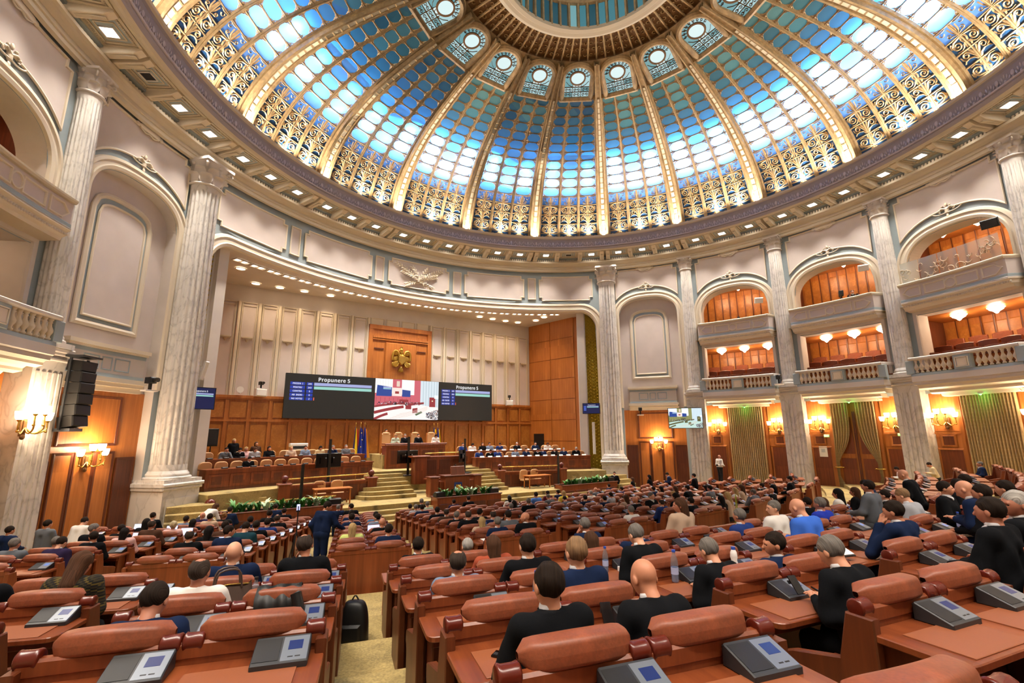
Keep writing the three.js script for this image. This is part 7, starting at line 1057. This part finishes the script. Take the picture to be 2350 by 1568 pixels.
{ const p = P(18.9, 92.6, 10.42), q = P(18.1, 91.8, 11.9); person(p.x, p.y, p.z, 1.9, 1, 'k', 'black', 'film', 1, 'cameraman in black filming from the upper box over the tied-back curtains', 'people in the boxes'); const c = T('broadcast_camera', 'broadcast camera on a tripod in the upper box', 'camera', null, q.x, q.y, q.z, 2.0); M('body', cbx(0.22, 0.26, 0.5, 0.03), mt.black, c); M('lens', at(cy(0.08, 0.09, 0.28, 0, 0, 0, 12), 0, 0, 0.24, 0, Math.PI / 2), mt.grey, c); for (let k = 0; k < 3; k++) M('leg', tubeOf([V(0, -0.15, 0), V(0.4 * Math.cos(k * 2.1), -1.45, 0.4 * Math.sin(k * 2.1))], 0.02, 5), mt.black, c); }
{ const p = P(18.5, 73.0, 10.45); person(p.x, p.y, p.z, 1.9, 1, 'd', 'pinkk', 'h', 1, 'woman in a bright pink top at the rail of the first upper box', 'people in the boxes'); }
{ const p = P(18.5, 68.6, 10.3); person(p.x, p.y, p.z, 1.3, 1, 'g', 'greyblue', 'h', 1, 'grey-haired person bent low at the rail of the first upper box', 'people in the boxes'); }
// ---------- things on the desks and in the aisle ----------
const deskAt = (r0, dr, ph, up = 0) => Q(r0 + dr, ph, floorY(r0) + BG.DY + 0.016 + up);
const clearM = phy(0xdfe8f2, 0.05, { transmission: 0.9, thickness: 0 }), waterM = phy(0xb8cce8, 0.08, { transmission: 0.7, thickness: 0 }), capBlue = std(0x2b4fae, 0.5), labelM = std(0xaab4d8, 0.6);
function bottle(p, label, kind = 0, sc = 1) {
  const b = T('water_bottle', label, 'bottle', 'water bottles on the desks', p.x, p.y, p.z); b.scale.setScalar(sc);
  if (kind === 1) { M('body', lathe([[0.03, 0], [0.034, 0.02], [0.034, 0.07], [0.026, 0.1], [0.034, 0.13], [0.03, 0.17], [0.018, 0.195]], 16), mt.white, b); M('cap', cy(0.02, 0.02, 0.025, 0, 0.195, 0, 12), capBlue, b); return; }
  M('body', lathe([[0.0, 0.003], [0.03, 0], [0.034, 0.015], [0.034, 0.16], [0.03, 0.2], [0.014, 0.245], [0.014, 0.262]], 16), kind === 2 ? std(0x1d4a2a, 0.2) : clearM, b); M('water', lathe([[0, 0.006], [0.031, 0.006], [0.031, 0.12], [0, 0.12]], 14), kind === 2 ? std(0x143a20, 0.3) : waterM, b); M('label_band', cy(0.0347, 0.0347, 0.06, 0, 0.07, 0, 16, true), labelM, b); M('cap', cy(0.017, 0.017, 0.02, 0, 0.26, 0, 12), kind === 3 ? mt.black : capBlue, b);
}
bottle(deskAt(39.75, 0.2, -11.1), 'tall water bottle beside the white box past the aisle', 0, 1.05); bottle(deskAt(40.92, 0.15, -10.95), 'tall water bottle beside the bald man and the black telephone', 0, 1.1); bottle(deskAt(40.92, 0.12, -9.75), 'white drinking-yogurt bottle with a blue cap', 1, 1.15); bottle(deskAt(30.52, 0.2, -9.95), 'dark green bottle next to a paper cup', 2); bottle(deskAt(32.66, 0.2, -9.5), 'small pink-labelled bottle behind the blonde woman'); bottle(deskAt(40.92, 0.3, -13.2), 'blue-capped water bottle beside the grey-blue jacket', 0, 1.1);
bottle(deskAt(38.5, 0.4, -1.4), 'first of two water bottles in mid-hall'); bottle(deskAt(38.5, 0.4, -0.3), 'second of two water bottles in mid-hall'); bottle(deskAt(40.92, 0.3, -3.0), 'water bottle before the leaning man in light grey'); bottle(deskAt(42.02, 0.3, -3.4), 'blurred water bottle with a blue cap near the hall end', 0, 1.1); bottle(deskAt(39.5, 0.25, -16.65), 'clear bottle with a black cap beside the draped jacket', 3, 1.1);
function phone(p, ry, rx, label) { const b = T('mobile_phone', label, 'phone', null, p.x, p.y, p.z, ry); M('body', cbx(0.075, 0.009, 0.15, 0.003, 0, 0.005, 0, 0, rx), mt.blackGloss, b); M('camera_bump', cbx(0.03, 0.006, 0.03, 0.002, -0.015, 0.012, -0.05, 0, rx), mt.grey, b); }
phone(deskAt(42.02, 0.3, -14.12), 0.6, 0, 'black phone lying on the desk beside the man in black'); phone(deskAt(40.92, 0.3, -10.75), 1.1, 0, 'black telephone lying beside the water bottle'); phone(deskAt(39.75, 0.35, -10.5), 0.4, 0, 'phone lying beside the white box');
{ const p = Q(42.27, -13.1, 2.8); phone(p, -0.4, 1.0, 'dark blue phone held up by the bald man'); const q = Q(42.26, -10.65, 2.78); phone(q, -0.3, 0.9, 'phone held by the grey-haired man with glasses'); }
{ const p = deskAt(39.75, 0.25, -10.75), b = T('tissue_box', 'small white box on the desk beside a water bottle', 'box', null, p.x, p.y, p.z, -0.2); M('box', cbx(0.16, 0.05, 0.09, 0.006, 0, 0.026, 0), mt.white, b); M('slot', bx(0.1, 0.004, 0.03, 0, 0.052, 0), mt.silver, b); }
{ const p = deskAt(42.02, 0.16, -10.2), b = T('pen', 'black pen on the desk before the man with glasses', 'pen', null, p.x, p.y, p.z, 0.9); M('barrel', at(cy(0.008, 0.008, 0.12, 0, 0, 0, 8), -0.06, 0.009, 0, 0, 0, -Math.PI / 2), mt.black, b); M('clip', bx(0.04, 0.003, 0.004, -0.03, 0.018, 0), mt.silver, b); }
{ const p = deskAt(41.0, 0.2, -7.6, 0.05), b = T('notebook', 'open notebook with white pages leaning on a console', 'notebook', null, p.x, p.y, p.z, -0.3); M('cover', bx(0.24, 0.012, 0.3, 0, 0.05, 0, 0, 0.4), mt.black, b); M('pages', bx(0.22, 0.012, 0.28, 0, 0.062, 0, 0, 0.4), mt.paper, b); }
{ const p = deskAt(30.52, 0.2, -9.55), b = T('paper_cup', 'white paper cup beside the green bottle', 'cup', null, p.x, p.y, p.z); M('cup', lathe([[0, 0.002], [0.03, 0], [0.04, 0.11]], 14), mt.white, b); M('rim', new THREE.TorusGeometry(0.04, 0.003, 6, 16).rotateX(Math.PI / 2).translate(0, 0.11, 0), mt.white, b); }
function laptop(r0, dr, ph, label, k = 1.4, c = 0x9ab4ff, back) { const p = deskAt(r0, dr, ph), b = T('laptop', label, 'laptop', 'laptops on the desks', p.x, p.y, p.z, ph * D2R); M('base', cbx(0.34, 0.018, 0.24, 0.004, 0, 0.01, 0.05), mt.silver, b); M('lid', cbx(0.34, 0.23, 0.012, 0.004, 0, 0.13, -0.1, 0, -0.25), mt.grey, b); M('screen', bx(0.32, 0.21, 0.004, 0, 0.13, -0.092, 0, -0.25), glow(c, k), b); }
laptop(29.45, 0.2, -26.4, 'open laptop with a blue screen before the grey-haired man in glasses', 0.8, 0x86a8e0); laptop(27.31, 0.2, -27.0, 'open laptop with a pale screen near the left portal', 1.6); laptop(28.38, 0.2, -25.0, 'open laptop with a bright blue-edged screen before the blonde bob', 1.6, 0xb0bcff); laptop(29.45, 0.15, -20.4, 'open laptop with a white screen before the man in teal', 1.8, 0xd8e4ff); laptop(26.24, 0.2, -30.6, 'open laptop with a pale screen before the white shirt', 1.5, 0xb4c4f4); laptop(31.59, 0.2, -20.9, 'open tablet laptop with a light screen beside the black-haired woman', 1.0); laptop(30.52, 0.2, -14.3, 'open tablet with a pale screen before the man in blue-grey', 0.9); laptop(36.0, 0.2, -3.0, 'open tablet with a bright screen beside the black-haired woman in mid-hall', 1.2);
for (const [r0, ph, l] of [[40.92, -17.3, 'white papers beside a console near the white shirt'], [33.73, -10.2, 'white paper on the desk behind the blonde woman'], [36.0, -9.0, 'white papers beside the bald man in black'], [39.75, -13.9, 'white paper on the desk by the aisle']]) { const p = deskAt(r0, 0.25, ph), b = T('paper_sheet', l, 'paper', null, p.x, p.y, p.z, rr(-0.5, 0.5)); M('sheet', bx(0.21, 0.004, 0.297, 0, 0.003, 0), mt.paper, b); M('sheet', bx(0.21, 0.003, 0.297, 0.02, 0.0065, 0.01, 0.12), mt.paper, b); }
{ // backpack in the aisle
  const p = Q(38.3, -15.25, floorY(38.5)), b = T('backpack', 'black backpack standing on the carpet in the aisle', 'backpack', null, p.x, p.y, p.z, -0.5);
  M('bag', gridSurf(24, 12, (u, v) => { const th = u * 2 * Math.PI, t = v * Math.PI / 2, k = Math.pow(Math.cos(t), 0.45), c = Math.cos(th), s = Math.sin(th), sg = (x, e) => Math.sign(x) * Math.pow(Math.abs(x), e); return V(0.19 * k * sg(c, 0.6), 0.5 * Math.pow(Math.sin(t), 0.8), 0.14 * k * sg(s, 0.6)); }), mt.black, b); M('front_pocket', cbx(0.24, 0.2, 0.07, 0.03, 0, 0.15, 0.14), mt.black, b); M('handle', tubeOf([V(-0.05, 0.48, -0.03), V(0, 0.55, -0.03), V(0.05, 0.48, -0.03)], 0.01, 6), mt.black, b); M('strap', tubeOf([V(-0.1, 0.45, -0.1), V(-0.13, 0.25, -0.18), V(-0.12, 0.03, -0.13)], 0.018, 6), mt.grey, b);
}
{ // brown handbag on the desk
  const p = deskAt(39.5, 0.3, -17.0), b = T('handbag', 'brown leather handbag with loop handles on the desk before the white shirt', 'handbag', null, p.x, p.y, p.z, 0.1), m = std(0x4a3a32, 0.4);
  M('bag', gridSurf(24, 8, (u, v) => { const th = u * 2 * Math.PI, w = lerp(0.26, 0.21, v), d = lerp(0.1, 0.03, v), sg = (x, e) => Math.sign(x) * Math.pow(Math.abs(x), e); return V(w * sg(Math.cos(th), 0.5), 0.26 * v + 0.02 * Math.cos(3 * th) * v, d * sg(Math.sin(th), 0.7)); }), m, b); M('base', cbx(0.5, 0.02, 0.2, 0.01, 0, 0.01, 0), m, b); for (const s of [-1, 1]) M('handle', tubeOf([V(-0.12, 0.24, s * 0.04), V(-0.08, 0.4, s * 0.05), V(0.08, 0.4, s * 0.05), V(0.12, 0.24, s * 0.04)], 0.01, 6), m, b); M('zip', tubeOf([V(-0.2, 0.25, 0), V(0, 0.27, 0), V(0.2, 0.25, 0)], 0.006, 5), mt.brass, b);
}
{ // jacket draped over a bench back
  const p = Q(40.67, -16.13, floorY(40.92)), b = T('draped_jacket', 'black jacket draped over a leather backrest roll', 'jacket', null, p.x, p.y, p.z, -16.1 * D2R);
  M('cloth', gridSurf(16, 20, (u, v) => { const s = lerp(-0.35, 0.42, v), y = s < 0 ? 1.05 + s * 0.9 : 1.05 - s * 1.05, z = s < 0 ? -0.12 : 0.1, k = 1 - Math.exp(-Math.pow(s / 0.07, 2)); return V((u - 0.5) * (0.34 + 0.1 * Math.max(0, s)) + 0.02 * Math.sin(9 * v), y + 0.005 * Math.sin(14 * u), lerp(-0.02, z, k) + 0.014 * Math.sin(20 * u + 4 * v)); }), mt.black, b); M('sleeve', tubeOf([V(0.12, 1.0, 0.1), V(0.16, 0.85, 0.13), V(0.15, 0.7, 0.13)], 0.045, 7), mt.black, b);
}
{ const p = Q(31.0, -18.0, floorY(31.0)), b = T('phone_tripod', 'black tripod with a glowing phone among the left rows', 'tripod', null, p.x, p.y, p.z); for (let k = 0; k < 3; k++) M('leg', tubeOf([V(0, 1.0, 0), V(0.3 * Math.cos(k * 2.1), 0.02, 0.3 * Math.sin(k * 2.1))], 0.014, 5), mt.black, b); M('column', cy(0.016, 0.016, 0.75, 0, 0.9, 0, 8), mt.black, b); M('phone_screen', bx(0.08, 0.15, 0.012, 0, 1.62, 0), glow(0x9ab0ff, 1.3), b); M('clamp', bx(0.1, 0.04, 0.04, 0, 1.52, -0.01), mt.black, b); }
{ const p = Q(35.2, 2.5, floorY(35.95)), b = T('tote_bag', 'yellow-green tote bag hanging by a bench end', 'bag', null, p.x, p.y + 0.45, p.z, 0.4); M('bag', ext([[-0.18, 0], [0.18, 0], [0.2, 0.34], [-0.2, 0.34]], 0.08, 0.02), std(0xa8b428, 0.7), b); M('strap', tubeOf([V(-0.12, 0.34, 0.04), V(-0.02, 0.75, 0.04), V(0.02, 0.75, 0.04), V(0.12, 0.34, 0.04)], 0.012, 5), std(0x8a961e, 0.7), b); }
renderer.render(scene, camera);
